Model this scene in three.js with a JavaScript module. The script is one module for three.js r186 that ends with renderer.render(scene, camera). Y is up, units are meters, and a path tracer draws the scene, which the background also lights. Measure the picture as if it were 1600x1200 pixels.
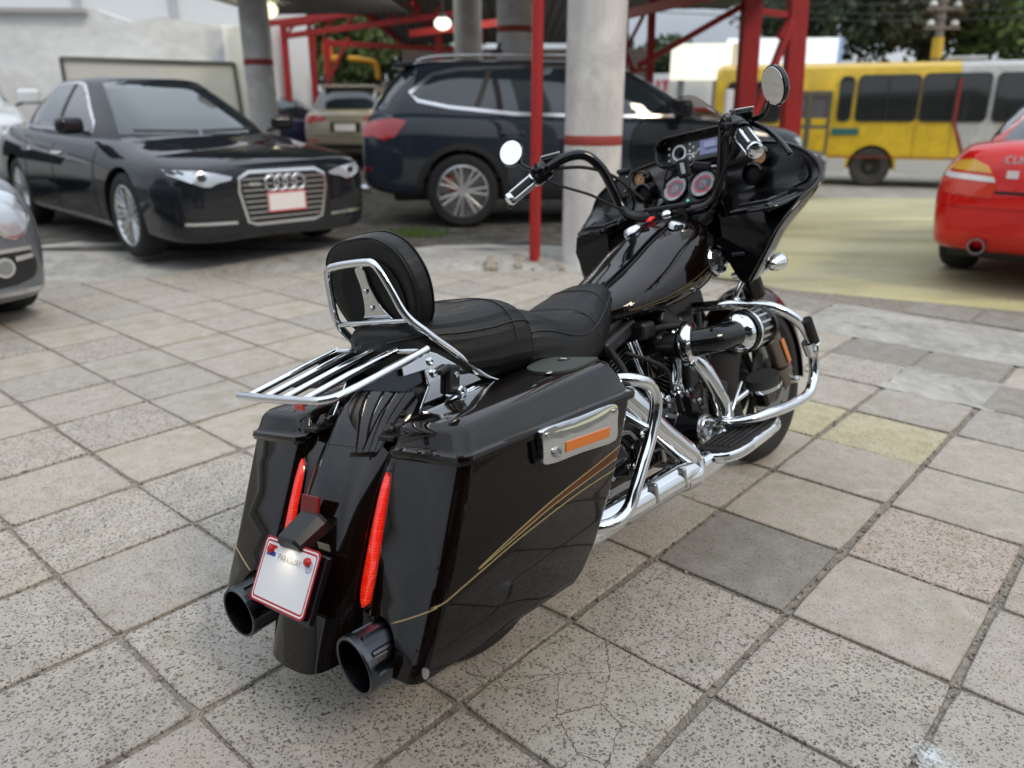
import * as THREE from 'three';
import { RoundedBoxGeometry } from 'three/addons/geometries/RoundedBoxGeometry.js';
import { mergeGeometries, mergeVertices, toCreasedNormals } from 'three/addons/utils/BufferGeometryUtils.js';
import { TextGeometry } from 'three/addons/geometries/TextGeometry.js';
import { FontLoader } from 'three/addons/loaders/FontLoader.js';
import { ImprovedNoise } from 'three/addons/math/ImprovedNoise.js';
import { Brush, Evaluator, SUBTRACTION } from 'three-bvh-csg';
import { MeshBVH } from 'three-mesh-bvh';

// ------------------------------------------------------------------ camera, sky, sun, exposure
const scene = new THREE.Scene();
const camera = new THREE.PerspectiveCamera(52.26, 4 / 3, 0.05, 600);
camera.position.set(0, 1.235, 0);
camera.rotation.set(-0.3385, 0, 0);
camera.focus = 1.75;
camera.userData.fStop = 2.3;
const renderer = new THREE.WebGLRenderer({ antialias: true });
renderer.toneMapping = THREE.LinearToneMapping;
renderer.toneMappingExposure = 1.12;
renderer.shadowMap.enabled = true;

const perlin = new ImprovedNoise();
function fbm(x, y, z, o = 4) { let a = 0.5, s = 0; for (let i = 0; i < o; i++) { s += a * perlin.noise(x, y, z); x *= 2.03; y *= 2.03; z *= 2.03; a *= 0.5; } return s; }
{ // overcast late-afternoon sky: air and soft cloud only
  const W = 1024, H = 512, d = new Float32Array(W * H * 4);
  for (let j = 0; j < H; j++) {
    const el = (j + 0.5) / H * Math.PI - Math.PI / 2, sy = Math.sin(el), cy = Math.cos(el);
    for (let i = 0; i < W; i++) {
      const az = (i + 0.5) / W * Math.PI * 2, x = Math.cos(az) * cy, z = Math.sin(az) * cy;
      const up = Math.max(sy, 0.0), k = 1 / (up + 0.35);
      let c = fbm(x * k * 1.3 + 3.1, 7.7, z * k * 1.3, 5) * 1.5 + 0.5; c = Math.min(1, Math.max(0, c));
      const b = 1.42 * (1 + 2 * up) / 3 * (0.82 + 0.36 * c), clear = 0.09 * (1 - c); // overcast: brightest overhead, thin patches bluer
      let r = b * (0.93 - clear), g = b * (0.985 - clear * 0.4), bl = b * (1.06 + clear * 0.3);
      if (sy < 0) { r = 0.3; g = 0.29; bl = 0.27; }
      const q = (j * W + i) * 4; d[q] = r; d[q + 1] = g; d[q + 2] = bl; d[q + 3] = 1;
    }
  }
  const t = new THREE.DataTexture(d, W, H, THREE.RGBAFormat, THREE.FloatType);
  t.mapping = THREE.EquirectangularReflectionMapping; t.magFilter = THREE.LinearFilter; t.minFilter = THREE.LinearFilter; t.needsUpdate = true;
  scene.background = t; scene.environment = t;
}
const sun = new THREE.DirectionalLight(0xffecd2, 1.15);
sun.position.set(5, 6.5, 2); sun.target.position.set(0, 0, -3);
sun.castShadow = true; sun.shadow.radius = 24; sun.shadow.mapSize.set(2048, 2048);
Object.assign(sun.shadow.camera, { left: -12, right: 12, top: 14, bottom: -14, near: 0.5, far: 60 });
scene.add(sun); scene.add(sun.target);

// ------------------------------------------------------------------ helpers
const PI = Math.PI, V = (x, y, z) => new THREE.Vector3(x, y, z);
function rng(seed) { let s = seed | 0; return () => { s = (s + 0x6d2b79f5) | 0; let t = Math.imul(s ^ (s >>> 15), 1 | s); t = (t + Math.imul(t ^ (t >>> 7), 61 | t)) ^ t; return ((t ^ (t >>> 14)) >>> 0) / 4294967296; }; }
const lin = (r, g, b) => new THREE.Color().setRGB(r, g, b);
const lerp = (a, b, t) => a + (b - a) * t, clamp = (v, a, b) => Math.min(b, Math.max(a, v)), sstep = (a, b, v) => { const t = clamp((v - a) / (b - a), 0, 1); return t * t * (3 - 2 * t); };
const taken = {};
function uniq(n) { taken[n] = (taken[n] ?? -1) + 1; return taken[n] ? n + '_' + String(taken[n]).padStart(3, '0') : n; }
function std(c, rough = 0.6, metal = 0, extra = {}) { return new THREE.MeshStandardMaterial({ color: Array.isArray(c) ? lin(...c) : c, roughness: rough, metalness: metal, side: THREE.DoubleSide, ...extra }); }
function phys(c, extra = {}) { return new THREE.MeshPhysicalMaterial({ color: Array.isArray(c) ? lin(...c) : c, side: THREE.DoubleSide, ...extra }); }
function mesh(name, geo, mat, parent) {
  if (Array.isArray(geo)) geo = merge(geo);
  const m = new THREE.Mesh(geo, mat); m.name = name; m.castShadow = m.receiveShadow = true; if (parent) parent.add(m); return m;
}
function thing(name, label, category, pos = [0, 0, 0], turn = 0, group) {
  const o = new THREE.Group(); o.name = uniq(name); o.position.set(...pos); o.rotation.y = turn; o.userData = { label, category }; if (group) o.userData.group = group; scene.add(o); return o;
}
function solo(name, geo, mat, label, category, group) { const m = mesh(uniq(name), geo, mat, scene); m.userData = { label, category }; if (group) m.userData.group = group; return m; }
function struct(name, geo, mat) { const m = mesh(uniq(name), geo, mat, scene); m.userData = { kind: 'structure' }; return m; }
function strip(g) { g = g.index ? g.toNonIndexed() : g; const o = new THREE.BufferGeometry(); for (const k of ['position', 'normal', 'uv']) if (g.attributes[k]) o.setAttribute(k, g.attributes[k]); if (!o.attributes.normal) o.computeVertexNormals(); if (!o.attributes.uv) boxUV(o); return o; }
function merge(list) { return mergeGeometries(list.map(strip)); }
function boxUV(g, k = 1) {
  const p = g.attributes.position, n = g.attributes.normal, uv = new Float32Array(p.count * 2);
  for (let i = 0; i < p.count; i++) {
    const ax = Math.abs(n.getX(i)), ay = Math.abs(n.getY(i)), az = Math.abs(n.getZ(i));
    const [a, b] = ay >= ax && ay >= az ? [p.getX(i), p.getZ(i)] : ax >= az ? [p.getZ(i), p.getY(i)] : [p.getX(i), p.getY(i)];
    uv[2 * i] = a * k; uv[2 * i + 1] = b * k;
  }
  g.setAttribute('uv', new THREE.BufferAttribute(uv, 2)); return g;
}
// loft through rings of [x,y,z]; all rings have the same count
function loft(rings, { closed = true, cap = true, crease = 0.7, loop = false } = {}) {
  const n = rings[0].length, pos = [], idx = [];
  for (const r of rings) for (const q of r) pos.push(...q);
  const m = closed ? n : n - 1, R = rings.length, rr = loop ? R : R - 1;
  for (let i = 0; i < rr; i++) for (let j = 0; j < m; j++) { const a = i * n + j, b = i * n + (j + 1) % n, i2 = (i + 1) % R, c = i2 * n + j, d = i2 * n + (j + 1) % n; idx.push(a, b, d, a, d, c); }
  if (cap && closed && !loop) for (const [k, flip] of [[0, 1], [R - 1, 0]]) {
    const c = [0, 0, 0]; for (const q of rings[k]) for (let t = 0; t < 3; t++) c[t] += q[t] / n; const ci = pos.length / 3; pos.push(...c);
    for (let j = 0; j < n; j++) { const a = k * n + j, b = k * n + (j + 1) % n; flip ? idx.push(ci, b, a) : idx.push(ci, a, b); }
  }
  let g = new THREE.BufferGeometry(); g.setAttribute('position', new THREE.Float32BufferAttribute(pos, 3)); g.setIndex(idx);
  g = outward(g);
  g = toCreasedNormals(g, crease); return boxUV(g);
}
function outward(g) { // flip the winding of a closed mesh whose volume is negative
  const p = g.attributes.position, ix = g.index.array; let v = 0;
  for (let i = 0; i < ix.length; i += 3) { const [a, b, c] = [ix[i], ix[i + 1], ix[i + 2]]; v += p.getX(a) * (p.getY(b) * p.getZ(c) - p.getZ(b) * p.getY(c)) - p.getY(a) * (p.getX(b) * p.getZ(c) - p.getZ(b) * p.getX(c)) + p.getZ(a) * (p.getX(b) * p.getY(c) - p.getY(b) * p.getX(c)); }
  if (v < 0) for (let i = 0; i < ix.length; i += 3) { const t = ix[i]; ix[i] = ix[i + 1]; ix[i + 1] = t; }
  return g;
}
function curve(pts, closed = false, tension = 0.5) { return new THREE.CatmullRomCurve3(pts.map((p) => V(...p)), closed, 'centripetal', tension); }
function tube(pts, r, { seg, rad = 10, closed = false, cap = true, round = 0 } = {}) {
  let c;
  if (round) { c = new THREE.CurvePath(); const P = pts.map((p) => V(...p)); let a = P[0]; for (let i = 1; i < P.length - 1; i++) { const b = P[i], d = P[i + 1], l1 = Math.min(round, b.distanceTo(a) * 0.49), l2 = Math.min(round, b.distanceTo(d) * 0.49); const s = b.clone().lerp(a, l1 / b.distanceTo(a)), e = b.clone().lerp(d, l2 / b.distanceTo(d)); c.add(new THREE.LineCurve3(a, s)); c.add(new THREE.QuadraticBezierCurve3(s, b, e)); a = e; } c.add(new THREE.LineCurve3(a, P[P.length - 1])); }
  else c = curve(pts, closed);
  const gs = [new THREE.TubeGeometry(c, seg || Math.max(8, pts.length * 8), r, rad, closed)];
  if (cap && !closed) for (const q of [pts[0], pts[pts.length - 1]]) { const s = new THREE.SphereGeometry(r * 0.995, rad, 6); s.translate(...q); gs.push(s); }
  return merge(gs);
}
function cyl(a, b, r1, r2 = r1, n = 24, open = false) {
  const A = V(...a), B = V(...b), L = A.distanceTo(B), g = new THREE.CylinderGeometry(r2, r1, L, n, 1, open);
  g.applyQuaternion(new THREE.Quaternion().setFromUnitVectors(V(0, 1, 0), B.clone().sub(A).normalize())); g.translate((A.x + B.x) / 2, (A.y + B.y) / 2, (A.z + B.z) / 2); return g;
}
function bar(a, b, w, h, bev = 0.003) { // rectangular bar between two points, h measured upward
  const A = V(...a), B = V(...b), L = A.distanceTo(B), g = new RoundedBoxGeometry(w, h, L, 1, Math.min(bev, w / 3, h / 3));
  const m = new THREE.Matrix4().lookAt(A, B, Math.abs(B.y - A.y) > 0.99 * L ? V(1, 0, 0) : V(0, 1, 0)); g.applyMatrix4(m); g.translate((A.x + B.x) / 2, (A.y + B.y) / 2, (A.z + B.z) / 2); return g;
}
function rbox(c, s, r = 0.006, rot, seg = 2) { const g = new RoundedBoxGeometry(s[0], s[1], s[2], seg, Math.min(r, s[0] / 2.05, s[1] / 2.05, s[2] / 2.05)); if (rot) g.applyMatrix4(new THREE.Matrix4().makeRotationFromEuler(new THREE.Euler(...rot))); g.translate(...c); return g; }
function lathe(pts, a, dir, n = 32) { // profile [radius, along] turned about dir through a
  const g = new THREE.LatheGeometry(pts.map((p) => new THREE.Vector2(p[0], p[1])), n); g.applyQuaternion(new THREE.Quaternion().setFromUnitVectors(V(0, 1, 0), V(...dir).normalize())); g.translate(...a); return toCreasedNormals(g, 0.7);
}
function ext(pts, depth, bev = 0, holes = [], seg = 2) { const s = new THREE.Shape(pts.map((p) => new THREE.Vector2(...p))); for (const h of holes) s.holes.push(new THREE.Path(h.map((p) => new THREE.Vector2(...p)))); return new THREE.ExtrudeGeometry(s, { depth: depth - 2 * bev, bevelEnabled: bev > 0, bevelSize: bev, bevelThickness: bev, bevelSegments: seg, bevelOffset: -bev, curveSegments: 10 }).translate(0, 0, bev); }
function smooth(pts, n = 6) { const c = new THREE.CatmullRomCurve3(pts.map((p) => V(p[0], p[1], 0)), true, 'centripetal'); return c.getPoints(pts.length * n).slice(0, -1).map((p) => [p.x, p.y]); }
function rrect(x0, x1, y0, y1, r, n = 5) { const o = []; for (const [cx, cy, a] of [[x1 - r, y1 - r, 0], [x0 + r, y1 - r, PI / 2], [x0 + r, y0 + r, PI], [x1 - r, y0 + r, 1.5 * PI]]) for (let i = 0; i <= n; i++) { const t = a + i / n * PI / 2; o.push([cx + r * Math.cos(t), cy + r * Math.sin(t)]); } return o; }
function at(g, x, y, z, rx = 0, ry = 0, rz = 0, order = 'XYZ') { g = g.clone(); g.applyMatrix4(new THREE.Matrix4().makeRotationFromEuler(new THREE.Euler(rx, ry, rz, order))); g.translate(x, y, z); return g; }
function mirrorZ(g) { g = strip(g.clone()); const p = g.attributes.position, n = g.attributes.normal; for (let i = 0; i < p.count; i++) { p.setZ(i, -p.getZ(i)); n.setZ(i, -n.getZ(i)); } for (const k in g.attributes) { const a = g.attributes[k], s = a.itemSize, A = a.array; for (let i = 0; i < p.count; i += 3) for (let t = 0; t < s; t++) { const q = A[(i + 1) * s + t]; A[(i + 1) * s + t] = A[(i + 2) * s + t]; A[(i + 2) * s + t] = q; } } return g; }
function cut(base, ...tools) { const ev = new Evaluator(); ev.attributes = ['position', 'normal', 'uv']; ev.useGroups = false; let a = new Brush(strip(base)); a.updateMatrixWorld(); for (const t of tools) { const b = new Brush(strip(t)); b.updateMatrixWorld(); a = ev.evaluate(a, b, SUBTRACTION); a.updateMatrixWorld(); } return a.geometry; }
// lay a flat outline onto a mesh: every point of the filled outline is thrown along dir onto base and lifted; the result has a skirt, so it is a thin solid
function onto(base, pts, frame, lift = 0.004, step = 0.03, deep = 0.02, holes = []) {
  const bvh = base.bvh || (base.bvh = new MeshBVH(base.index ? base.clone() : base.clone(), { maxLeafSize: 8 }));
  const [o, ux, uy, d] = frame; // origin, two in-plane axes and the throwing direction
  const P2 = []; for (let i = 0; i < pts.length; i++) { const a = pts[i], b = pts[(i + 1) % pts.length], L = Math.hypot(b[0] - a[0], b[1] - a[1]), k = Math.max(1, Math.ceil(L / step)); for (let j = 0; j < k; j++) P2.push([lerp(a[0], b[0], j / k), lerp(a[1], b[1], j / k)]); }
  let x0 = 1e9, x1 = -1e9, y0 = 1e9, y1 = -1e9; for (const [x, y] of P2) { x0 = Math.min(x0, x); x1 = Math.max(x1, x); y0 = Math.min(y0, y); y1 = Math.max(y1, y); }
  const rows = Math.max(1, Math.ceil((y1 - y0) / step)), tri = [];
  for (let r = 0; r < rows; r++) {
    const ya = lerp(y0, y1, r / rows), yb = lerp(y0, y1, (r + 1) / rows);
    const band = clipBand(P2, ya, yb); if (band.length < 3) continue;
    const cols = Math.max(1, Math.ceil((x1 - x0) / step));
    for (let c = 0; c < cols; c++) { const cell = clipBand(band.map((p) => [p[1], p[0]]), lerp(x0, x1, c / cols), lerp(x0, x1, (c + 1) / cols)).map((p) => [p[1], p[0]]); if (cell.length < 3) continue; const f = THREE.ShapeUtils.triangulateShape(cell.map((p) => new THREE.Vector2(...p)), []); for (const t of f) tri.push([cell[t[0]], cell[t[1]], cell[t[2]]]); }
  }
  const D = V(...d).normalize(), cache = new Map();
  const hit = (p) => { const k = p[0].toFixed(5) + ',' + p[1].toFixed(5); if (cache.has(k)) return cache.get(k); const q = V(o[0] + ux[0] * p[0] + uy[0] * p[1], o[1] + ux[1] * p[0] + uy[1] * p[1], o[2] + ux[2] * p[0] + uy[2] * p[1]); const h = bvh.raycastFirst(new THREE.Ray(q, D), THREE.DoubleSide); const res = h ? h.point.addScaledVector(D, -lift) : null; cache.set(k, res); return res; };
  const pos = [], tris = [];
  for (const t of tri) { const q = t.map(hit); if (q.some((v) => !v)) continue; const far2 = q[0].distanceTo(q[1]) > step * 6 || q[1].distanceTo(q[2]) > step * 6 || q[2].distanceTo(q[0]) > step * 6; if (far2) continue; tris.push(q); for (const v of q) pos.push(v.x, v.y, v.z); }
  let g = new THREE.BufferGeometry(); g.setAttribute('position', new THREE.Float32BufferAttribute(pos, 3));
  if (pos.length) { g = mergeVertices(g, 1e-5); // orient towards -D
    const p = g.attributes.position, ix = g.index.array, e = new Map();
    for (let i = 0; i < ix.length; i += 3) { const A = V().fromBufferAttribute(p, ix[i]), B = V().fromBufferAttribute(p, ix[i + 1]), C = V().fromBufferAttribute(p, ix[i + 2]); if (B.sub(A).cross(C.sub(A)).dot(D) > 0) { const t = ix[i + 1]; ix[i + 1] = ix[i + 2]; ix[i + 2] = t; } for (const [a, b] of [[0, 1], [1, 2], [2, 0]]) e.set(ix[i + a] + '_' + ix[i + b], [ix[i + a], ix[i + b]]); }
    const pp = Array.from(p.array), ii = Array.from(ix); const low = (k) => { const i = pp.length / 3; pp.push(pp[3 * k] + D.x * deep, pp[3 * k + 1] + D.y * deep, pp[3 * k + 2] + D.z * deep); return i; };
    for (const [key, [a, b]] of e) if (!e.has(b + '_' + a)) { const a2 = low(a), b2 = low(b); ii.push(a, b2, b, a, a2, b2); }
    g = new THREE.BufferGeometry(); g.setAttribute('position', new THREE.Float32BufferAttribute(pp, 3)); g.setIndex(ii); g = toCreasedNormals(g, 0.6); boxUV(g); }
  return g;
}
function hitAt(base, o, d) { const bvh = base.bvh || (base.bvh = new MeshBVH(base.clone(), { maxLeafSize: 8 })); const h = bvh.raycastFirst(new THREE.Ray(V(...o), V(...d).normalize()), THREE.DoubleSide); return h ? h.point.toArray() : o; }
function clipBand(poly, a, b) { // clip a polygon to a <= y <= b
  const half = (P, f) => { const o = []; for (let i = 0; i < P.length; i++) { const p = P[i], q = P[(i + 1) % P.length], fp = f(p), fq = f(q); if (fp >= 0) o.push(p); if ((fp > 0 && fq < 0) || (fp < 0 && fq > 0)) { const t = fp / (fp - fq); o.push([lerp(p[0], q[0], t), lerp(p[1], q[1], t)]); } } return o; };
  return half(half(poly, (p) => p[1] - a), (p) => b - p[1]);
}
function canvasTex(w, h, draw, { srgb = true, wrap = true } = {}) { const c = document.createElement('canvas'); c.width = w; c.height = h; draw(c.getContext('2d'), w, h); const t = new THREE.CanvasTexture(c); if (srgb) t.colorSpace = THREE.SRGBColorSpace; if (wrap) t.wrapS = t.wrapT = THREE.RepeatWrapping; return t; }
function noiseTex(w, f, { srgb = true } = {}) { const d = new Uint8Array(w * w * 4); for (let j = 0; j < w; j++) for (let i = 0; i < w; i++) { const c = f(i / w, j / w, i, j), q = (j * w + i) * 4; d[q] = clamp(c[0], 0, 255); d[q + 1] = clamp(c[1], 0, 255); d[q + 2] = clamp(c[2], 0, 255); d[q + 3] = 255; } const t = new THREE.DataTexture(d, w, w); t.wrapS = t.wrapT = THREE.RepeatWrapping; t.magFilter = THREE.LinearFilter; t.minFilter = THREE.LinearMipmapLinearFilter; t.generateMipmaps = true; if (srgb) t.colorSpace = THREE.SRGBColorSpace; t.needsUpdate = true; return t; }
// tiling noise: blend of wrapped samples
function tnoise(u, v, f, z = 0, o = 4) { const a = 2 * PI; return fbm(Math.cos(u * a) * f / a + 11, Math.sin(u * a) * f / a + z, Math.cos(v * a) * f / a + Math.sin(v * a) * f / a * 1.618 + z * 2, o); }
// ground point under a place given as metres right of and ahead of the camera
const G = (x, f, y = 0) => [x, y, -f];
function sheet(poly, y, uvk = 1) { const s = new THREE.ShapeGeometry(new THREE.Shape(poly.map(([x, f]) => new THREE.Vector2(x, f)))); s.rotateX(-PI / 2); s.translate(0, y, 0); const p = s.attributes.position, uv = s.attributes.uv; for (let i = 0; i < p.count; i++) uv.setXY(i, p.getX(i) * uvk, -p.getZ(i) * uvk); return s; }
// ------------------------------------------------------------------ ground
const TS = 0.39798, TO = [0.44277, 1.42081], TY = 0.73132;
const tileAt = (u, v) => [TO[0] + TS * (u * Math.sin(TY) + v * Math.cos(TY)), TO[1] + TS * (u * Math.cos(TY) - v * Math.sin(TY))];
{
  const dirt = noiseTex(512, (u, v) => { const n = tnoise(u, v, 9, 3, 5), m = tnoise(u, v, 60, 8, 3); const b = 84 + 60 * n + 46 * m; return [b * 1.02, b * 0.98, b * 0.9]; });
  const dirtM = std(0xffffff, 0.95, 0, { map: dirt, bumpMap: dirt, bumpScale: 0.01 }); dirt.repeat.set(0.45, 0.45);
  const slope = (poly, f0, y0, f1, y1) => { const g = sheet(poly, 0), p = g.attributes.position; for (let i = 0; i < p.count; i++) p.setY(i, lerp(y0, y1, (-p.getZ(i) - f0) / (f1 - f0))); g.computeVertexNormals(); return g; };
  struct('ground', [sheet([[-120, -60], [120, -60], [120, 8], [-120, 8]], -0.03), slope([[-120, 8], [120, 8], [120, 17.5], [-120, 17.5]], 8, -0.03, 17.5, -0.6), sheet([[-120, 17.5], [120, 17.5], [120, 260], [-120, 260]], -0.6)], dirtM);
  struct('car_lot', sheet([[-40, 7.0], [-5, 6.9], [0.2, 6.95], [0.95, 7.6], [1.1, 16], [-2, 34], [-40, 34]], 0.055), dirtM);
  // the street behind lies lower than the forecourt
  const asph = noiseTex(512, (u, v) => { const n = tnoise(u, v, 7, 13, 5), m = tnoise(u, v, 90, 2, 2); const b = 150 + 34 * n + 30 * m; return [b, b * 0.99, b * 0.93]; }); asph.repeat.set(0.35, 0.35);
  struct('road', sheet([[-60, 16.8], [90, 16.2], [90, 31], [-60, 33]], -0.57), std(0xffffff, 0.92, 0, { map: asph, bumpMap: asph, bumpScale: 0.004 }));
  // forecourt concrete on the right, yellow cast of the light put into its colour
  const R = rng(41);
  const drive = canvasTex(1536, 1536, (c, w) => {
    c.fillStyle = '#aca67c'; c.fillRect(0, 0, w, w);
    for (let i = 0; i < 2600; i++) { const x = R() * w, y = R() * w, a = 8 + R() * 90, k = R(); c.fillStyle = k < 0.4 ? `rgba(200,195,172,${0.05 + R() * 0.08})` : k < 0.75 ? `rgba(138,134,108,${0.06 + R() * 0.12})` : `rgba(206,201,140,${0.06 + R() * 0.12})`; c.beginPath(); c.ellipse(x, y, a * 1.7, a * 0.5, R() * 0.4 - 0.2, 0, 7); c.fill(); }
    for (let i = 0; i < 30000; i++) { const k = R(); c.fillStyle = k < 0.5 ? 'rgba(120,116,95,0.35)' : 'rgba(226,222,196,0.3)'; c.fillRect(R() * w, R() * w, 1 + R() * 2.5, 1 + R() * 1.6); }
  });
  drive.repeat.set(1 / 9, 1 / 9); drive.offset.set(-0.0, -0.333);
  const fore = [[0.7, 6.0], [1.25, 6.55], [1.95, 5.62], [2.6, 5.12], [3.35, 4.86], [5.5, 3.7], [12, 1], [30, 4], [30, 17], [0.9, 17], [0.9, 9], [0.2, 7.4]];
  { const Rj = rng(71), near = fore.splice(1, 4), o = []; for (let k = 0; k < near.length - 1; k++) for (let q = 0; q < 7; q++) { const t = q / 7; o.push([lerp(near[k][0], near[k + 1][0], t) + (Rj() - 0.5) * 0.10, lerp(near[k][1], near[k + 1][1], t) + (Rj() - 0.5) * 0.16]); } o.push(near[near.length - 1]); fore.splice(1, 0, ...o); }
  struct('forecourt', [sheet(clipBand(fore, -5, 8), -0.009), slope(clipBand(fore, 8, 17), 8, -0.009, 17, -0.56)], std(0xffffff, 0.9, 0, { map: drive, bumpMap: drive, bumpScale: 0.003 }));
  // pale worn concrete strip between the tiles and the cars
  const conc = noiseTex(768, (u, v) => { const n = tnoise(u, v, 5, 21, 6), m = tnoise(u, v, 42, 5, 4), k = tnoise(u, v, 14, 33, 4); let b = 168 + 46 * n + 34 * m; if (k > 0.16) b -= 150 * (k - 0.16); return [b, b * 0.985, b * 0.945]; });
  conc.repeat.set(0.5, 0.5);
  const concM = std(0xffffff, 0.93, 0, { map: conc, bumpMap: conc, bumpScale: 0.006 });
  const far = []; const Rn = rng(5); for (let i = 0; i <= 44; i++) { const x = lerp(-9, 0.9, i / 44); far.push([x, 7.35 + 0.32 * Math.sin(x * 1.7) * (x > -2 ? 1 : 0.3) + (Rn() - 0.5) * 0.22 - (x > -0.4 ? (x + 0.4) * 0.6 : 0)]); }
  { const g = sheet([[-9, 3.4], [-3.4, 5.75], [-2.5, 6.1], [0.9, 6.2], ...far.reverse()], -0.006), p = g.attributes.position; for (let i = 0; i < p.count; i++) { const f = -p.getZ(i); if (f > 6.6) p.setY(i, 0.060); } g.computeVertexNormals(); struct('concrete_strip', g, concM); }
  // mortar bed below the tiles
  const bed = noiseTex(512, (u, v) => { const n = tnoise(u, v, 20, 1, 4), m = tnoise(u, v, 120, 4, 3); const b = 136 + 46 * n + 70 * m; return [b, b * 0.955, b * 0.88]; }); bed.repeat.set(1.6, 1.6);
  const paving = new THREE.Group(); paving.name = 'paving'; paving.userData = { kind: 'structure' }; scene.add(paving);
  mesh('mortar_bed', sheet([[-9, -2.5], [7, -2.5], [6, 3.3], [3.4, 4.9], [2.0, 5.6], [1.2, 6.3], [-2.5, 6.32], [-3.5, 5.9], [-9, 3.6]], -0.0075), std(0xffffff, 0.97, 0, { map: bed, bumpMap: bed, bumpScale: 0.006 }), paving);

  // terrazzo: a cement face full of stone chips
  const chip = (c, x, y, r, R) => { const n = 4 + Math.floor(R() * 3), a0 = R() * 7, st = 0.5 + R() * 0.5, th = R() * PI; c.beginPath(); for (let i = 0; i < n; i++) { const a = a0 + i / n * 2 * PI, q = r * (0.65 + R() * 0.5), px = Math.cos(a) * q, py = Math.sin(a) * q * st; c.lineTo(x + px * Math.cos(th) - py * Math.sin(th), y + px * Math.sin(th) + py * Math.cos(th)); } c.closePath(); c.fill(); };
  const face = (seed, base, n, size, pal, alpha, extra) => canvasTex(1024, 1024, (c, w) => {
    const R = rng(seed); c.fillStyle = `rgb(${base})`; c.fillRect(0, 0, w, w);
    for (let i = 0; i < 260; i++) { c.fillStyle = R() < 0.5 ? 'rgba(255,250,240,0.035)' : 'rgba(90,82,72,0.035)'; c.beginPath(); c.ellipse(R() * w, R() * w, 20 + R() * 160, 10 + R() * 70, R() * 3, 0, 7); c.fill(); }
    for (let i = 0; i < n; i++) { const k = pal[Math.floor(R() * pal.length)]; c.fillStyle = `rgba(${k},${alpha * (0.55 + R() * 0.45)})`; chip(c, R() * w, R() * w, size * (0.35 + Math.pow(R(), 2.2) * 1.25), R); }
    for (let i = 0; i < 26000; i++) { c.fillStyle = R() < 0.5 ? 'rgba(60,54,46,0.22)' : 'rgba(246,240,230,0.2)'; c.fillRect(R() * w, R() * w, 1 + R() * 2.4, 1 + R() * 2.4); }
    // worn, dirty rim
    for (let i = 0; i < 1500; i++) { const s = Math.floor(R() * 4), t = R() * w, d = Math.pow(R(), 3) * 46, x = s === 0 ? d : s === 1 ? w - d : t, y = s === 2 ? d : s === 3 ? w - d : t; c.fillStyle = `rgba(96,86,72,${0.10 + R() * 0.16})`; chip(c, x, y, 3 + R() * 9, R); }
    if (extra) extra(c, w, R);
  });
  const dark = ['86,80,74', '70,66,64', '104,96,88', '60,56,54', '122,110,98', '92,76,66', '140,132,122'], soft = ['134,126,116', '118,110,102', '150,142,130', '104,98,92'], red = ['108,82,72', '84,70,64', '124,96,84', '74,66,62'];
  const crackLines = (seed, n) => (c, w) => { const R = rng(seed); const pts = []; for (let i = 0; i < n; i++) pts.push([R() * w, R() * w]); c.lineCap = 'round';
    const line = (a, b, t) => { let [x, y] = a; const L = Math.hypot(b[0] - x, b[1] - y), k = Math.max(4, Math.round(L / 15)); for (let i = 1; i <= k; i++) { const q = i / k, nx = lerp(a[0], b[0], q) + (R() - 0.5) * 15, ny = lerp(a[1], b[1], q) + (R() - 0.5) * 15; c.strokeStyle = `rgba(${52 + R() * 20},${46 + R() * 18},40,${0.6 + R() * 0.35})`; c.lineWidth = t * (0.5 + R() * 0.9); c.beginPath(); c.moveTo(x, y); c.lineTo(nx, ny); c.stroke(); x = nx; y = ny; } };
    pts.forEach((p, i) => { const o = pts.map((q, j) => [Math.hypot(q[0] - p[0], q[1] - p[1]), j]).filter((q) => q[1] !== i).sort((a, b) => a[0] - b[0]).slice(0, 2); for (const [, j] of o) line(p, pts[j], 3.6); const e = [[0, p[1]], [w, p[1]], [p[0], 0], [p[0], w]].sort((a, b) => Math.hypot(a[0] - p[0], a[1] - p[1]) - Math.hypot(b[0] - p[0], b[1] - p[1]))[0]; if (i % 2 === 0) line(p, e, 3); }); };
  const T = {
    coarse: face(11, '190,184,174', 5200, 8.2, dark, 0.72), coarse2: face(12, '186,180,170', 4300, 9.2, dark, 0.66), mid: face(13, '186,179,169', 5200, 6.6, dark, 0.52), fine: face(14, '186,178,167', 4200, 6, soft, 0.55),
    plain: face(15, '184,176,165', 1800, 6, soft, 0.45), pink: face(16, '194,182,171', 5200, 7.5, red, 0.72), dark: face(17, '150,146,138', 4200, 7, ['84,82,78', '150,146,138', '98,96,90', '170,164,154'], 0.7),
    cracked: face(18, '192,187,177', 4300, 8, dark, 0.68, crackLines(7, 13)), cracked2: face(19, '188,182,172', 4600, 7.6, dark, 0.64, crackLines(29, 5)),
    paint: face(20, '194,187,156', 4200, 7, dark, 0.5),  // yellow cast of the light mixed into the tile face, no paint there
  };
  const tints = [[0.93, 0.915, 0.89], [0.87, 0.86, 0.84], [0.93, 0.905, 0.865], [0.83, 0.83, 0.82], [0.90, 0.875, 0.85]];
  const mats = {}; const matOf = (k, t) => mats[k + t] || (mats[k + t] = std(tints[t], 0.82, 0, { map: T[k], bumpMap: T[k], bumpScale: 0.0012 }));
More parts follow.
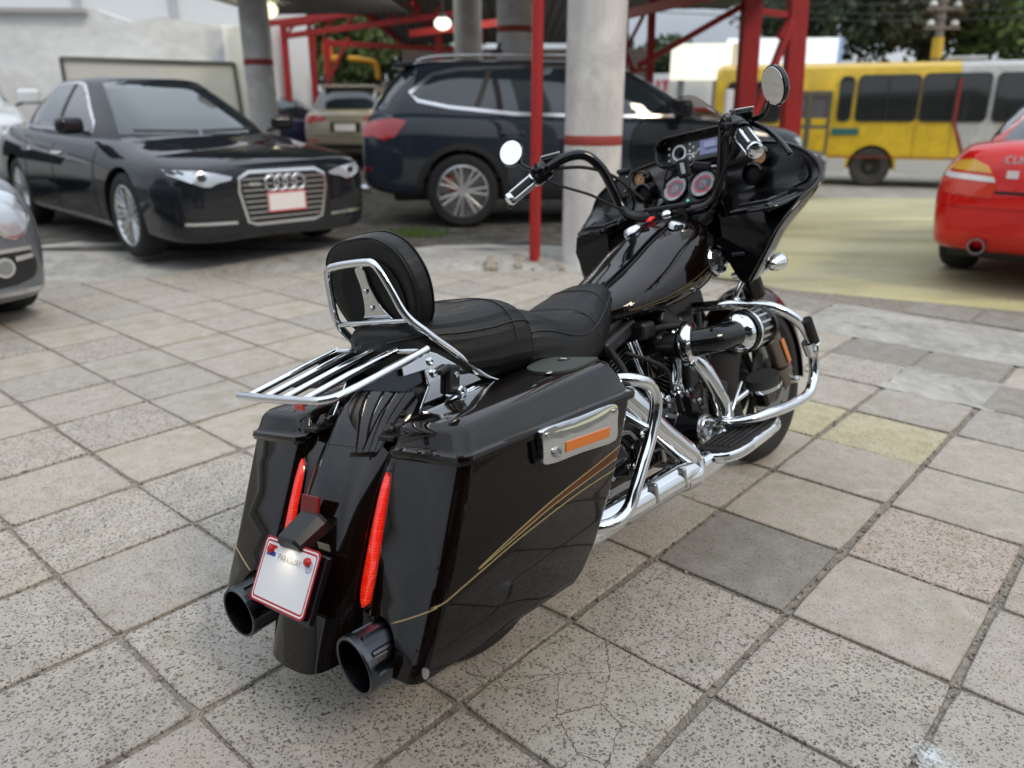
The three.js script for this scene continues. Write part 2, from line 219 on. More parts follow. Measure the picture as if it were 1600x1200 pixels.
  const slab = (jx, jy, rot, seed) => { // worn slab with chipped edges: the rim wanders by a few millimetres
    const R = rng(seed), hx = (TS - jx) / 2, hy = (TS - jy) / 2, n = 5, ring = (o, y) => { const r = []; for (const [sx, sy, ex, ey] of [[-1, -1, 1, -1], [1, -1, 1, 1], [1, 1, -1, 1], [-1, 1, -1, -1]]) for (let i = 0; i < n; i++) { const t = i / n; r.push([lerp(sx, ex, t) * (hx - o), y, lerp(sy, ey, t) * (hy - o)]); } return r; };
    const w = []; for (let i = 0; i < 4 * n; i++) w.push((R() - 0.3) * 0.0035 + (i % n === 0 ? 0.003 + R() * 0.006 : 0));
    const A = ring(0, -0.0002 - 0.002), B = ring(0.0025, 0), C = ring(0, -0.03);
    for (let i = 0; i < 4 * n; i++) for (const q of [A, B, C]) { const L = Math.hypot(q[i][0], q[i][2]); q[i][0] *= 1 - w[i] / L; q[i][2] *= 1 - w[i] / L; }
    const g = loft([C, A, B], { crease: 0.4 }), p = g.attributes.position, uv = g.attributes.uv;
    for (let i = 0; i < p.count; i++) { let a = p.getX(i) / TS, b = p.getZ(i) / TS; for (let k = 0; k < rot; k++) [a, b] = [-b, a]; uv.setXY(i, a + 0.5, b + 0.5); }
    return g;
  };
  const slabs = []; for (let r = 0; r < 4; r++) for (let k = 0; k < 3; k++) slabs.push(slab(0.006 + 0.003 * k, 0.012 + 0.004 * k, r, 60 + r * 3 + k));
  const special = { '1,-1': ['dark', 1], '-1,-1': ['cracked', 0], '-1,-2': ['cracked2', 1], '0,-2': ['cracked2', 0], '2,0': ['pink', 0], '4,-1': ['paint', 0], '4,-2': ['paint', 2], '3,-1': ['fine', 0], '3,-2': ['fine', 2], '4,0': ['fine', 0], '1,0': ['fine', 0], '0,0': ['coarse', 0], '0,-1': ['coarse2', 0], '-1,0': ['coarse', 1], '0,1': ['cracked2', 0], '1,1': ['mid', 0], '2,-1': ['fine', 2], '3,0': ['fine', 0], '7,-1': ['dark', 0], '7,-2': ['dark', 1], '6,0': ['dark', 0], '5,0': ['mid', 3], '10,-2': ['dark', 0], '10,-1': ['dark', 1], '9,-4': ['dark', 2], '-1,-5': ['coarse', 0], '-3,-4': ['coarse', 1], '-2,-4': ['mid', 1], '-2,-3': ['coarse2', 0], '-3,-3': ['coarse2', 1], '-2,-2': ['coarse', 0], '2,1': ['mid', 2] };  // the two yellow tiles carry a light cast in their colour
  const R2 = rng(77); let count = 0;
  const inTile = (x, f, u, v) => { if (f > 6.2 || f < 0.35) return false; if (x > 1.2 && f > 6.2 - (x - 1.2) * 0.78) return false; if (u > 10.2) return false; if (f > 5.75 && x < -3.3) return false; return Math.abs(x) < 0.72 * f + 0.55; };
  for (let u = -6; u <= 11; u++) for (let v = -16; v <= 4; v++) {
    const [x, f] = tileAt(u + 0.5, v + 0.5); if (!inTile(x, f, u, v)) continue;
    if ((u === 8 && v >= -3 && v <= 1) || (u === 9 && v >= -3 && v < 0) || (u === 6 && v === -1)) continue;
    const k = R2(), kinds = f < 2.6 ? ['coarse', 'coarse2', 'mid', 'mid', 'coarse'] : ['mid', 'fine', 'fine', 'plain', 'coarse2', 'mid', 'plain'];
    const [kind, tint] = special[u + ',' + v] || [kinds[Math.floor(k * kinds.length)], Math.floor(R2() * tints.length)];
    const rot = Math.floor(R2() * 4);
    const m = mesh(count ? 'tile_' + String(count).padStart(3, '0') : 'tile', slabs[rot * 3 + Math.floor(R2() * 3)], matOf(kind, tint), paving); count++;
    m.position.set(x + (R2() - 0.5) * 0.005, (R2() - 0.5) * 0.003, -f + (R2() - 0.5) * 0.005); m.rotation.set((R2() - 0.5) * 0.008, PI / 2 - TY + (R2() - 0.5) * 0.01, (R2() - 0.5) * 0.008);
  }
  // cement patches where tiles were lifted out
  const patchy = (u0, u1, v0, v1, seed) => { const R = rng(seed), o = []; const P = [[u0, v0], [u1, v0], [u1, v1], [u0, v1]]; for (let i = 0; i < 4; i++) { const a = P[i], b = P[(i + 1) % 4]; for (let k = 0; k < 9; k++) { const t = k / 9; o.push(tileAt(lerp(a[0], b[0], t) + (R() - 0.5) * 0.1, lerp(a[1], b[1], t) + (R() - 0.5) * 0.1)); } } return o; };
  mesh('cement_patch', sheet(patchy(7.95, 9.0, -3.0, 2.02, 3), 0.0005), concM, paving); mesh('cement_patch', sheet(patchy(8.95, 9.85, -3.0, 0.03, 9), 0.0015), concM, paving); mesh('cement_patch', sheet(patchy(5.96, 7.03, -1.05, 0.15, 4), 0.001), concM, paving);
  { const al = canvasTex(256, 256, (c, w) => { const R = rng(88); c.fillStyle = '#000'; c.fillRect(0, 0, w, w); for (let i = 0; i < 900; i++) { const a = R() * 7, d = Math.pow(R(), 0.7) * 112 * (0.7 + 0.3 * Math.sin(a * 3 + 1)); c.fillStyle = `rgba(255,255,255,${0.05 + R() * 0.35})`; chip(c, 128 + Math.cos(a) * d, 128 + Math.sin(a) * d, 2 + R() * 9 * (1 - d / 130), R); } }, { srgb: false, wrap: false });
    const g = sheet([[0.765, 1.14], [0.925, 1.14], [0.925, 1.33], [0.765, 1.33]], 0.0042); g.attributes.uv.array.set([0, 0, 1, 0, 1, 1, 0, 1]); { const p = g.attributes.position, uv = g.attributes.uv; for (let i = 0; i < p.count; i++) uv.setXY(i, (p.getX(i) - 0.765) / 0.16, (-p.getZ(i) - 1.14) / 0.19); } mesh('white_paint_spill', g, std([0.72, 0.76, 0.76], 0.7, 0, { alphaMap: al, transparent: true }), paving); }
  // loose grit lying in the joints
  const N = 2600, grit = new THREE.InstancedMesh(new THREE.DodecahedronGeometry(1, 0), std([0.3, 0.28, 0.25], 0.95), N), M = new THREE.Matrix4(), R3 = rng(19), C = new THREE.Color(); grit.name = 'joint_grit'; grit.userData = { kind: 'stuff' }; grit.castShadow = grit.receiveShadow = true;
  for (let i = 0; i < N; i++) { let x, f; do { const u = R3() * 12 - 5, v = R3() * 10 - 7, along = R3() < 0.35; [x, f] = along ? tileAt(Math.round(u) + (R3() - 0.5) * 0.02, v) : tileAt(u, Math.round(v) + (R3() - 0.5) * 0.045); } while (!inTile(x, f, 0, 0) || f > 3.4); const s = 0.0012 + Math.pow(R3(), 3) * 0.0045; M.compose(V(x, -0.006 + s * 0.6, -f), new THREE.Quaternion().setFromEuler(new THREE.Euler(R3() * 6, R3() * 6, R3() * 6)), V(s, s * 0.7, s * 1.2)); grit.setMatrixAt(i, M); const b = 0.5 + R3() * 0.9; grit.setColorAt(i, C.setRGB(b, b * 0.96, b * 0.9)); }
  paving.add(grit);
}
// ------------------------------------------------------------------ shared materials
const leatherBump = noiseTex(256, (u, v) => { const n = tnoise(u, v, 40, 6, 4) * 150 + 128; return [n, n, n]; }, { srgb: false }); leatherBump.repeat.set(14, 14);
const flake = noiseTex(256, (u, v) => { const n = tnoise(u, v, 90, 2, 2) * 26 + 22; return [n + 3, n * 0.92, n * 0.86]; });
flake.repeat.set(9, 9);
const smudge = noiseTex(512, (u, v) => { const n = tnoise(u, v, 5, 9, 5), m = tnoise(u, v, 36, 4, 4); const b = 128 + 120 * n + 70 * m; return [b, b, b]; }, { srgb: false }); smudge.repeat.set(2.2, 2.2);
const M = {
  paint: phys([0.0046, 0.0023, 0.0018], { roughness: 0.2, specularIntensity: 0.08, clearcoat: 0.9, clearcoatRoughness: 0.022, clearcoatRoughnessMap: smudge }),
  gloss: phys([0.005, 0.005, 0.006], { roughness: 0.3, specularIntensity: 0, clearcoat: 1, clearcoatRoughness: 0.04 }),
  satin: std([0.006, 0.006, 0.007], 0.42), plastic: std([0.014, 0.014, 0.016], 0.55, 0, { bumpMap: leatherBump, bumpScale: 0.0003 }), rubber: std([0.014, 0.014, 0.014], 0.78),
  leather: phys([0.0045, 0.005, 0.0053], { roughness: 0.36, specularIntensity: 0.8, bumpMap: leatherBump, bumpScale: 0.0014 }), thread: std([0.03, 0.03, 0.031], 0.7),
  chrome: std([0.82, 0.84, 0.86], 0.05, 1), brushed: std([0.5, 0.5, 0.51], 0.28, 1), steel: std([0.3, 0.3, 0.31], 0.35, 1), bronze: std([0.24, 0.21, 0.185], 0.42, 0.9), darkChrome: std([0.085, 0.092, 0.105], 0.27, 1),
  amber: phys([0.60, 0.15, 0.008], { roughness: 0.25, clearcoat: 1, emissive: lin(0.10, 0.02, 0), emissiveIntensity: 0 }), redLens: phys([0.62, 0.015, 0.01], { roughness: 0.25, clearcoat: 1 }),
  gold: std([0.46, 0.35, 0.17], 0.4, 0.4), copper: std([0.11, 0.038, 0.012], 0.35, 0.3),
  tyre: std([0.018, 0.018, 0.018], 0.85), hole: std([0.02, 0.019, 0.018], 0.9),
  innerFace: phys([0.010, 0.010, 0.011], { roughness: 0.34, clearcoat: 0.5, clearcoatRoughness: 0.12 }),
  finEdge: std([0.09, 0.092, 0.096], 0.32, 0.8), cast: std([0.035, 0.036, 0.038], 0.4, 0.5), dimGold: std([0.16, 0.12, 0.06], 0.4, 0.4),
  mirror: std([0.9, 0.92, 0.93], 0.015, 1),
};
const font = await new FontLoader().loadAsync('fonts/droid/droid_sans_bold.typeface.json');
const fontThin = await new FontLoader().loadAsync('fonts/droid/droid_sans_regular.typeface.json');
function text(s, size, depth = 0.002, f = font) { const g = new TextGeometry(s, { font: f, size, depth, curveSegments: 3 }); g.computeBoundingBox(); const b = g.boundingBox; g.translate(-(b.min.x + b.max.x) / 2, -(b.min.y + b.max.y) / 2, 0); return g; }
function bolt(p, d, r, l = r * 0.8) { return lathe([[0.0001, 0], [r, 0], [r, l * 0.7], [r * 0.8, l], [r * 0.45, l], [r * 0.42, l * 0.5], [0.0001, l * 0.5]], p, d, 14); }

// ------------------------------------------------------------------ the motorcycle: x forward, y up along the leaning frame, z to its right
const bike = thing('motorcycle', 'black touring motorcycle with chrome luggage rack leaning on its stand', 'motorcycle');
{
  const yaw = 42.5 * PI / 180, lean = 12.2 * PI / 180, f = V(Math.sin(yaw), 0, -Math.cos(yaw)), r = V(Math.cos(yaw), 0, Math.sin(yaw)), u = V(0, 1, 0);
  const U = u.clone().multiplyScalar(Math.cos(lean)).addScaledVector(r, -Math.sin(lean)), Rr = r.clone().multiplyScalar(Math.cos(lean)).addScaledVector(u, Math.sin(lean));
  bike.quaternion.setFromRotationMatrix(new THREE.Matrix4().makeBasis(f, U, Rr)); bike.position.set(-0.163, 0.0015, -1.488);
}
const P = (name, geo, mat, parent = bike) => mesh(name, geo, mat, parent);
const both = (name, geo, mat, parent = bike) => [P(name, geo, mat, parent), P(name, mirrorZ(Array.isArray(geo) ? merge(geo) : geo), mat, parent)];

{ // ---- wheels
  const wheel = (name, cx, R, tw, rimR, spokes) => {
    const w = new THREE.Group(); w.name = name; w.position.set(cx, R, 0); bike.add(w);
    const pr = [], n = 26; for (let i = 0; i <= n; i++) { const a = -2.25 + 4.5 * i / n; pr.push([R - tw * 0.52 + tw * 0.52 * Math.cos(a) * (Math.abs(a) > PI / 2 ? 1.25 : 1), Math.sin(a) * tw * 0.52 * (Math.abs(a) > 1.9 ? 0.8 : 1)]); }
    pr.push([rimR - 0.006, tw * 0.36]); pr.unshift([rimR - 0.006, -tw * 0.36]);
    P('tyre', lathe(pr, [0, 0, 0], [0, 0, 1], 72), M.tyre, w);
    const rim = [lathe([[rimR + 0.01, -tw * 0.37], [rimR - 0.006, -tw * 0.38], [rimR - 0.022, -tw * 0.3], [rimR - 0.03, 0], [rimR - 0.022, tw * 0.3], [rimR - 0.006, tw * 0.38], [rimR + 0.01, tw * 0.37]], [0, 0, 0], [0, 0, 1], 64), cyl([0, 0, -tw * 0.34], [0, 0, tw * 0.34], 0.038)];
    for (let i = 0; i < spokes; i++) { const a = i / spokes * 2 * PI; for (const s of [-0.1, 0.1]) rim.push(bar([0.03 * Math.cos(a), 0.03 * Math.sin(a), tw * 0.12], [(rimR - 0.02) * Math.cos(a + s), (rimR - 0.02) * Math.sin(a + s), tw * 0.12], 0.014, 0.02, 0.004)); }
    P('rim', rim, M.satin, w);
    for (const s of [-1, 1]) { const z = s * (tw * 0.5 + 0.012); const holes = []; for (let k = 0; k < 12; k++) { const a = k / 12 * 2 * PI; holes.push(rrect(0.118 * Math.cos(a) - 0.007, 0.118 * Math.cos(a) + 0.007, 0.118 * Math.sin(a) - 0.007, 0.118 * Math.sin(a) + 0.007, 0.0069, 3)); } const circ = (q, m = 48) => Array.from({ length: m }, (_, k) => [q * Math.cos(k / m * 2 * PI), q * Math.sin(k / m * 2 * PI)]); P('brake_disc', ext(circ(0.15), 0.005, 0, [circ(0.085), ...holes]).translate(0, 0, z - 0.0025), M.steel, w); P('disc_carrier', ext(circ(0.088, 10), 0.006, 0, [circ(0.03)]).translate(0, 0, z - 0.003), M.satin, w); }
    return w;
  };
  wheel('front_wheel', 1.613, 0.302, 0.13, 0.235, 9); wheel('rear_wheel', 0.125, 0.300, 0.15, 0.215, 9);
  // fork
  for (const s of [-1, 1]) {
    const k = new THREE.Group(); k.name = 'fork_leg'; bike.add(k);
    P('slider', [cyl([1.462, 0.63, s * 0.125], [1.615, 0.335, s * 0.125], 0.029, 0.032), lathe([[0.0001, -0.03], [0.026, -0.03], [0.03, -0.01], [0.032, 0.05]], [1.615, 0.315, s * 0.125], [-0.46, 0.888, 0], 20)], M.bronze, k);
    P('fork_cover', cyl([1.30, 0.98, s * 0.125], [1.462, 0.63, s * 0.125], 0.036, 0.034), M.gloss, k);
    P('axle_cap', [cyl([1.622, 0.302, s * 0.125], [1.622, 0.302, s * 0.165], 0.016, 0.013), bolt([1.622, 0.302, s * 0.165], [0, 0, s], 0.012)], M.chrome, k);
    P('side_reflector', rbox([1.575, 0.415, s * 0.16], [0.022, 0.10, 0.006], 0.003, [0, 0, 0.47]), M.amber, k);
    P('brake_caliper', [rbox([1.50, 0.30, s * 0.10], [0.075, 0.12, 0.05], 0.012, [0, 0, 0.3]), rbox([1.49, 0.34, s * 0.118], [0.05, 0.05, 0.03], 0.01, [0, 0, 0.3])], M.gloss, k);
  }
  P('lower_fork_clamp', rbox([1.34, 0.80, 0], [0.10, 0.05, 0.30], 0.012, [0, 0, 0.45]), M.satin);
  // front fender
  const rings = []; for (let i = 0; i <= 22; i++) { const a = lerp(-0.2, 2.55, i / 22), o = [], inn = []; for (let j = 0; j <= 12; j++) { const t = -1 + j / 6, w = 0.082 * Math.sign(t) * Math.pow(Math.abs(t), 0.8), d = 0.085 * Math.pow(Math.abs(t), 2.6); o.push([1.613 + (0.345 - d) * Math.cos(a), 0.302 + (0.345 - d) * Math.sin(a), w]); inn.push([1.613 + (0.341 - d) * Math.cos(a), 0.302 + (0.341 - d) * Math.sin(a), w * 0.96]); } rings.push([...o, ...inn.reverse()]); }
  P('front_fender', loft(rings), M.paint);
}
// ---- rear fender
{
  const c = curve([[0.28, 0.722, 0], [0.17, 0.732, 0], [0.085, 0.728, 0], [0.012, 0.704, 0], [-0.074, 0.650, 0], [-0.134, 0.588, 0], [-0.182, 0.528, 0], [-0.231, 0.452, 0], [-0.266, 0.390, 0], [-0.310, 0.303, 0], [-0.352, 0.206, 0]]);
  const section = (t, lift = 0, hw = 1, wmin = -1, wmax = 1, n = 22, th = 0.004, tip = 0) => { const frameAt = (t) => { const p = c.getPointAt(t), g = c.getTangentAt(t), nx = g.y, ny = -g.x; // normal up/back
    const N = V(nx, ny, 0); if (N.x * p.x + N.y * (p.y - 0.25) < 0) N.negate(); return [p, N]; }; const o = [], inn = []; const W = (0.128 - 0.006 * sstep(0.8, 1, t)) * hw, D = 0.135 - 0.02 * t;
    for (let j = 0; j <= n; j++) { const s = lerp(wmin, wmax, j / n), q = Math.abs(s), [p, N] = frameAt(tip ? tip + (t - tip) * (1 - 0.62 * q ** 2.4) : t), w = Math.sign(s) * W * Math.sin(q * PI / 2 * 0.99) ** 0.92, d = D * (0.16 * q * q + 0.84 * q ** 4.2); o.push([p.x + N.x * (lift - d), p.y + N.y * (lift - d), w]); inn.push([p.x + N.x * (lift - th - d), p.y + N.y * (lift - th - d), w * (1 - th / W)]); } return [...o, ...inn.reverse()]; };
  const seg = (a, b, k, ...r) => loft(Array.from({ length: k + 1 }, (_, i) => section(lerp(a, b, i / k), ...r)), { crease: 0.9 });
  P('rear_fender', seg(0, 0.868, 44), M.paint); P('fender_tip', seg(0.8705, 1, 12, 0.0015, 1.012, -1, 1, 26, 0.004, 0.8705), M.paint);
  P('fender_top_panel', seg(0.27, 0.505, 14, 0.002, 1, -0.34, 0.30, 12, 0.004), M.paint);
  for (const [t, s] of [[0.40, 0.62], [0.40, -0.62]]) { const q = section(t, 0.002, 1, s, s + 0.01, 1)[0]; P('fender_bolt', bolt(q, [-0.5, 0.7, s * 0.9], 0.007), M.satin); }
  // filler panels with the upright tail lights
  for (const s of [-1, 1]) {
    const path = [[-0.085, 0.60], [-0.128, 0.555], [-0.172, 0.477], [-0.216, 0.385], [-0.248, 0.315], [-0.262, 0.272]], cc = curve(path.map((p) => [...p, 0]));
    const rg = []; for (let i = 0; i <= 18; i++) { const p = cc.getPointAt(i / 18), g = cc.getTangentAt(i / 18), nx = g.y, ny = -g.x, r = []; for (let j = 0; j <= 8; j++) { const w = lerp(0.116, 0.186, j / 8), b = 0.008 * Math.sin(j / 8 * PI); r.push([p.x + nx * b, p.y + ny * b, w * s]); } for (let j = 8; j >= 0; j--) r.push([p.x - nx * 0.006, p.y - ny * 0.006, lerp(0.116, 0.186, j / 8) * s]); rg.push(r); }
    P('filler_panel', loft(rg), M.paint);
    const tl = new THREE.Group(); tl.name = 'tail_light'; bike.add(tl);
    const lens = (lift, k0, k1, wide, inset) => { const rr = []; for (let i = 0; i <= 26; i++) { const q = i / 26, t = lerp(k0, k1, q), p = cc.getPointAt(t), g = cc.getTangentAt(t), nx = g.y, ny = -g.x, hw = wide * Math.sqrt(Math.max(0.0008, 1 - Math.pow(Math.abs(2 * q - 1), 7))) * lerp(0.72, 1.2, q), r = []; for (let j = 0; j < 12; j++) { const a = j / 12 * 2 * PI, b = Math.max(0, Math.sin(a)); r.push([p.x + nx * (lift + b * inset), p.y + ny * (lift + b * inset), (0.152 + hw * Math.cos(a)) * s]); } rr.push(r); } return loft(rr, { crease: 0.5 }); };
    P('lens', lens(0.009, 0.19, 0.86, 0.0185, 0.009), tailMat(), tl); P('bezel', lens(0.007, 0.175, 0.875, 0.0225, 0.005), M.gloss, tl);
    const pl = new THREE.PointLight(0xff1808, 0.003, 1.2); pl.position.copy(cc.getPointAt(0.52)); pl.position.x -= 0.0125; pl.position.y += 0.006; pl.position.z = 0.152 * s; pl.castShadow = true; pl.shadow.radius = 0.15; tl.add(pl);
  }
}
function tailMat() {
  if (M.tail) return M.tail;
  const t = canvasTex(128, 512, (c, w, h) => { const R = rng(3); c.fillStyle = '#e0180a'; c.fillRect(0, 0, w, h); for (let y = 0; y < h; y += 7) { c.fillStyle = `rgba(255,${50 + R() * 80},${20 + R() * 40},${0.2 + R() * 0.35})`; c.fillRect(0, y, w, 3); } for (let k = 0; k < 500; k++) { c.fillStyle = `rgba(${200 + R() * 55},${R() * 90},10,0.3)`; c.fillRect(R() * w, R() * h, 3 + R() * 10, 2 + R() * 5); } }); t.repeat.set(10, 2.6);
  return (M.tail = phys(0xffffff, { map: t, roughness: 0.2, clearcoat: 1, emissive: 0xffffff, emissiveMap: t, emissiveIntensity: 0.4 }));
}
{ // ---- number plate, its lamp and the small reflector
  const pl = new THREE.Group(); pl.name = 'number_plate'; bike.add(pl);
  const top = V(-0.270, 0.432, 0), bot = V(-0.337, 0.322, 0), up = top.clone().sub(bot), Hh = up.length(); up.normalize(); const out = V(-up.y, up.x, 0), side = V(0, 0, 1), mid = top.clone().add(bot).multiplyScalar(0.5).addScaledVector(out, 0.020);
  pl.quaternion.setFromRotationMatrix(new THREE.Matrix4().makeBasis(side, up, out.clone())); // x right of the bike, z towards the rear
  pl.position.copy(mid); if (new THREE.Matrix4().makeBasis(side, up, out).determinant() < 0) { pl.quaternion.setFromRotationMatrix(new THREE.Matrix4().makeBasis(side, up, side.clone().cross(up))); }
  pl.rotateZ(-0.02);
  const face = canvasTex(512, 320, (c, w, h) => {
    c.fillStyle = '#b3152a'; c.fillRect(0, 0, w, h); c.fillStyle = '#f2f1ee'; c.beginPath(); c.roundRect(9, 9, w - 18, h - 18, 26); c.fill(); c.fillStyle = '#b3152a'; c.beginPath(); c.roundRect(17, 17, w - 34, h - 34, 20); c.fill(); c.fillStyle = '#e9ebee'; c.beginPath(); c.roundRect(26, 26, w - 52, h - 52, 14); c.fill();
    c.fillStyle = '#d02a2a'; c.fillRect(40, 38, 86, 16); c.fillStyle = '#f6f6f6'; c.fillRect(40, 54, 86, 16); c.fillStyle = '#1c45a8'; c.fillRect(40, 70, 86, 22);
    c.fillStyle = '#26261f'; c.font = '44px sans-serif'; c.textAlign = 'center'; c.fillText('PARAGUAY', 262, 100);
    c.strokeStyle = '#6c88a8'; c.lineWidth = 6; c.beginPath(); c.arc(444, 82, 26, 0, 7); c.stroke(); c.lineWidth = 4; c.beginPath(); c.arc(444, 82, 15, 0, 7); c.stroke(); c.fillStyle = '#48627f'; c.beginPath(); c.arc(444, 82, 7, 0, 7); c.fill();
  }, { wrap: false });
  const W = 0.2, g = ext(rrect(-W / 2, W / 2, -Hh / 2, Hh / 2, 0.012), 0.002), p = g.attributes.position, uv = g.attributes.uv; for (let i = 0; i < p.count; i++) uv.setXY(i, p.getX(i) / W + 0.5, p.getY(i) / Hh + 0.5);
  P('plate_face', g, std(0xffffff, 0.45, 0, { map: face }), pl);
  for (const sx of [-1, 1]) P('plate_screw', lathe([[0.0001, 0], [0.0085, 0], [0.0085, 0.006], [0.006, 0.009], [0.0001, 0.0095]], [sx * 0.068, 0.040, 0.0015], [0, 0, 1], 12), std([0.5, 0.012, 0.012], 0.3), pl);
  P('plate_bracket', rbox([0.03, -0.005, -0.012], [0.17, 0.13, 0.012], 0.005), M.gloss, pl);
  const lamp = new THREE.Group(); lamp.name = 'plate_lamp'; bike.add(lamp);
  P('lamp_housing', [loft([[-0.040, 0.010, 0.036], [-0.034, 0.014, 0.040], [0.030, 0.019, 0.042], [0.038, 0.017, 0.040]].map(([x, h, w]) => [[-w, -h], [w, -h], [w, h * 0.1], [w * 0.74, h], [-w * 0.74, h], [-w, h * 0.1]].map(([a, b]) => [x, b, a])), { crease: 0.2 }).rotateZ(0.36).translate(-0.264, 0.458, 0)], M.satin, lamp); P('lamp_base', rbox([-0.212, 0.462, 0], [0.014, 0.062, 0.066], 0.005, [0, 0, -0.5]), M.satin, lamp);
  P('lamp_lens', rbox([-0.280, 0.4365, 0], [0.03, 0.006, 0.05], 0.002, [0, 0, 0.42]), std([0.9, 0.88, 0.8], 0.3, 0, { emissive: lin(1, 0.92, 0.72), emissiveIntensity: 1.2 }), lamp);
  const sp = new THREE.SpotLight(0xffeccc, 0.005, 0.5, 1.25, 0.8, 2); sp.position.set(-0.318, 0.446, 0.004); sp.target.position.set(-0.318, 0.34, 0); sp.castShadow = true; sp.shadow.radius = 0.5; lamp.add(sp, sp.target);
  P('rear_reflector', rbox([-0.228, 0.500, -0.012], [0.007, 0.034, 0.062], 0.002, [0, 0, -0.35]), std([0.20, 0.010, 0.012], 0.2), bike);
}
{ // ---- saddlebags
  const N = 44;
  const ring = (xr, xf, wi, wor, wof, r, y, yf) => { // rounded four-sided outline, w outer may change from rear to front
    const pts = []; const C = [[xf, wof, 0], [xr, wor, 1], [xr, wi, 2], [xf, wi, 3]], dirs = [[-1, -1], [1, -1], [1, 1], [-1, 1]];
    for (let k = 0; k < 4; k++) { const [cx, cw] = C[k], ox = cx + dirs[k][0] * r, ow = cw + dirs[k][1] * r, a0 = [PI / 2, 0, -PI / 2, -PI][k]; for (let i = 0; i <= 10; i++) { const a = a0 - 0 + 0; const t = k * PI / 2 + i / 10 * PI / 2; const px = ox + r * Math.cos(t), pw = ow + r * Math.sin(t); pts.push([px, yf ? yf(px, pw) : y, pw]); } }
    return pts; };
  const at2 = (y) => { const t = (y - 0.248) / (0.595 - 0.248), b = Math.sin(clamp(t, 0, 1) * PI) * 0.012; return [lerp(-0.316, -0.136, t) + b * 0.4, lerp(0.150, 0.345, t) + b, lerp(0.176, 0.155, t), lerp(0.351, 0.371, t) + b * 0.4, lerp(0.357, 0.393, t) + b * 0.4]; };
  const rings = []; for (const y of [0.248, 0.251, 0.27, 0.31, 0.36, 0.42, 0.48, 0.54, 0.592]) { const [a, b, c, d, e] = at2(y); const k = y < 0.25 ? 0.012 : y < 0.26 ? 0.004 : 0; rings.push(ring(a + k, b - k - (y < 0.30 ? (0.30 - y) * 0.35 : 0), c + k, d - k, e - k, 0.026, y)); }
  const axisCut = cyl([-0.45, 0.262, 0.2075], [0.75, 0.288, 0.29], 0.067, 0.067, 28);
  const body = cut(loft(rings, { crease: 0.6 }), axisCut);
  const lidTop = (x, w) => lerp(0.643, 0.667, clamp((x + 0.136) / 0.36, 0, 1)) + 0.007 * (1 - ((w - 0.26) / 0.11) ** 2);
  const lr = []; { const [a, b, c, d, e] = at2(0.595); lr.push(ring(a - 0.002, b, c, d, e, 0.024, 0.5845), ring(a - 0.009, b + 0.008, c - 0.004, d + 0.008, e + 0.008, 0.03, 0.586), ring(a - 0.0105, b + 0.0095, c - 0.004, d + 0.0095, e + 0.0095, 0.03, 0.594), ring(a - 0.008, b + 0.0085, c - 0.002, d + 0.0075, e + 0.0075, 0.03, 0.602), ring(a - 0.001, b + 0.001, c + 0.003, d - 0.001, e - 0.001, 0.03, 0.6055), ring(a + 0.003, b - 0.005, c + 0.005, d - 0.004, e - 0.004, 0.03, 0.611), ring(a + 0.012, b - 0.014, c + 0.010, d - 0.014, e - 0.022, 0.03, 0, (x, w) => lidTop(x, w) - 0.013), ring(a + 0.017, b - 0.018, c + 0.013, d - 0.020, e - 0.029, 0.03, 0, (x, w) => lidTop(x, w) - 0.006), ring(a + 0.028, b - 0.024, c + 0.020, d - 0.032, e - 0.042, 0.03, 0, (x, w) => lidTop(x, w)), ring(a + 0.10, b - 0.07, c + 0.045, d - 0.075, e - 0.085, 0.02, 0, (x, w) => lidTop(x, w)), ring(a + 0.17, b - 0.15, c + 0.06, d - 0.09, e - 0.10, 0.008, 0, (x, w) => lidTop(x, w))); }
  const lid = loft(lr, { crease: 0.5 });
  const side = [[0, 0, 1], [1, 0, 0], [0, 1, 0], [0, 0, -1]]; // look at the right side from outside: x forward, y up, thrown inward
  const meshTex = noiseTex(128, (u, v, i, j) => { const o = (i % 6 < 2 && j % 6 < 2) ? 20 : 62 + ((i * 7 + j * 13) % 9); return [o, o + 4, o]; }); meshTex.repeat.set(28, 28);
  // painted sweeps on the side
  const sweep = (a, b, wd) => { const L = [], n = 24; const c = curve(a.map((p) => [...p, 0])); const o = []; for (let i = 0; i <= n; i++) { const p = c.getPointAt(i / n), g = c.getTangentAt(i / n); o.push([p.x - g.y * wd / 2, p.y + g.x * wd / 2]); L.push([p.x + g.y * wd / 2, p.y - g.x * wd / 2]); } return [...o, ...L.reverse()]; };
  const s1 = [[0.302, 0.499], [0.19, 0.477], [0.06, 0.452], [-0.05, 0.425], [-0.145, 0.398]], s2 = [[0.283, 0.474], [0.18, 0.459], [0.06, 0.441], [-0.05, 0.418], [-0.145, 0.397]], s3 = [[0.272, 0.451], [0.18, 0.444], [0.095, 0.434], [-0.03, 0.414], [-0.13, 0.393], [-0.20, 0.378], [-0.245, 0.368], [-0.283, 0.358]];
  for (const s of [1, -1]) {
    const bag = new THREE.Group(); bag.name = 'saddlebag'; bike.add(bag); const F = (g) => (s > 0 ? g : mirrorZ(g)), Q = (n, g, m) => P(n, F(Array.isArray(g) ? merge(g) : g), m, bag);
    Q('bag_body', body, M.paint); Q('lid', lid, M.paint);
    Q('bag_seam', loft([0.5835, 0.5845].map((y) => { const [a, b, c, d, e] = at2(0.59); return ring(a + 0.002, b - 0.002, c + 0.002, d - 0.002, e - 0.002, 0.024, y); })), M.hole);
    const spk = smooth([[0.185, 0.285], [0.215, 0.215], [0.27, 0.188], [0.332, 0.190], [0.338, 0.25], [0.336, 0.315], [0.28, 0.337], [0.215, 0.327]], 6);
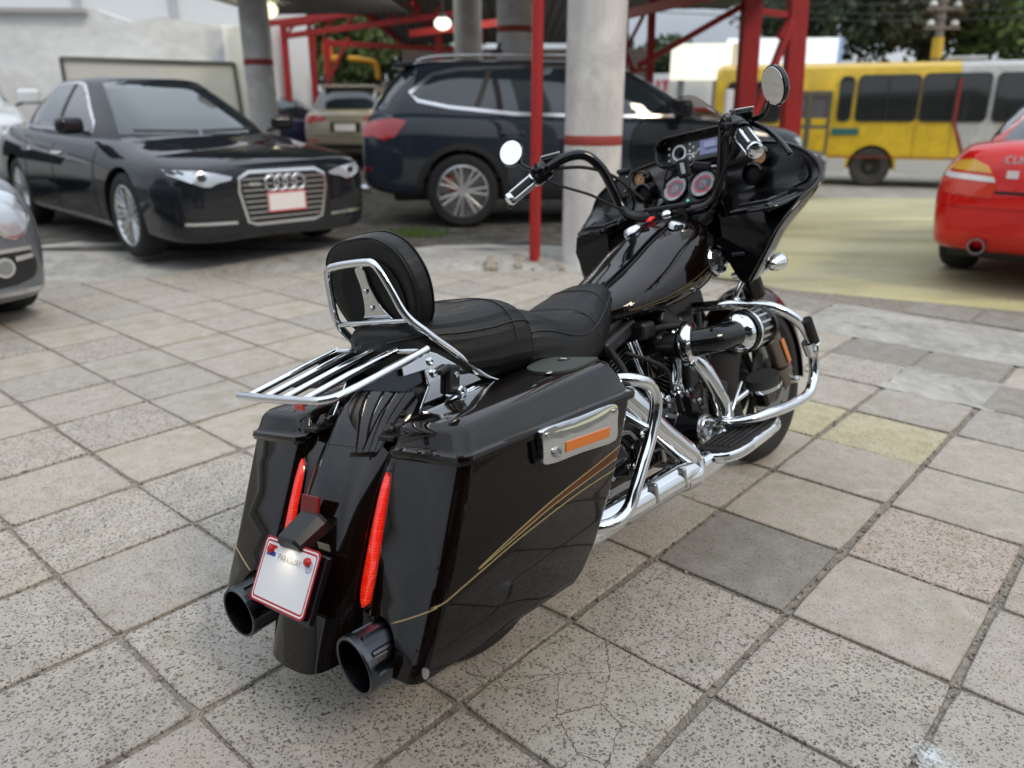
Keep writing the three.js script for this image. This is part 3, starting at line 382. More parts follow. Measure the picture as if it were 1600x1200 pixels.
    Q('speaker_grille', onto(lid, spk, [[0, 1, 0], [1, 0, 0], [0, 0, 1], [0, -1, 0]], 0.005, 0.02, 0.012), std(0xffffff, 0.75, 0, { map: meshTex, bumpMap: meshTex, bumpScale: 0.001 }));
    Q('speaker_emblem', lathe([[0.0001, 0.0015], [0.013, 0.0015], [0.014, 0]], [0.285, lidTop(0.285, 0.262) + 0.005, 0.262], [0, 1, 0.06], 20), M.hole); Q('emblem_lettering', at(text('ooo', 0.007, 0.001), 0.285, lidTop(0.285, 0.262) + 0.0068, 0.262, -PI / 2 + 0.05, 0, PI / 2), std([0.8, 0.8, 0.8], 0.4));
    Q('lid_button', at(new THREE.SphereGeometry(1, 16, 8).scale(0.02, 0.003, 0.010), 0.2, lidTop(0.2, 0.30) + 0.001, 0.295, 0, 0.3, 0), M.brushed);
    const lt = new THREE.Group(); lt.name = 'latch'; bag.add(lt); const L = (n, g, m) => P(n, F(g), m, lt); const tz = (x) => lerp(0.376, 0.389, (x + 0.136) / 0.48) + 0.002;
    const po = smooth([[0.036, 0.597], [0.0315, 0.567], [0.0285, 0.540], [0.040, 0.5325], [0.14, 0.5245], [0.244, 0.5165], [0.2535, 0.523], [0.262, 0.555], [0.2685, 0.583], [0.260, 0.5915], [0.15, 0.5965], [0.046, 0.6005]], 4), pc = [0.148, 0.558];
    L('latch_plate', loft([[1, 0], [1.0, 0.011], [0.985, 0.0140], [0.955, 0.0155], [0.8, 0.0161], [0.5, 0.0165], [0.2, 0.0166]].map(([k, z]) => po.map(([x, y]) => { const X = pc[0] + (x - pc[0]) * (k < 0.95 ? k : 1 - (1 - k) * 0.45), Y = pc[1] + (y - pc[1]) * k; return [X, Y, tz(X) + z]; })), { crease: 0.35 }), M.chrome);
    const am = ext([[0.094, 0.561], [0.090, 0.541], [0.224, 0.531], [0.230, 0.552]], 0.004, 0.0015); { const p = am.attributes.position; for (let i = 0; i < p.count; i++) p.setZ(i, p.getZ(i) + tz(p.getX(i)) + 0.0150); } L('reflector', am, M.amber);
    L('key_lock', lathe([[0.0001, 0.004], [0.006, 0.004], [0.007, 0.006], [0.010, 0.006], [0.011, 0]], [0.066, 0.549, tz(0.066) + 0.0155], [0, 0, 1], 20), M.brushed); L('latch_screw', bolt([0.05, 0.588, tz(0.05) + 0.0155], [0, 0, 1], 0.005), M.brushed); L('latch_screw', bolt([0.252, 0.578, tz(0.25) + 0.0155], [0, 0, 1], 0.005), M.brushed);
    L('latch_shade', rbox([0.024, 0.566, 0.379], [0.010, 0.056, 0.012], 0.003), M.gloss);  // black block stands in for the shaded gap beside the latch
    for (const [q, m, w, l] of [[s1, M.gold, 0.0026, 0.0012], [s2, M.gold, 0.0026, 0.0012], [s3, M.gold, 0.0026, 0.0012]]) Q('pinstripe', onto(body, sweep(q, 0, w * 0.72), [[0, 0, 1], [1, 0, 0], [0, 1, 0], [0, 0, -1]], l, 0.02, 0.002), m);
    Q('painted_flame', onto(body, [...s1.slice(0, 4), ...[...s2].slice(0, 4).reverse()], [[0, 0, 1], [1, 0, 0], [0, 1, 0], [0, 0, -1]], 0.0007, 0.02, 0.0012), M.copper);
    Q('pinstripe', onto(body, sweep([[0.355, 0.3665], [0.32, 0.352], [0.285, 0.338], [0.25, 0.326]], 0, 0.0019), [[-1, 0, 0], [0, 0, 1], [0, 1, 0], [1, 0, 0]], 0.0012, 0.02, 0.002), M.gold);
    Q('corner_emblem', onto(body, Array.from({ length: 14 }, (_, i) => [-0.287 + 0.006 * Math.cos(i / 14 * 2 * PI), 0.266 + 0.011 * Math.sin(i / 14 * 2 * PI)]), [[0, 0, 1], [1, 0, 0], [0, 1, 0], [0, 0, -1]], 0.0015, 0.01, 0.002), M.brushed);
    Q('bag_mount', [rbox([-0.10, 0.615, 0.135], [0.05, 0.012, 0.05], 0.004), lathe([[0.0001, 0], [0.013, 0], [0.013, 0.012], [0.009, 0.016], [0.0001, 0.016]], [-0.095, 0.62, 0.118], [-0.4, 0.5, 0.1], 16)], M.satin);
  }
}
{ // ---- mufflers and pipes
  for (const s of [1, -1]) {
    const tip = V(-0.338, 0.2655, 0.2125 * s), dir = V(1.2, 0.026, 0.0825 * s).normalize(), pt = (d) => tip.clone().addScaledVector(dir, d).toArray();
    const k = new THREE.Group(); k.name = 'muffler'; bike.add(k);
    P('muffler_can', [lathe([[0.050, 0.10], [0.050, 0.42], [0.044, 0.47], [0.0385, 0.50], [0.0385, 0.97], [0.034, 1.0], [0.027, 1.04], [0.026, 1.12]], pt(0), dir.toArray(), 40)], s > 0 ? M.chrome : M.darkChrome, k);
    const n = 10, prof = (a) => { const q = ((a / (2 * PI) * n) % 1 + 1) % 1; return q < 0.2 ? 0.0500 : 0.0545; }, rg = []; for (const [d, f, inn] of [[0.115, 0.97, 0], [0.10, 1, 0], [0.022, 1.0, 0], [0.015, 1.05, 1], [0.003, 1.05, 1], [0, 1.02, 1], [0.001, 0.93, 1], [0.02, 0.90, 1], [0.11, 0.88, 1]]) { const c = V(...pt(d)), r = [], e1 = V(0, 1, 0).cross(dir).normalize(), e2 = dir.clone().cross(e1); for (let i = 0; i < 120; i++) { const a = i / 120 * 2 * PI, q = (inn ? 0.0535 : prof(a)) * f; r.push(c.clone().addScaledVector(e1, Math.cos(a) * q).addScaledVector(e2, Math.sin(a) * q).toArray()); } rg.push(r); }
    P('exhaust_tip', loft(rg, { cap: false, crease: 0.4 }), M.darkChrome, k); P('tip_baffle', [cyl(pt(0.16), pt(0.162), 0.049, 0.049, 30)], M.steel, k);
  }
  P('rear_header_shield', tube([[0.50, 0.555, 0.235], [0.545, 0.50, 0.25], [0.60, 0.43, 0.262], [0.665, 0.365, 0.272], [0.715, 0.312, 0.28], [0.708, 0.276, 0.285], [0.64, 0.278, 0.285]], 0.031, { seg: 60, rad: 18 }), M.chrome);
  P('front_header_shield', tube([[0.865, 0.57, 0.20], [0.90, 0.52, 0.225], [0.94, 0.44, 0.24], [0.965, 0.37, 0.245], [0.955, 0.315, 0.25], [0.90, 0.27, 0.262], [0.80, 0.266, 0.275], [0.70, 0.272, 0.284]], 0.0255, { seg: 70, rad: 18 }), M.chrome);
  for (const [x, y, z] of [[0.62, 0.276, 0.312], [0.50, 0.277, 0.305]]) P('pipe_clamp', rbox([x, y + 0.02, z - 0.01], [0.014, 0.05, 0.03], 0.004), M.brushed);
  both('bag_guard', tube([[0.30, 0.60, 0.17], [0.31, 0.615, 0.26], [0.335, 0.622, 0.355], [0.375, 0.612, 0.385], [0.412, 0.590, 0.388], [0.430, 0.548, 0.386], [0.402, 0.482, 0.382], [0.362, 0.430, 0.380], [0.326, 0.384, 0.378], [0.295, 0.345, 0.374], [0.258, 0.329, 0.366], [0.21, 0.329, 0.34], [0.17, 0.335, 0.27]], 0.0145, { seg: 90, rad: 14 }), M.chrome);
  both('guard_brace', tube([[0.345, 0.578, 0.19], [0.36, 0.565, 0.28], [0.395, 0.50, 0.372]], 0.010, { seg: 24 }), M.chrome);
}
{ // ---- seat, backrest, rack
  const ringAt = (x, y0, y1, hw, n, round, tilt = 0) => { const r = []; for (let i = 0; i < 40; i++) { const a = i / 40 * 2 * PI, ca = Math.cos(a), sa = Math.sin(a), e = 2 / n; r.push([x + tilt * (sa > 0 ? sa : 0), (y0 + y1) / 2 + (y1 - y0) / 2 * Math.sign(sa) * Math.abs(sa) ** (sa > 0 ? 2 / round : e), hw * Math.sign(ca) * Math.abs(ca) ** e]); } return r; };
  const seat = new THREE.Group(); seat.name = 'seat'; bike.add(seat);
  const pas = [[-0.020, 0.765, 0.785, 0.035], [-0.014, 0.735, 0.804, 0.075], [0.005, 0.705, 0.820, 0.108], [0.045, 0.685, 0.828, 0.136], [0.10, 0.66, 0.828, 0.157], [0.18, 0.645, 0.828, 0.172], [0.245, 0.64, 0.832, 0.178], [0.280, 0.64, 0.822, 0.178], [0.297, 0.65, 0.797, 0.170]].map(([x, a, b, w]) => ringAt(x, a, b, w, 3.4, 2.7, -0.0));
  const dimple = (g, list) => { const p = g.attributes.position; for (let i = 0; i < p.count; i++) { const x = p.getX(i), y = p.getY(i), z = p.getZ(i); for (const [cx, cz, r, d] of list) { const q = ((x - cx) ** 2 + (z - cz) ** 2) / (r * r); if (q < 1 && y > 0.7) p.setY(i, y - d * (1 - q) ** 2); } } g.computeVertexNormals(); return g; };
  const fine = (rs, k) => { const o = [], n = rs[0].length, cs = Array.from({ length: n }, (_, j) => curve(rs.map((r) => r[j]))); for (let i = 0; i <= k; i++) o.push(cs.map((c) => c.getPoint(i / k).toArray())); return o; };
  P('pillion_pad', dimple(loft(fine(pas, 60), { crease: 1.2 }), [[0.07, 0.0, 0.06, 0.012], [0.16, 0, 0.12, 0.014]]), M.leather, seat);
  const rid = [[0.265, 0.63, 0.775, 0.155], [0.30, 0.615, 0.796, 0.175], [0.36, 0.60, 0.788, 0.184], [0.42, 0.595, 0.760, 0.184], [0.49, 0.59, 0.745, 0.176], [0.56, 0.60, 0.752, 0.156], [0.63, 0.62, 0.774, 0.128], [0.69, 0.655, 0.790, 0.100], [0.735, 0.70, 0.792, 0.075], [0.757, 0.74, 0.784, 0.05]].map(([x, a, b, w]) => ringAt(x, a, b, w, 3.0, 2.4));
  P('rider_pad', dimple(loft(fine(rid, 70), { crease: 1.2 }), [[0.51, 0, 0.14, 0.018], [0.41, 0, 0.09, 0.008]]), M.leather, seat);
  const pip = (rs, k, a0) => rs.map((r) => { const q = r[Math.round(a0 * 40)]; return [q[0], q[1], q[2]]; });
  for (const s of [0, 1]) { const ix = s ? 18.0 / 40 : 2.0 / 40; const e = (rs) => fine(rs, 30).map((r) => { const q = r[Math.round(ix * 40)]; return [q[0], q[1] + 0.0, q[2] * 1.004]; }); P('seat_piping', [tube(e(pas).slice(2, 29), 0.0028, { seg: 80, rad: 6 }), tube(e(rid).slice(2, 28), 0.0028, { seg: 80, rad: 6 })], M.satin, seat); }
  { const c = fine(pas, 30)[22]; P('seat_seam', tube(c.slice(0, 21).map((q) => [q[0], q[1] + 0.0006, q[2] * 1.003]), 0.0016, { seg: 60, rad: 5 }), M.thread, seat); const d = fine(rid, 40)[22]; P('seat_seam', tube(d.slice(0, 21).map((q) => [q[0], q[1] + 0.0006, q[2] * 1.003]), 0.0016, { seg: 60, rad: 5 }), M.thread, seat); const e2 = fine(rid, 40)[29]; P('seat_seam', tube(e2.slice(0, 21).map((q) => [q[0], q[1] + 0.0006, q[2] * 1.003]), 0.0016, { seg: 60, rad: 5 }), M.thread, seat); }
  P('seat_button', new THREE.SphereGeometry(0.011, 14, 8).scale(1, 0.45, 1).translate(0.07, 0.814, 0), M.leather, seat);
  P('seat_base', rbox([0.30, 0.655, 0], [0.62, 0.07, 0.26], 0.02), M.satin, seat);

  // backrest pad: outline in (z,y), thick along x, tipped back
  const back = new THREE.Group(); back.name = 'backrest'; back.position.set(0.035, 0.90, 0); back.rotation.z = 0.20; back.scale.set(0.76, 0.93, 0.90); bike.add(back);
  const outl = smooth([[0, 0.118], [0.075, 0.112], [0.132, 0.082], [0.160, 0.025], [0.158, -0.03], [0.132, -0.085], [0.08, -0.116], [0, -0.122], [-0.08, -0.116], [-0.132, -0.085], [-0.158, -0.03], [-0.160, 0.025], [-0.132, 0.082], [-0.075, 0.112]], 5);
  const padR = [[-0.036, 0.80], [-0.041, 0.90], [-0.038, 0.975], [-0.028, 1.0], [-0.010, 1.008], [0.012, 1.0], [0.030, 0.96], [0.042, 0.88], [0.050, 0.72], [0.054, 0.4], [0.055, 0.1]].map(([x, k]) => outl.map(([z, y]) => [x + 0.10 * (z * z) * (x > 0 ? -1 : 0.2), y * k, z * k]));
  P('backrest_pad', loft(padR, { crease: 1.2 }), M.leather, back);
  for (const [k, x] of [[0.978, -0.037], [0.985, 0.02]]) P('backrest_seam', tube(outl.map(([z, y]) => [x + 0.10 * z * z * (x > 0 ? -1 : 0.2), y * k * 1.012, z * k * 1.012]), 0.0022, { closed: true, seg: 120, rad: 6 }), M.satin, back);
  P('backrest_panel', ext(outl.map(([z, y]) => [z * 0.70, y * 0.72 - 0.018]), 0.004, 0.001).rotateY(-PI / 2).translate(-0.036, 0, 0), M.rubber, back);
  const brace = ext(smooth([[-0.014, 0.055], [0.014, 0.055], [0.017, 0.01], [0.035, -0.045], [0.085, -0.095], [0.088, -0.108], [0.03, -0.112], [0, -0.125], [-0.03, -0.112], [-0.088, -0.108], [-0.085, -0.095], [-0.035, -0.045], [-0.017, 0.01]], 4), 0.006, 0.002).rotateY(-PI / 2).translate(-0.047, 0, 0);
  P('backrest_plate', brace, M.chrome, back); for (const y of [0.0, -0.04]) P('plate_bolt', bolt([-0.055, y, 0], [-1, 0, 0], 0.006), M.chrome, back);

  const sis = new THREE.Group(); sis.name = 'sissy_bar'; bike.add(sis);
  P('upright_hoop', tube([[0.185, 0.652, 0.150], [0.150, 0.672, 0.150], [0.078, 0.742, 0.146], [0.022, 0.795, 0.138], [-0.010, 0.836, 0.124], [-0.022, 0.890, 0.108], [-0.030, 0.932, 0.092], [-0.032, 0.948, 0.078], [-0.032, 0.952, 0.055], [-0.032, 0.952, -0.055], [-0.032, 0.948, -0.078], [-0.030, 0.932, -0.092], [-0.022, 0.890, -0.108], [-0.010, 0.836, -0.124], [0.022, 0.795, -0.138], [0.078, 0.742, -0.146], [0.150, 0.672, -0.150], [0.185, 0.652, -0.150]], 0.0088, { seg: 160, rad: 12 }), M.chrome, sis);
  P('cross_rod', cyl([-0.005, 0.825, -0.126], [-0.005, 0.825, 0.126], 0.006), M.chrome, sis);
  for (const s of [1, -1]) {
    const pl = ext([[-0.005, 0.752], [0.008, 0.760], [0.03, 0.75], [0.10, 0.700], [0.185, 0.646], [0.190, 0.636], [0.16, 0.632], [0.06, 0.628], [-0.02, 0.618], [-0.062, 0.585], [-0.078, 0.580], [-0.080, 0.596], [-0.045, 0.640], [-0.005, 0.69], [-0.012, 0.735]], 0.006, 0.0018).translate(0, 0, 0.143); P('side_plate', s > 0 ? pl : mirrorZ(pl), M.chrome, sis);
    for (const [x, y] of [[0.008, 0.738], [0.012, 0.712]]) P('plate_bolt', bolt([x, y, 0.149 * s], [0, 0, s], 0.0085), M.chrome, sis);
    P('latch_block', [rbox([0.052, 0.690, 0.158 * s], [0.03, 0.062, 0.016], 0.006, [0, 0, -0.25]), rbox([0.035, 0.715, 0.158 * s], [0.035, 0.014, 0.014], 0.005, [0, 0, 0.2])], M.satin, sis); P('latch_bolt', bolt([0.058, 0.664, 0.166 * s], [0, 0, s], 0.0125, 0.012), M.chrome, sis); P('latch_bolt', bolt([0.056, 0.700, 0.166 * s], [0, 0, s], 0.006), M.brushed, sis);
    P('lower_strut', tube([[0.12, 0.650, 0.157 * s], [0.06, 0.640, 0.160 * s], [-0.01, 0.614, 0.160 * s], [-0.076, 0.586, 0.158 * s]], 0.0085, { rad: 10 }), M.chrome, sis);
    P('docking_post', [lathe([[0.0001, 0], [0.017, 0], [0.017, 0.008], [0.011, 0.012], [0.011, 0.022], [0.016, 0.026], [0.016, 0.034], [0.0001, 0.034]], [-0.072, 0.618, 0.118 * s], [-0.1, 0.1, s], 20)], M.satin, sis);
  }
  const rack = new THREE.Group(); rack.name = 'luggage_rack'; bike.add(rack);
  P('rack_frame', tube([[0.004, 0.764, 0.150], [-0.19, 0.728, 0.150], [-0.226, 0.722, 0.142], [-0.240, 0.7205, 0.115], [-0.243, 0.7205, 0.0], [-0.243, 0.7215, -0.10], [-0.240, 0.7225, -0.182]], 0.0085, { round: 0.02, seg: 90, rad: 12 }), M.chrome, rack);
  P('rack_front_bar', cyl([-0.012, 0.766, -0.148], [-0.004, 0.762, 0.150], 0.0075), M.chrome, rack);
  for (const z of [-0.142, -0.072, -0.002, 0.072]) P('rack_rail', tube([[-0.010, 0.768, z], [-0.10, 0.751, z], [-0.238, 0.7235, z]], 0.0072, { rad: 10 }), M.chrome, rack);
  both('rack_mount', rbox([-0.03, 0.742, 0.147], [0.07, 0.035, 0.006], 0.002), M.chrome, rack);
  P('rack_reflector', rbox([-0.247, 0.709, 0.06], [0.006, 0.012, 0.03], 0.002), M.redLens, rack);
  both('rack_side_plate', ext([[0.0, 0.757], [-0.16, 0.722], [-0.13, 0.712], [-0.06, 0.692], [-0.012, 0.70]], 0.004, 0.001).translate(0, 0, 0.136), M.darkChrome, rack);
}
{ // ---- fuel tank
  const rs = [[0.675, 0.055, 0.695, 0.726], [0.70, 0.095, 0.688, 0.742], [0.75, 0.128, 0.682, 0.762], [0.82, 0.152, 0.678, 0.790], [0.90, 0.166, 0.678, 0.822], [1.0, 0.174, 0.686, 0.870], [1.08, 0.174, 0.698, 0.902], [1.15, 0.164, 0.715, 0.922], [1.20, 0.146, 0.738, 0.926], [1.235, 0.11, 0.77, 0.915], [1.25, 0.06, 0.81, 0.89]];
  const rings = rs.map(([x, hw, y0, y1]) => { const r = []; for (let i = 0; i < 48; i++) { const a = i / 48 * 2 * PI, c = Math.cos(a), s = Math.sin(a); r.push([x, (s > 0 ? lerp(y0, y1, 0.42) + (y1 - lerp(y0, y1, 0.42)) * Math.abs(s) ** 0.92 : lerp(y0, y1, 0.42) + (y0 - lerp(y0, y1, 0.42)) * Math.abs(s) ** 0.6), hw * Math.sign(c) * Math.abs(c) ** (s > 0 ? 0.72 : 0.45)]); } return r; });
  const cs = rings[0].map((_, j) => curve(rings.map((r) => r[j]))), fineR = []; for (let i = 0; i <= 56; i++) fineR.push(cs.map((c) => c.getPoint(i / 56).toArray()));
  const tank = new THREE.Group(); tank.name = 'fuel_tank'; bike.add(tank);
  const tg = loft(fineR, { crease: 1.0 }); P('tank_shell', tg, M.paint, tank);
  const down = [[0, 1.3, 0], [1, 0, 0], [0, 0, 1], [0, -1, 0]], sideR = [[0, 0, 0.4], [1, 0, 0], [0, 1, 0], [0, 0, -1]];
  const cons = smooth([[0.755, 0], [0.77, 0.022], [0.86, 0.030], [0.98, 0.037], [1.09, 0.046], [1.17, 0.052], [1.21, 0.035], [1.22, 0], [1.21, -0.035], [1.17, -0.052], [1.09, -0.046], [0.98, -0.037], [0.86, -0.030], [0.77, -0.022]], 4);
  P('console', onto(tg, cons, down, 0.013, 0.02, 0.02), M.gloss, tank);
  for (const s of [1, -1]) P('console_trim', onto(tg, [[0.76, 0.028 * s], [0.86, 0.036 * s], [0.98, 0.043 * s], [1.09, 0.052 * s], [1.17, 0.058 * s], [1.17, 0.063 * s], [1.09, 0.058 * s], [0.98, 0.048 * s], [0.86, 0.041 * s], [0.76, 0.033 * s]], down, 0.004, 0.02, 0.006), M.satin, tank);
  for (const s of [1, -1]) { const h = hitAt(tg, [1.105, 1.3, 0.082 * s], [0, -1, 0]); P(s > 0 ? 'fuel_cap' : 'fuel_gauge_cap', lathe([[0.0001, 0.016], [0.022, 0.015], [0.030, 0.011], [0.033, 0.004], [0.033, -0.01]], h, [0.12, 1, 0.42 * s], 28), M.chrome, tank); }
  P('ignition_switch', at(new THREE.SphereGeometry(1, 24, 12).scale(0.03, 0.012, 0.02), 1.185, 0.948, 0, 0, 0, 0.35), M.chrome, tank); P('warning_lamp', rbox([1.115, 0.935, -0.022], [0.03, 0.006, 0.018], 0.002, [0, 0, 0.38]), std([0.6, 0.01, 0.01], 0.3, 0, { emissive: lin(1, 0.02, 0.02), emissiveIntensity: 0.25 }), tank);
  for (const s of [1, -1]) {
    const bd = new THREE.Group(); bd.name = 'tank_badge'; { const h = hitAt(tg, [1.142, 0.786, 0.5], [0, 0, -1]); bd.position.set(h[0], h[1], (h[2] + 0.008) * s); } bd.scale.setScalar(1.3); bd.rotation.set(s > 0 ? -0.12 : 0.12, s > 0 ? -0.12 : PI + 0.12, 0); tank.add(bd);
    P('badge_ring', lathe([[0.026, 0.004], [0.030, 0.007], [0.035, 0.004], [0.036, -0.006], [0.0001, -0.006]], [0, 0, 0], [0, 0, 1], 36), M.chrome, bd);
    const bars = [cyl([0, 0, 0], [0, 0, 0.005], 0.009)]; for (let i = 0; i < 9; i++) { const a = i / 9 * 2 * PI; bars.push(rbox([0.017 * Math.cos(a), 0.017 * Math.sin(a), 0.002], [0.014, 0.004, 0.006], 0.001, [0, 0, a])); } P('badge_relief', bars, M.steel, bd); P('badge_ground', cyl([0, 0, -0.001], [0, 0, 0.0005], 0.027), M.brushed, bd);
    const line = (pts, w) => { const c = curve(pts.map((p) => [...p, 0])), a = [], b = []; for (let i = 0; i <= 20; i++) { const p = c.getPoint(i / 20), g = c.getTangent(i / 20); a.push([p.x - g.y * w, p.y + g.x * w]); b.push([p.x + g.y * w, p.y - g.x * w]); } return [...a, ...b.reverse()]; };
    for (const pts of [[[0.74, 0.712], [0.86, 0.722], [0.98, 0.745], [1.09, 0.775]], [[0.74, 0.709], [0.86, 0.714], [1.0, 0.733], [1.1, 0.757]]]) { const g = onto(tg, line(pts, 0.0008), sideR, 0.001, 0.02, 0.002); P('pinstripe', s > 0 ? g : mirrorZ(g), M.dimGold, tank); }
  }
}
{ // ---- engine and running gear
  const en = new THREE.Group(); en.name = 'engine'; bike.add(en); const E = (n, g, m = M.satin) => P(n, g, m, en);
  E('crankcase', [rbox([0.83, 0.33, 0], [0.34, 0.20, 0.22], 0.05, null, 4), cyl([0.84, 0.345, -0.13], [0.84, 0.345, 0.14], 0.115, 0.11, 36)]);
  E('gearbox', [rbox([0.52, 0.36, 0], [0.28, 0.22, 0.24], 0.04, null, 4), rbox([0.52, 0.37, 0.15], [0.20, 0.17, 0.06], 0.025, null, 3)]);
  E('gearbox_cover', [rbox([0.50, 0.385, 0.186], [0.15, 0.12, 0.02], 0.009, [0, 0, -0.3], 3)], M.gloss); for (let i = 0; i < 7; i++) { const a = i / 7 * 2 * PI; E('cover_bolt', bolt([0.50 + 0.075 * Math.cos(a), 0.385 + 0.058 * Math.sin(a), 0.195], [0, 0, 1], 0.006), M.chrome); }
  E('clutch_cable_arm', tube([[0.44, 0.47, 0.19], [0.455, 0.43, 0.2], [0.44, 0.40, 0.2], [0.46, 0.36, 0.2]], 0.006), M.chrome);
  E('cam_cover', [ext(smooth([[0.72, 0.33], [0.76, 0.42], [0.83, 0.455], [0.92, 0.43], [0.96, 0.36], [0.95, 0.29], [0.86, 0.255], [0.77, 0.27]], 5), 0.05, 0.012).translate(0, 0, 0.13)], M.gloss);
  E('timer_housing', cyl([0.905, 0.335, 0.165], [0.905, 0.335, 0.215], 0.050, 0.048, 36), M.gloss); E('timer_cover', lathe([[0.0001, 0.006], [0.018, 0.006], [0.020, 0.010], [0.030, 0.010], [0.034, 0.006], [0.043, 0.006], [0.046, 0]], [0.905, 0.335, 0.215], [0, 0, 1], 36), M.brushed);
  for (let i = 0; i < 9; i++) { const a = i / 9 * 2 * PI; E('case_bolt', bolt([0.84 + 0.10 * Math.cos(a), 0.355 + 0.09 * Math.sin(a), 0.178], [0, 0, 1], 0.0065), M.brushed); }
  E('oil_filter', cyl([1.0, 0.26, 0.02], [1.08, 0.235, 0.02], 0.04, 0.04, 28), M.gloss);
  for (const [bx, tx, nm] of [[0.785, 0.715, 'rear'], [0.885, 1.005, 'front']]) {
    const cg = new THREE.Group(); cg.name = 'cylinder'; en.add(cg); const dx = tx - bx, A = V(bx, 0.43, 0), D = V(dx, 0.225, 0).normalize(), ang = Math.atan2(-D.x, D.y);
    for (let i = 0; i < 15; i++) { const t = 0.012 + i * 0.0125, c = A.clone().addScaledVector(D, t), hd = i > 9; P('cooling_fin', rbox([c.x, c.y, 0], [hd ? 0.158 : 0.148 - Math.abs(4 - i) * 0.001, 0.0052, hd ? 0.205 : 0.19], 0.0025, [0, 0, ang], 1), i % 2 ? M.finEdge : M.satin, cg); }
    P('cylinder_core', [(() => { const g = rbox([0, 0.10, 0], [0.115, 0.21, 0.15], 0.02, null, 2); g.rotateZ(ang); g.translate(A.x, A.y, 0); return g; })()], M.hole, cg);
    const q = A.clone().addScaledVector(D, 0.222); P('rocker_box', [rbox([q.x, q.y, 0], [0.16, 0.045, 0.215], 0.014, [0, 0, ang], 3), (() => { const w = A.clone().addScaledVector(D, 0.25); return rbox([w.x, w.y, 0], [0.12, 0.03, 0.17], 0.012, [0, 0, ang], 3); })()], M.cast, cg);
    for (const z of [-0.08, 0, 0.08]) for (const k of [-1, 1]) { const w = q.clone().addScaledVector(V(D.y, -D.x, 0), 0.066 * k).addScaledVector(D, 0.022); P('head_bolt', bolt([w.x, w.y, z * 1.1], D.toArray(), 0.007), M.chrome, cg); }
    const side = tx < bx ? 1 : -1; for (const k of [0.0, 0.03]) { const b = [0.815 + (tx < bx ? -0.02 - k : 0.05 + k), 0.44, 0.148], e = A.clone().addScaledVector(D, 0.205); P('pushrod_tube', [cyl(b, [e.x + (tx < bx ? 0.028 - k : -0.035 + k * 0.8), e.y, 0.118], 0.0095), lathe([[0.016, 0], [0.016, 0.02], [0.011, 0.03]], b, [0, 1, 0], 16)], M.chrome, cg); }
    P('tappet_block', rbox([bx + (tx < bx ? 0.01 : 0.0), 0.435, 0.14], [0.075, 0.035, 0.045], 0.009), M.gloss, cg); for (const k of [-1, 1]) P('tappet_bolt', bolt([bx + 0.028 * k, 0.44, 0.163], [0, 0.3, 1], 0.006), M.chrome, cg);
  }
  E('carburettor', [rbox([0.85, 0.59, 0.10], [0.07, 0.08, 0.12], 0.02), cyl([0.85, 0.59, 0.1], [0.85, 0.59, 0.2], 0.035)]);
  E('horn_cover', [rbox([0.845, 0.50, -0.14], [0.09, 0.14, 0.05], 0.025, null, 3)], M.chrome);
  const br = new THREE.Group(); br.name = 'air_cleaner'; bike.add(br);
  P('backing_ring', lathe([[0.034, -0.004], [0.056, -0.004], [0.062, 0.004], [0.063, 0.022], [0.056, 0.030], [0.036, 0.032]], [0.862, 0.59, 0.205], [0.30, 0.02, 0.95], 36), M.chrome, br);
  P('intake_elbow', tube([[0.862, 0.59, 0.19], [0.875, 0.592, 0.245], [0.91, 0.594, 0.278], [0.96, 0.594, 0.290], [1.01, 0.592, 0.295]], 0.038, { seg: 40, rad: 24 }), M.gloss, br);
  P('elbow_mouth', lathe([[0.038, -0.006], [0.048, 0.0], [0.056, 0.012], [0.056, 0.020], [0.040, 0.024]], [0.985, 0.592, 0.292], [1, -0.03, 0.1], 32), M.chrome, br);
  P('filter_body', lathe([[0.036, 0], [0.058, 0.004], [0.062, 0.012], [0.062, 0.022], [0.052, 0.03], [0.050, 0.085], [0.060, 0.094], [0.060, 0.108], [0.045, 0.118], [0.0001, 0.12]], [1.012, 0.591, 0.294], [1, -0.03, 0.08], 36), M.gloss, br); P('filter_band', lathe([[0.0625, 0], [0.0635, 0.004], [0.0625, 0.010]], [1.024, 0.591, 0.295], [1, -0.03, 0.08], 36), M.chrome, br);
  for (let i = 0; i < 16; i++) { const a = i / 16 * 2 * PI; P('filter_slat', rbox([1.072, 0.590 + 0.052 * Math.cos(a), 0.298 + 0.052 * Math.sin(a)], [0.055, 0.008, 0.008], 0.002, [a, 0, 0], 1), M.brushed, br); }
  P('breather_hose', tube([[0.80, 0.64, 0.12], [0.84, 0.645, 0.17], [0.90, 0.63, 0.20], [0.93, 0.60, 0.21]], 0.009), M.rubber, br);
  for (const [pts, r, m] of [[[[0.70, 0.60, 0.13], [0.74, 0.57, 0.175], [0.80, 0.53, 0.18], [0.83, 0.47, 0.17]], 0.006, M.rubber], [[[0.92, 0.64, 0.12], [0.96, 0.62, 0.17], [0.98, 0.55, 0.18], [0.97, 0.48, 0.17]], 0.006, M.rubber], [[[0.60, 0.45, 0.18], [0.66, 0.42, 0.20], [0.70, 0.36, 0.20], [0.72, 0.30, 0.19]], 0.007, M.brushed], [[[0.64, 0.62, 0.12], [0.62, 0.57, 0.17], [0.60, 0.51, 0.19]], 0.009, M.rubber], [[[0.98, 0.42, 0.14], [1.03, 0.46, 0.16], [1.06, 0.54, 0.15], [1.05, 0.62, 0.12]], 0.008, M.rubber], [[[0.86, 0.46, 0.16], [0.87, 0.50, 0.17], [0.875, 0.545, 0.165]], 0.008, M.chrome]]) P('engine_hose', tube(pts, r, { rad: 8 }), m);
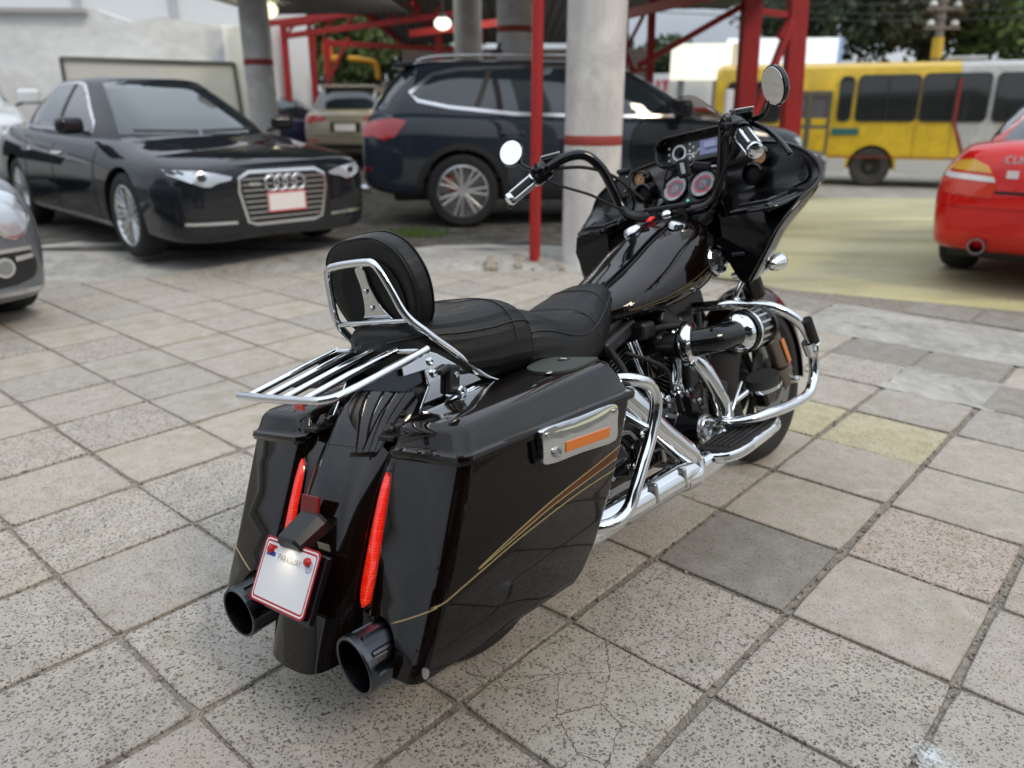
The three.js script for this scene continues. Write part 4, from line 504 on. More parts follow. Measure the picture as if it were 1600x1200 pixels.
  for (const [x, y, z, r] of [[0.80, 0.45, 0.168, 0.010], [0.86, 0.455, 0.17, 0.010], [0.93, 0.44, 0.168, 0.009], [0.965, 0.40, 0.165, 0.009], [0.74, 0.42, 0.168, 0.009], [0.76, 0.37, 0.185, 0.008], [0.79, 0.29, 0.185, 0.008], [0.70, 0.47, 0.16, 0.011], [0.63, 0.40, 0.19, 0.010], [0.58, 0.33, 0.19, 0.010]]) P('cap_bolt', bolt([x, y, z], [0, 0.1, 1], r), M.chrome);
  P('voltage_box', rbox([0.79, 0.545, 0.135], [0.085, 0.075, 0.05], 0.012), M.gloss); P('knock_sensor', [cyl([0.84, 0.56, 0.15], [0.84, 0.60, 0.16], 0.013)], M.brushed); P('crank_sensor', rbox([0.99, 0.36, 0.15], [0.05, 0.04, 0.04], 0.01), M.gloss); P('front_engine_mount', rbox([1.05, 0.33, 0.06], [0.08, 0.10, 0.10], 0.015), M.satin); P('horn', lathe([[0.0001, 0.02], [0.03, 0.02], [0.042, 0.01], [0.044, 0]], [1.09, 0.52, 0.12], [0.3, 0, 1], 28), M.satin);
  P('frame_neck', rbox([1.10, 0.66, 0], [0.24, 0.12, 0.16], 0.03, [0, 0, 0.3]), M.satin); P('engine_shroud', [rbox([1.07, 0.50, 0], [0.10, 0.30, 0.20], 0.03)], M.satin); P('induction_module', rbox([0.85, 0.60, 0], [0.14, 0.12, 0.16], 0.03), M.satin); P('battery_box', rbox([0.40, 0.48, 0], [0.20, 0.22, 0.24], 0.02), M.satin);
  P('coil_cover', rbox([0.79, 0.645, 0.09], [0.06, 0.05, 0.12], 0.012), M.satin);
  // frame
  for (const s of [1, -1]) P('frame_rail', tube([[-0.02, 0.62, 0.12 * s], [0.30, 0.60, 0.13 * s], [0.44, 0.55, 0.13 * s], [0.45, 0.35, 0.13 * s], [0.50, 0.215, 0.13 * s], [0.90, 0.20, 0.13 * s], [1.05, 0.26, 0.11 * s], [1.16, 0.55, 0.07 * s], [1.24, 0.86, 0.03 * s]], 0.017, { seg: 90, rad: 12 }), M.satin);
  P('backbone', tube([[0.45, 0.62, 0], [0.8, 0.70, 0], [1.25, 0.87, 0]], 0.024, { rad: 12 }), M.satin);
  for (const s of [1, -1]) P('swingarm', bar([0.10, 0.305, 0.135 * s], [0.46, 0.33, 0.12 * s], 0.03, 0.06, 0.01), M.satin);
  for (const s of [1, -1]) P('shock_absorber', cyl([0.04, 0.34, 0.155 * s], [0.24, 0.56, 0.145 * s], 0.022), M.gloss);
  P('rear_axle_nut', lathe([[0.0001, 0.016], [0.014, 0.016], [0.018, 0.01], [0.018, 0]], [0.125, 0.302, 0.152], [0, 0, 1], 6), M.chrome);
  P('side_cover', ext(smooth([[0.36, 0.58], [0.47, 0.60], [0.56, 0.575], [0.545, 0.48], [0.47, 0.42], [0.40, 0.45]], 5), 0.02, 0.006).translate(0, 0, 0.165), M.paint); P('side_cover', ext(smooth([[0.36, 0.58], [0.47, 0.60], [0.56, 0.575], [0.545, 0.48], [0.47, 0.42], [0.40, 0.45]], 5), 0.02, 0.006).translate(0, 0, -0.185), M.paint);
  P('rear_master_cylinder', [rbox([0.64, 0.33, 0.19], [0.09, 0.045, 0.045], 0.01), cyl([0.60, 0.35, 0.19], [0.60, 0.40, 0.19], 0.022)], M.gloss); P('brake_hose', tube([[0.60, 0.39, 0.20], [0.55, 0.43, 0.205], [0.46, 0.42, 0.20], [0.40, 0.37, 0.19]], 0.006), M.brushed); P('bracket', [ext([[0.36, 0.47], [0.42, 0.485], [0.47, 0.455], [0.455, 0.42], [0.40, 0.42]], 0.008, 0.002).translate(0, 0, 0.20)], M.chrome); for (const [x, y] of [[0.38, 0.465], [0.44, 0.455], [0.41, 0.435]]) P('bracket_bolt', bolt([x, y, 0.208], [0, 0, 1], 0.009), M.chrome);
  for (const [x, y] of [[0.36, 0.33], [0.42, 0.30], [0.48, 0.29], [0.39, 0.385]]) P('frame_bolt', bolt([x, y, 0.175], [0, 0, 1], 0.010), M.brushed);
  P('passenger_peg_mount', [cyl([0.36, 0.355, 0.14], [0.36, 0.355, 0.20], 0.028, 0.024)], M.satin);
  P('wire_loom', tube([[0.44, 0.60, 0.16], [0.50, 0.58, 0.19], [0.58, 0.52, 0.185], [0.62, 0.45, 0.17]], 0.008), M.rubber);
  // rider footboards
  for (const s of [1, -1]) {
    const fb = new THREE.Group(); fb.name = 'footboard'; bike.add(fb); const F = (g) => (s > 0 ? g : mirrorZ(g));
    const o = smooth([[0.775, 0.255], [0.80, 0.245], [0.95, 0.245], [1.06, 0.255], [1.115, 0.285], [1.12, 0.325], [1.09, 0.352], [0.95, 0.365], [0.82, 0.360], [0.78, 0.335], [0.768, 0.295]], 5), tilt = (g) => { g.rotateX(PI / 2); g.rotateZ(0.03); return g; };
    P('board_pan', F(tilt(ext(o, 0.030, 0.009, [], 3)).translate(0, 0.316 - 0.028, 0)), M.chrome, fb);
    P('board_rubber', F(tilt(ext(o.map(([x, z]) => [0.945 + (x - 0.945) * 0.93, 0.305 + (z - 0.305) * 0.84]), 0.012, 0.003)).translate(0, 0.323 - 0.028, 0)), M.rubber, fb);
    for (let i = 0; i < 5; i++) P('rubber_rib', F(tube([[0.81, 0.3235 - 0.028 + 0.026, 0.272 + i * 0.017], [1.07, 0.3235 - 0.028 + 0.034, 0.272 + i * 0.017]], 0.0035, { rad: 6, seg: 4 })), i % 2 ? M.rubber : M.satin, fb);
    P('board_mount', F(tube([[0.84, 0.27, 0.13], [0.84, 0.285, 0.28]], 0.014)), M.satin, fb);
  }
  P('brake_pedal', [tube([[0.93, 0.25, 0.20], [0.955, 0.33, 0.235], [1.0, 0.38, 0.25], [1.06, 0.405, 0.27]], 0.009), tube([[0.97, 0.36, 0.262], [1.01, 0.40, 0.262], [1.05, 0.435, 0.262]], 0.005)], M.chrome);
  P('pedal_pad', [at(cyl([0, -0.012, 0], [0, 0.012, 0], 0.052, 0.048, 32).scale(1.3, 1, 0.85), 1.135, 0.424, 0.285, 0.1, 0, 0.12)], M.rubber); P('pedal_rim', at(cyl([0, -0.006, 0], [0, 0.006, 0], 0.056, 0.056, 32).scale(1.3, 1, 0.88), 1.135, 0.408, 0.285, 0.1, 0, 0.12), M.chrome);
  P('shift_lever', tube([[0.93, 0.25, -0.20], [1.0, 0.33, -0.24], [1.09, 0.36, -0.27]], 0.009), M.chrome);
  // engine guard
  P('engine_guard', tube([[0.93, 0.345, 0.13], [0.95, 0.348, 0.30], [1.04, 0.352, 0.352], [1.16, 0.345, 0.362], [1.27, 0.355, 0.366], [1.312, 0.40, 0.366], [1.318, 0.44, 0.366], [1.300, 0.52, 0.364], [1.255, 0.58, 0.35], [1.205, 0.628, 0.30], [1.16, 0.648, 0.22], [1.13, 0.652, 0.12], [1.12, 0.652, 0], [1.13, 0.652, -0.12], [1.16, 0.648, -0.22], [1.205, 0.628, -0.30], [1.255, 0.58, -0.35], [1.300, 0.52, -0.364], [1.318, 0.44, -0.366], [1.312, 0.40, -0.366], [1.27, 0.355, -0.366], [1.16, 0.345, -0.362], [1.04, 0.352, -0.352], [0.95, 0.348, -0.30], [0.93, 0.345, -0.13]], 0.0155, { seg: 220, rad: 14 }), M.chrome);
  both('highway_peg', cyl([1.268, 0.575, 0.375], [1.306, 0.50, 0.378], 0.017, 0.015), M.rubber); both('peg_clamp', [cyl([1.298, 0.502, 0.362], [1.318, 0.462, 0.364], 0.0215), rbox([1.305, 0.482, 0.385], [0.028, 0.03, 0.018], 0.006)], M.chrome); both('guard_clamp', [rbox([1.165, 0.65, 0.205], [0.03, 0.04, 0.03], 0.008), tube([[1.165, 0.66, 0.205], [1.18, 0.70, 0.22], [1.21, 0.735, 0.24]], 0.008)], M.chrome);
  P('jiffy_stand', [tube([[0.60, 0.22, -0.17], [0.68, 0.13, -0.26], [0.74, 0.0905, -0.385]], 0.013), rbox([0.745, 0.086, -0.392], [0.05, 0.012, 0.035], 0.004, [0.21, 0, 0])], M.satin);
  P('oil_cooler', [rbox([1.17, 0.34, 0], [0.05, 0.14, 0.26], 0.01, [0, 0, -0.35])], M.satin);
  P('regulator', rbox([1.12, 0.24, 0], [0.05, 0.08, 0.16], 0.008), M.satin);
}
{ // ---- fairing
  const fa = new THREE.Group(); fa.name = 'fairing'; bike.add(fa); const Q = (n, g, m) => P(n, g, m, fa);
  const rim = [[1.50, 1.13, 0], [1.485, 1.128, 0.10], [1.45, 1.118, 0.20], [1.40, 1.088, 0.32], [1.37, 1.04, 0.395], [1.35, 0.985, 0.420], [1.25, 0.928, 0.400], [1.175, 0.865, 0.362], [1.135, 0.785, 0.325], [1.12, 0.722, 0.288]];
  const rc = curve(rim), N = 40, rp = Array.from({ length: N + 1 }, (_, i) => rc.getPoint(i / N).toArray());
  const nose = (q) => [lerp(1.78, 1.62, q), lerp(1.06, 0.73, q), lerp(0.02, 0.085, Math.sin(q * PI * 0.8))];
  for (const s of [1, -1]) {
    const F = (g) => (s > 0 ? g : mirrorZ(g)), rings = [], back = [];
    for (let k = 0; k <= 10; k++) { const t = k / 10; rings.push(rp.map((p, i) => { const e = nose(i / N), b = Math.sin(t * PI) * 0.025, out = 0.016 * sstep(0.48, 0.68, i / N) * Math.sin(Math.min(1, t * 2.2) * PI) ** 0.8 * (1 - 0.5 * sstep(0.85, 1, i / N)); return [lerp(p[0], e[0], t), lerp(p[1], e[1], t) + b * (i < N / 2 ? 1 : -0.3), lerp(p[2], e[2], Math.pow(t, 1.25)) + out]; })); }
    const thick = [...rings, ...[...rings].reverse().map((r) => r.map(([x, y, z]) => [x - 0.001, y - 0.003, Math.max(0, z - 0.004)]))];
    Q('outer_shell', F(loft(thick.map((r) => r), { closed: false, loop: true, crease: 0.8 })), M.paint);
    // inner face: from the rim inward to the dash
    const spine = (q) => q < 0.55 ? [1.415, lerp(1.10, 0.985, q / 0.55), 0.0] : [lerp(1.415, 1.30, (q - 0.55) / 0.45), lerp(0.985, 0.86, (q - 0.55) / 0.45), lerp(0.0, 0.135, (q - 0.55) / 0.45)];
    const inr = []; for (let k = 0; k <= 12; k++) { const t = k / 12; inr.push(rp.map((p, i) => { const e = spine(i / N), rec = 0.022 * Math.sin(Math.min(1, t * 3) * PI / 2) * (1 - 0.5 * t); return [lerp(p[0], e[0], t) + rec * 0.6 - (k === 0 ? 0.004 : 0), lerp(p[1], e[1], t) - 0.004 * (t > 0 ? 1 : 0), lerp(p[2], e[2], t) - 0.003]; })); }
    const ig = loft(inr, { closed: false, crease: 0.8 }); Q('inner_face', F(ig), M.innerFace);
    Q('rim_lip', F(tube(rp.filter((_, i) => i % 2 === 0).map(([x, y, z]) => [x - 0.001, y - 0.001, z - 0.001]), 0.0065, { seg: 80, rad: 8 })), M.paint);
    const fwd = [[0.9, 0, 0], [0, 0, 1], [0, 1, 0], [1, 0, 0]];
    const sg = onto(ig, smooth([[0.262, 0.975], [0.275, 1.045], [0.30, 1.062], [0.345, 1.055], [0.372, 1.025], [0.378, 0.985], [0.345, 0.968], [0.295, 0.962]], 5), fwd, 0.010, 0.02, 0.012); Q('speaker_cover', F(sg), M.satin);
    for (const [z, y] of [[0.352, 1.028], [0.358, 0.992]]) Q('speaker_hole', F(onto(ig, Array.from({ length: 16 }, (_, i) => [z + 0.012 * Math.cos(i / 8 * PI), y + 0.014 * Math.sin(i / 8 * PI)]), fwd, 0.013, 0.012, 0.006)), M.hole);
    const vent = new THREE.Group(); vent.name = 'round_vent'; vent.position.set(1.378, 1.022, 0.203 * s); vent.rotation.y = PI / 2; vent.rotation.order = 'YXZ'; fa.add(vent);
    P('vent_ring', lathe([[0.026, 0.012], [0.030, 0.02], [0.035, 0.016], [0.037, -0.03]], [0, 0, 0], [0, 0, -1], 32), M.gloss, vent); P('vent_core', lathe([[0.0001, 0.006], [0.020, 0.006], [0.028, 0.0]], [0, 0, 0], [0, 0, -1], 32), M.rubber, vent);
    const sg2 = new THREE.Group(); sg2.name = 'small_gauge'; sg2.position.set(1.388, 1.072, 0.222 * s); sg2.rotation.y = -PI / 2; fa.add(sg2); P('gauge_bezel', lathe([[0.0225, 0.010], [0.026, 0.014], [0.029, 0.008], [0.029, -0.03]], [0, 0, 0], [0, 0, 1], 32), M.gloss, sg2); P('gauge_dial', cyl([0, 0, 0.002], [0, 0, 0.004], 0.024), std([0.62, 0.32, 0.16], 0.35), sg2); P('gauge_needle', rbox([0.004, 0.004, 0.006], [0.03, 0.003, 0.002], 0.001, [0, 0, 0.8]), std([0.8, 0.8, 0.8], 0.4), sg2);
    // glove box ledge
    const gb = ext([[1.125, 0.235], [1.150, 0.345], [1.335, 0.385], [1.37, 0.30], [1.36, 0.21]], 0.028, 0.008, [], 3); gb.rotateX(PI / 2); gb.rotateZ(0.16); gb.translate(0.02, 0.745, 0); Q('glove_box', F(gb), M.gloss);
    const gd = ext([[1.17, 0.245], [1.19, 0.325], [1.325, 0.355], [1.345, 0.29], [1.34, 0.22]], 0.010, 0.004); gd.rotateX(PI / 2); gd.rotateZ(0.16); gd.translate(0.02, 0.752, 0); Q('glove_box_door', F(gd), M.gloss);
    Q('ledge_edge', F(tube([[1.15, 0.918, 0.235], [1.165, 0.916, 0.345], [1.36, 0.955, 0.392]], 0.008)), M.paint);
    Q('lower_panel', F(loft([[[1.13, 0.91, 0.205], [1.135, 0.912, 0.335]], [[1.13, 0.86, 0.205], [1.13, 0.86, 0.345]], [[1.135, 0.79, 0.21], [1.128, 0.79, 0.322]], [[1.14, 0.735, 0.235], [1.125, 0.735, 0.292]], [[1.15, 0.71, 0.25], [1.13, 0.712, 0.277]]].map((r) => [...r, ...[...r].reverse().map(([x, y, z]) => [x + 0.012, y, z])]))), M.gloss);
    Q('panel_badge', F(rbox([1.122, 0.80, 0.255], [0.004, 0.010, 0.04], 0.002)), std([0.02, 0.022, 0.04], 0.3));
    // turn signal
    const ts = new THREE.Group(); ts.name = 'turn_signal'; fa.add(ts); P('signal_bullet', F(lathe([[0.0001, -0.055], [0.012, -0.048], [0.021, -0.028], [0.0255, 0.0], [0.026, 0.012]], [1.272, 0.752, 0.30], [1, 0, 0.05], 28)), M.chrome, ts); P('signal_lens', F(lathe([[0.0255, 0.012], [0.022, 0.024], [0.0001, 0.03]], [1.272, 0.752, 0.30], [1, 0, 0.05], 28)), M.amber, ts); P('signal_stalk', F(tube([[1.265, 0.745, 0.28], [1.26, 0.728, 0.24], [1.30, 0.72, 0.14]], 0.010)), M.chrome, ts);
  }
  Q('headlight', [rbox([1.70, 0.90, 0], [0.10, 0.14, 0.30], 0.03, null, 3)], M.gloss);
  // smoked wind screen
  const ws = []; for (let k = 0; k <= 8; k++) { const t = k / 8, r = []; for (let j = 0; j <= 24; j++) { const a = -1 + j / 12, w = (0.235 - 0.10 * t * t) * a; r.push([1.50 - 0.16 * t - 0.12 * a * a * (1 - 0.3 * t), 1.125 + 0.175 * t - 0.035 * a * a * (1 + t), w]); } ws.push(r); }
  Q('wind_screen', loft(ws, { closed: false }), phys([0.55, 0.50, 0.47], { transmission: 1, thickness: 0, roughness: 0.03, ior: 1.45 }));
  // radio
  const rad = new THREE.Group(); rad.name = 'radio'; rad.position.set(1.405, 1.135, 0); rad.rotation.set(0, -PI / 2, 0); rad.rotateX(-0.22); fa.add(rad);
  P('radio_hood', ext(rrect(-0.145, 0.145, -0.055, 0.05, 0.045, 8), 0.07, 0.006, [rrect(-0.130, 0.130, -0.043, 0.038, 0.034, 8)], 3).translate(0, 0, -0.03), M.gloss, rad);
  const rt = canvasTex(512, 160, (c, w, h) => { c.fillStyle = '#14151a'; c.fillRect(0, 0, w, h); c.fillStyle = '#7f86b8'; c.fillRect(270, 28, 205, 92); c.fillStyle = '#aab0d8'; c.fillRect(300, 40, 80, 34); c.fillRect(395, 48, 60, 22); c.fillStyle = '#2e3348'; c.fillRect(308, 84, 130, 10); for (const [x, y] of [[40, 40], [40, 80], [40, 118], [196, 36], [196, 80], [196, 124], [222, 60], [222, 100]]) { c.fillStyle = '#c9ccd4'; c.beginPath(); c.arc(x, y, 8, 0, 7); c.fill(); } c.strokeStyle = '#d4d6db'; c.lineWidth = 13; c.beginPath(); c.arc(116, 80, 46, 0, 7); c.stroke(); }, { wrap: false });
  const rf = ext(rrect(-0.128, 0.128, -0.042, 0.037, 0.032, 8), 0.006), rp2 = rf.attributes.position; for (let i = 0; i < rp2.count; i++) rf.attributes.uv.setXY(i, rp2.getX(i) / 0.26 + 0.5, (rp2.getY(i) + 0.0425) / 0.082); P('radio_screen', rf.translate(0, 0, -0.01), phys(0xffffff, { map: rt, roughness: 0.2, clearcoat: 1, emissive: 0xffffff, emissiveMap: rt, emissiveIntensity: 0.25 }), rad);
  P('radio_knob', lathe([[0.0001, 0.012], [0.011, 0.012], [0.013, 0.008], [0.013, 0]], [-0.070, -0.002, -0.003], [0, 0, 1], 24), M.rubber, rad);
  // main gauges
  const gp = new THREE.Group(); gp.name = 'gauge_pod'; gp.position.set(1.325, 1.018, 0); gp.rotation.set(0, -PI / 2, 0); gp.rotateX(-0.5); fa.add(gp);
  P('pod_shell', ext(smooth([[-0.108, 0.0], [-0.10, 0.038], [-0.06, 0.056], [0, 0.05], [0.06, 0.056], [0.10, 0.038], [0.108, 0], [0.09, -0.045], [0.04, -0.062], [-0.04, -0.062], [-0.09, -0.045]], 5), 0.09, 0.008, [], 3).translate(0, 0, -0.095), M.satin, gp);
  const dial = (hue) => canvasTex(256, 256, (c, w) => { c.fillStyle = '#1a1a1d'; c.fillRect(0, 0, w, w); c.fillStyle = '#b9bcc2'; c.beginPath(); c.arc(128, 128, 124, 0, 7); c.fill(); c.fillStyle = '#6d7078'; c.beginPath(); c.arc(128, 128, 92, 0, 7); c.fill(); c.strokeStyle = hue; c.lineWidth = 20; c.beginPath(); c.arc(128, 128, 80, 0.5, 5.8); c.stroke(); c.strokeStyle = '#2b2b2e'; for (let i = 0; i < 26; i++) { const a = 0.7 * PI + i / 25 * 1.6 * PI; c.lineWidth = i % 5 ? 3 : 7; c.beginPath(); c.moveTo(128 + 102 * Math.cos(a), 128 + 102 * Math.sin(a)); c.lineTo(128 + 120 * Math.cos(a), 128 + 120 * Math.sin(a)); c.stroke(); } c.fillStyle = '#8c96a8'; c.beginPath(); c.arc(128, 128, 40, 0, 7); c.fill(); }, { wrap: false });
  for (const [z, h] of [[-0.051, '#c8506a'], [0.051, '#cf5468']]) { const gg = new THREE.Group(); gg.name = 'gauge'; gg.position.set(z, 0, 0); gp.add(gg); const d = new THREE.CircleGeometry(0.0435, 40).translate(0, 0, 0.001); mesh('gauge_dial', d, std(0xffffff, 0.35, 0, { map: dial(h) }), gg); mesh('gauge_bezel', lathe([[0.0435, -0.002], [0.0445, 0.007], [0.0475, 0.009], [0.050, 0.004], [0.050, -0.01]], [0, 0, 0], [0, 0, 1], 40), M.gloss, gg); mesh('gauge_needle', rbox([0.012, -0.012, 0.004], [0.05, 0.003, 0.002], 0.001, [0, 0, -0.8]), std([0.7, 0.1, 0.1], 0.4), gg); }
  P('indicator_lamp', cyl([0.005, -0.05, -0.008], [0.005, -0.05, 0.002], 0.004), std([0.1, 0.5, 0.4], 0.3, 0, { emissive: lin(0.1, 0.7, 0.5), emissiveIntensity: 0.6 }), gp);
  // phone cradle, keys
  const ph = new THREE.Group(); ph.name = 'phone_cradle'; ph.position.set(1.245, 1.055, -0.195); ph.rotation.set(0, -PI / 2 - 0.15, 0); ph.rotateX(-0.35); bike.add(ph); P('cradle_plate', rbox([0, 0, 0], [0.056, 0.085, 0.012], 0.004), M.satin, ph); P('cradle_clip', rbox([0, 0.046, 0.008], [0.05, 0.014, 0.022], 0.004), M.satin, ph); for (const [x, y] of [[-0.018, 0.024], [0.018, 0.024], [-0.018, -0.024], [0.018, -0.024]]) P('cradle_stud', new THREE.SphereGeometry(0.004, 10, 8).translate(x, y, 0.008), M.brushed, ph); P('cradle_arm', tube([[0, -0.03, -0.004], [0, -0.08, -0.02], [0, -0.13, -0.0]], 0.008), M.satin, ph);
  const kf = new THREE.Group(); kf.name = 'key_ring'; kf.position.set(1.285, 1.075, 0.02); kf.rotation.set(0, -PI / 2, 0.1); bike.add(kf); P('key_fob', rbox([0, 0, 0.01], [0.045, 0.058, 0.016], 0.007), M.rubber, kf); P('fob_print', rbox([0, 0, 0.0185], [0.014, 0.034, 0.001], 0.0004), std([0.6, 0.6, 0.6], 0.5), kf); P('key', rbox([0.06, -0.008, 0.005], [0.06, 0.022, 0.012], 0.005, [0, 0, -0.3]), M.satin, kf); P('key_blade', rbox([0.045, 0.03, 0.01], [0.05, 0.008, 0.003], 0.001, [0, 0, 0.5]), M.chrome, kf); P('ring', new THREE.TorusGeometry(0.017, 0.0015, 8, 24).translate(0.025, 0.02, 0.012), M.chrome, kf); P('key_chain', tube([[0.09, -0.02, 0], [0.12, -0.025, -0.01], [0.15, -0.01, -0.01]], 0.004), M.brushed, kf); P('key_cord', tube([[-0.02, 0.02, 0.0], [-0.06, 0.02, -0.01], [-0.10, -0.01, -0.03], [-0.12, -0.05, -0.05]], 0.003), M.rubber, kf);
}
{ // ---- handlebar with grips, switch boxes and mirrors
  const hb = new THREE.Group(); hb.name = 'handlebar'; bike.add(hb); const Q = (n, g, m) => P(n, g, m, hb);
  const half = [[1.195, 0.945, 0], [1.197, 0.943, 0.07], [1.198, 0.948, 0.13], [1.196, 0.975, 0.172], [1.186, 1.05, 0.198], [1.165, 1.125, 0.222], [1.13, 1.168, 0.25], [1.085, 1.172, 0.285], [1.03, 1.145, 0.335], [0.99, 1.112, 0.372]];
  Q('bar_tube', tube([...half.slice(1).reverse().map(([x, y, z]) => [x, y, -z]), ...half], 0.0165, { seg: 180, rad: 16 }), M.gloss);
  Q('riser', [rbox([1.20, 0.935, 0.05], [0.045, 0.06, 0.035], 0.01), rbox([1.20, 0.935, -0.05], [0.045, 0.06, 0.035], 0.01), rbox([1.20, 0.962, 0], [0.05, 0.016, 0.15], 0.006)], M.satin); Q('top_clamp', rbox([1.235, 0.905, 0], [0.11, 0.04, 0.20], 0.012, [0, 0, 0.3]), M.satin);
  for (const s of [1, -1]) {
    const F = (g) => (s > 0 ? g : mirrorZ(Array.isArray(g) ? merge(g) : g)), a = V(1.0, 1.122, 0.363), b = V(0.932, 1.066, 0.430), d = b.clone().sub(a).normalize(), pt = (t) => a.clone().lerp(b, t).toArray();
    const gr = new THREE.Group(); gr.name = 'hand_grip'; hb.add(gr);
    P('grip_rubber', F(cyl(pt(0.05), pt(0.93), 0.0195)), M.rubber, gr); P('grip_end', F(lathe([[0.0195, -0.012], [0.0215, -0.006], [0.0215, 0.004], [0.012, 0.012], [0.0001, 0.014]], pt(0.96), d.toArray(), 28)), M.chrome, gr); P('grip_collar', F(lathe([[0.020, 0], [0.0235, 0.002], [0.0235, 0.008], [0.020, 0.01]], pt(0.05), d.toArray(), 28)), M.chrome, gr);
    for (let k = 0; k < 4; k++) { const an = k / 4 * 2 * PI + 0.6, e1 = V(0, 1, 0).cross(d).normalize(), e2 = d.clone().cross(e1), o = e1.multiplyScalar(Math.cos(an) * 0.0195).addScaledVector(e2, Math.sin(an) * 0.0195); P('grip_inlay', F(cyl(V(...pt(0.15)).add(o).toArray(), V(...pt(0.85)).add(o).toArray(), 0.0048, 0.0048, 8)), M.chrome, gr); }
    const sw = new THREE.Group(); sw.name = 'switch_box'; hb.add(sw); const c = a.clone().addScaledVector(d, -0.022), ang = Math.atan2(d.y, d.z);
    P('switch_housing', F([cyl(a.clone().addScaledVector(d, 0.005).toArray(), a.clone().addScaledVector(d, -0.05).toArray(), 0.029, 0.031, 24), rbox([c.x - 0.012, c.y + 0.004, c.z], [0.05, 0.04, 0.045], 0.012, [0, 0.8, 0])]), M.gloss, sw);
    P('reservoir', F(rbox([c.x + 0.045, c.y + 0.034, c.z - 0.010], [0.062, 0.035, 0.048], 0.010, [0, 0.75, 0.1], 3)), M.gloss, sw); P('reservoir_lid', F(rbox([c.x + 0.045, c.y + 0.053, c.z - 0.010], [0.064, 0.008, 0.05], 0.003, [0, 0.75, 0.1])), M.brushed, sw);
    for (const [dx, dy] of [[-0.034, 0.012], [-0.036, -0.008], [-0.03, 0.028]]) P('switch_button', F(rbox([c.x + dx, c.y + dy, c.z - 0.004 + dx * 0.2], [0.010, 0.012, 0.014], 0.003, [0, 0.8, 0])), M.rubber, sw);
    P('lever', F(tube([[c.x + 0.05, c.y + 0.02, c.z], [c.x + 0.06, c.y - 0.005, c.z + 0.04], [c.x + 0.02, c.y - 0.05, c.z + 0.10], [c.x - 0.02, c.y - 0.085, c.z + 0.14]], 0.0075)), M.gloss, hb);
    P('control_cable', F(tube([[c.x, c.y - 0.02, c.z - 0.01], [1.06, 1.08, 0.30], [1.12, 1.04, 0.24], [1.17, 0.99, 0.185], [1.22, 0.95, 0.12]], 0.0045)), M.rubber, hb); P('control_cable', F(tube([[c.x + 0.03, c.y + 0.01, c.z - 0.02], [1.12, 1.13, 0.25], [1.20, 1.09, 0.20], [1.25, 1.0, 0.13]], 0.0055)), M.rubber, hb);
    const mi = new THREE.Group(); mi.name = 'mirror'; hb.add(mi); const mc = V(1.005, 1.218, 0.457), face = s > 0 ? V(-0.93, -0.13, -0.33).normalize() : V(-0.86, 0.33, -0.42).normalize();
    const mm = new THREE.Matrix4().makeBasis(V(0, 1, 0).cross(face).normalize(), face.clone().cross(V(0, 1, 0).cross(face)).normalize(), face), put = (g) => { g.applyMatrix4(mm); g.translate(mc.x, mc.y, mc.z); return F(g); }, oval = (k, tip) => smooth(Array.from({ length: 16 }, (_, i) => { const t = i / 16 * 2 * PI; return [(s > 0 ? 0.038 : 0.041) * k * Math.cos(t), (s > 0 ? 0.050 : 0.045) * k * Math.sin(t)]; }), 3);
    P('mirror_glass', put(ext(oval(0.93), 0.003, 0.0008)), M.mirror, mi); { const hr = [[0, 1], [-0.008, 1.02], [-0.018, 0.93], [-0.026, 0.7], [-0.030, 0.3]].map(([z, k]) => oval(k).map(([x, y]) => [x, y, z])); hr.unshift(oval(0.96).map(([x, y]) => [x, y, 0.001])); P('mirror_shell', put(loft(hr)), M.gloss, mi); }
    P('mirror_stem', F(tube([[c.x + 0.05, c.y + 0.02, c.z + 0.012], [1.03, 1.16, 0.415], [1.018, 1.19, 0.445], [mc.x + 0.018, mc.y - 0.018, mc.z]], 0.0065)), M.gloss, mi);
  }
}
// ------------------------------------------------------------------ cars: x forward, y up, z to the car's right, origin on the ground midway between the axles
const carGlass = phys([0.018, 0.028, 0.034], { roughness: 0.04, clearcoat: 1, clearcoatRoughness: 0.01 });
const carPaint = (c, rough = 0.45, metal = 0.0) => phys(c, { roughness: rough, metalness: metal, specularIntensity: metal > 0 ? 1 : 0, clearcoat: 1, clearcoatRoughness: 0.02 });
function sampleCols(rows, xs) { // smooth interpolation of station tables
  return xs.map((x) => { let i = 0; while (i < rows.length - 2 && x < rows[i + 1][0]) i++; const a = rows[Math.max(0, i - 1)], b = rows[i], c = rows[i + 1], d = rows[Math.min(rows.length - 1, i + 2)], t = clamp((x - b[0]) / (c[0] - b[0]), 0, 1);
    return b.map((_, k) => { if (k === 0) return x; const m1 = (c[k] - a[k]) / ((c[0] - a[0]) || 1) * (c[0] - b[0]), m2 = (d[k] - b[k]) / ((d[0] - b[0]) || 1) * (c[0] - b[0]), t2 = t * t, t3 = t2 * t; return (2 * t3 - 3 * t2 + 1) * b[k] + (t3 - 2 * t2 + t) * m1 + (-2 * t3 + 3 * t2) * c[k] + (t3 - t2) * m2; }); });
}
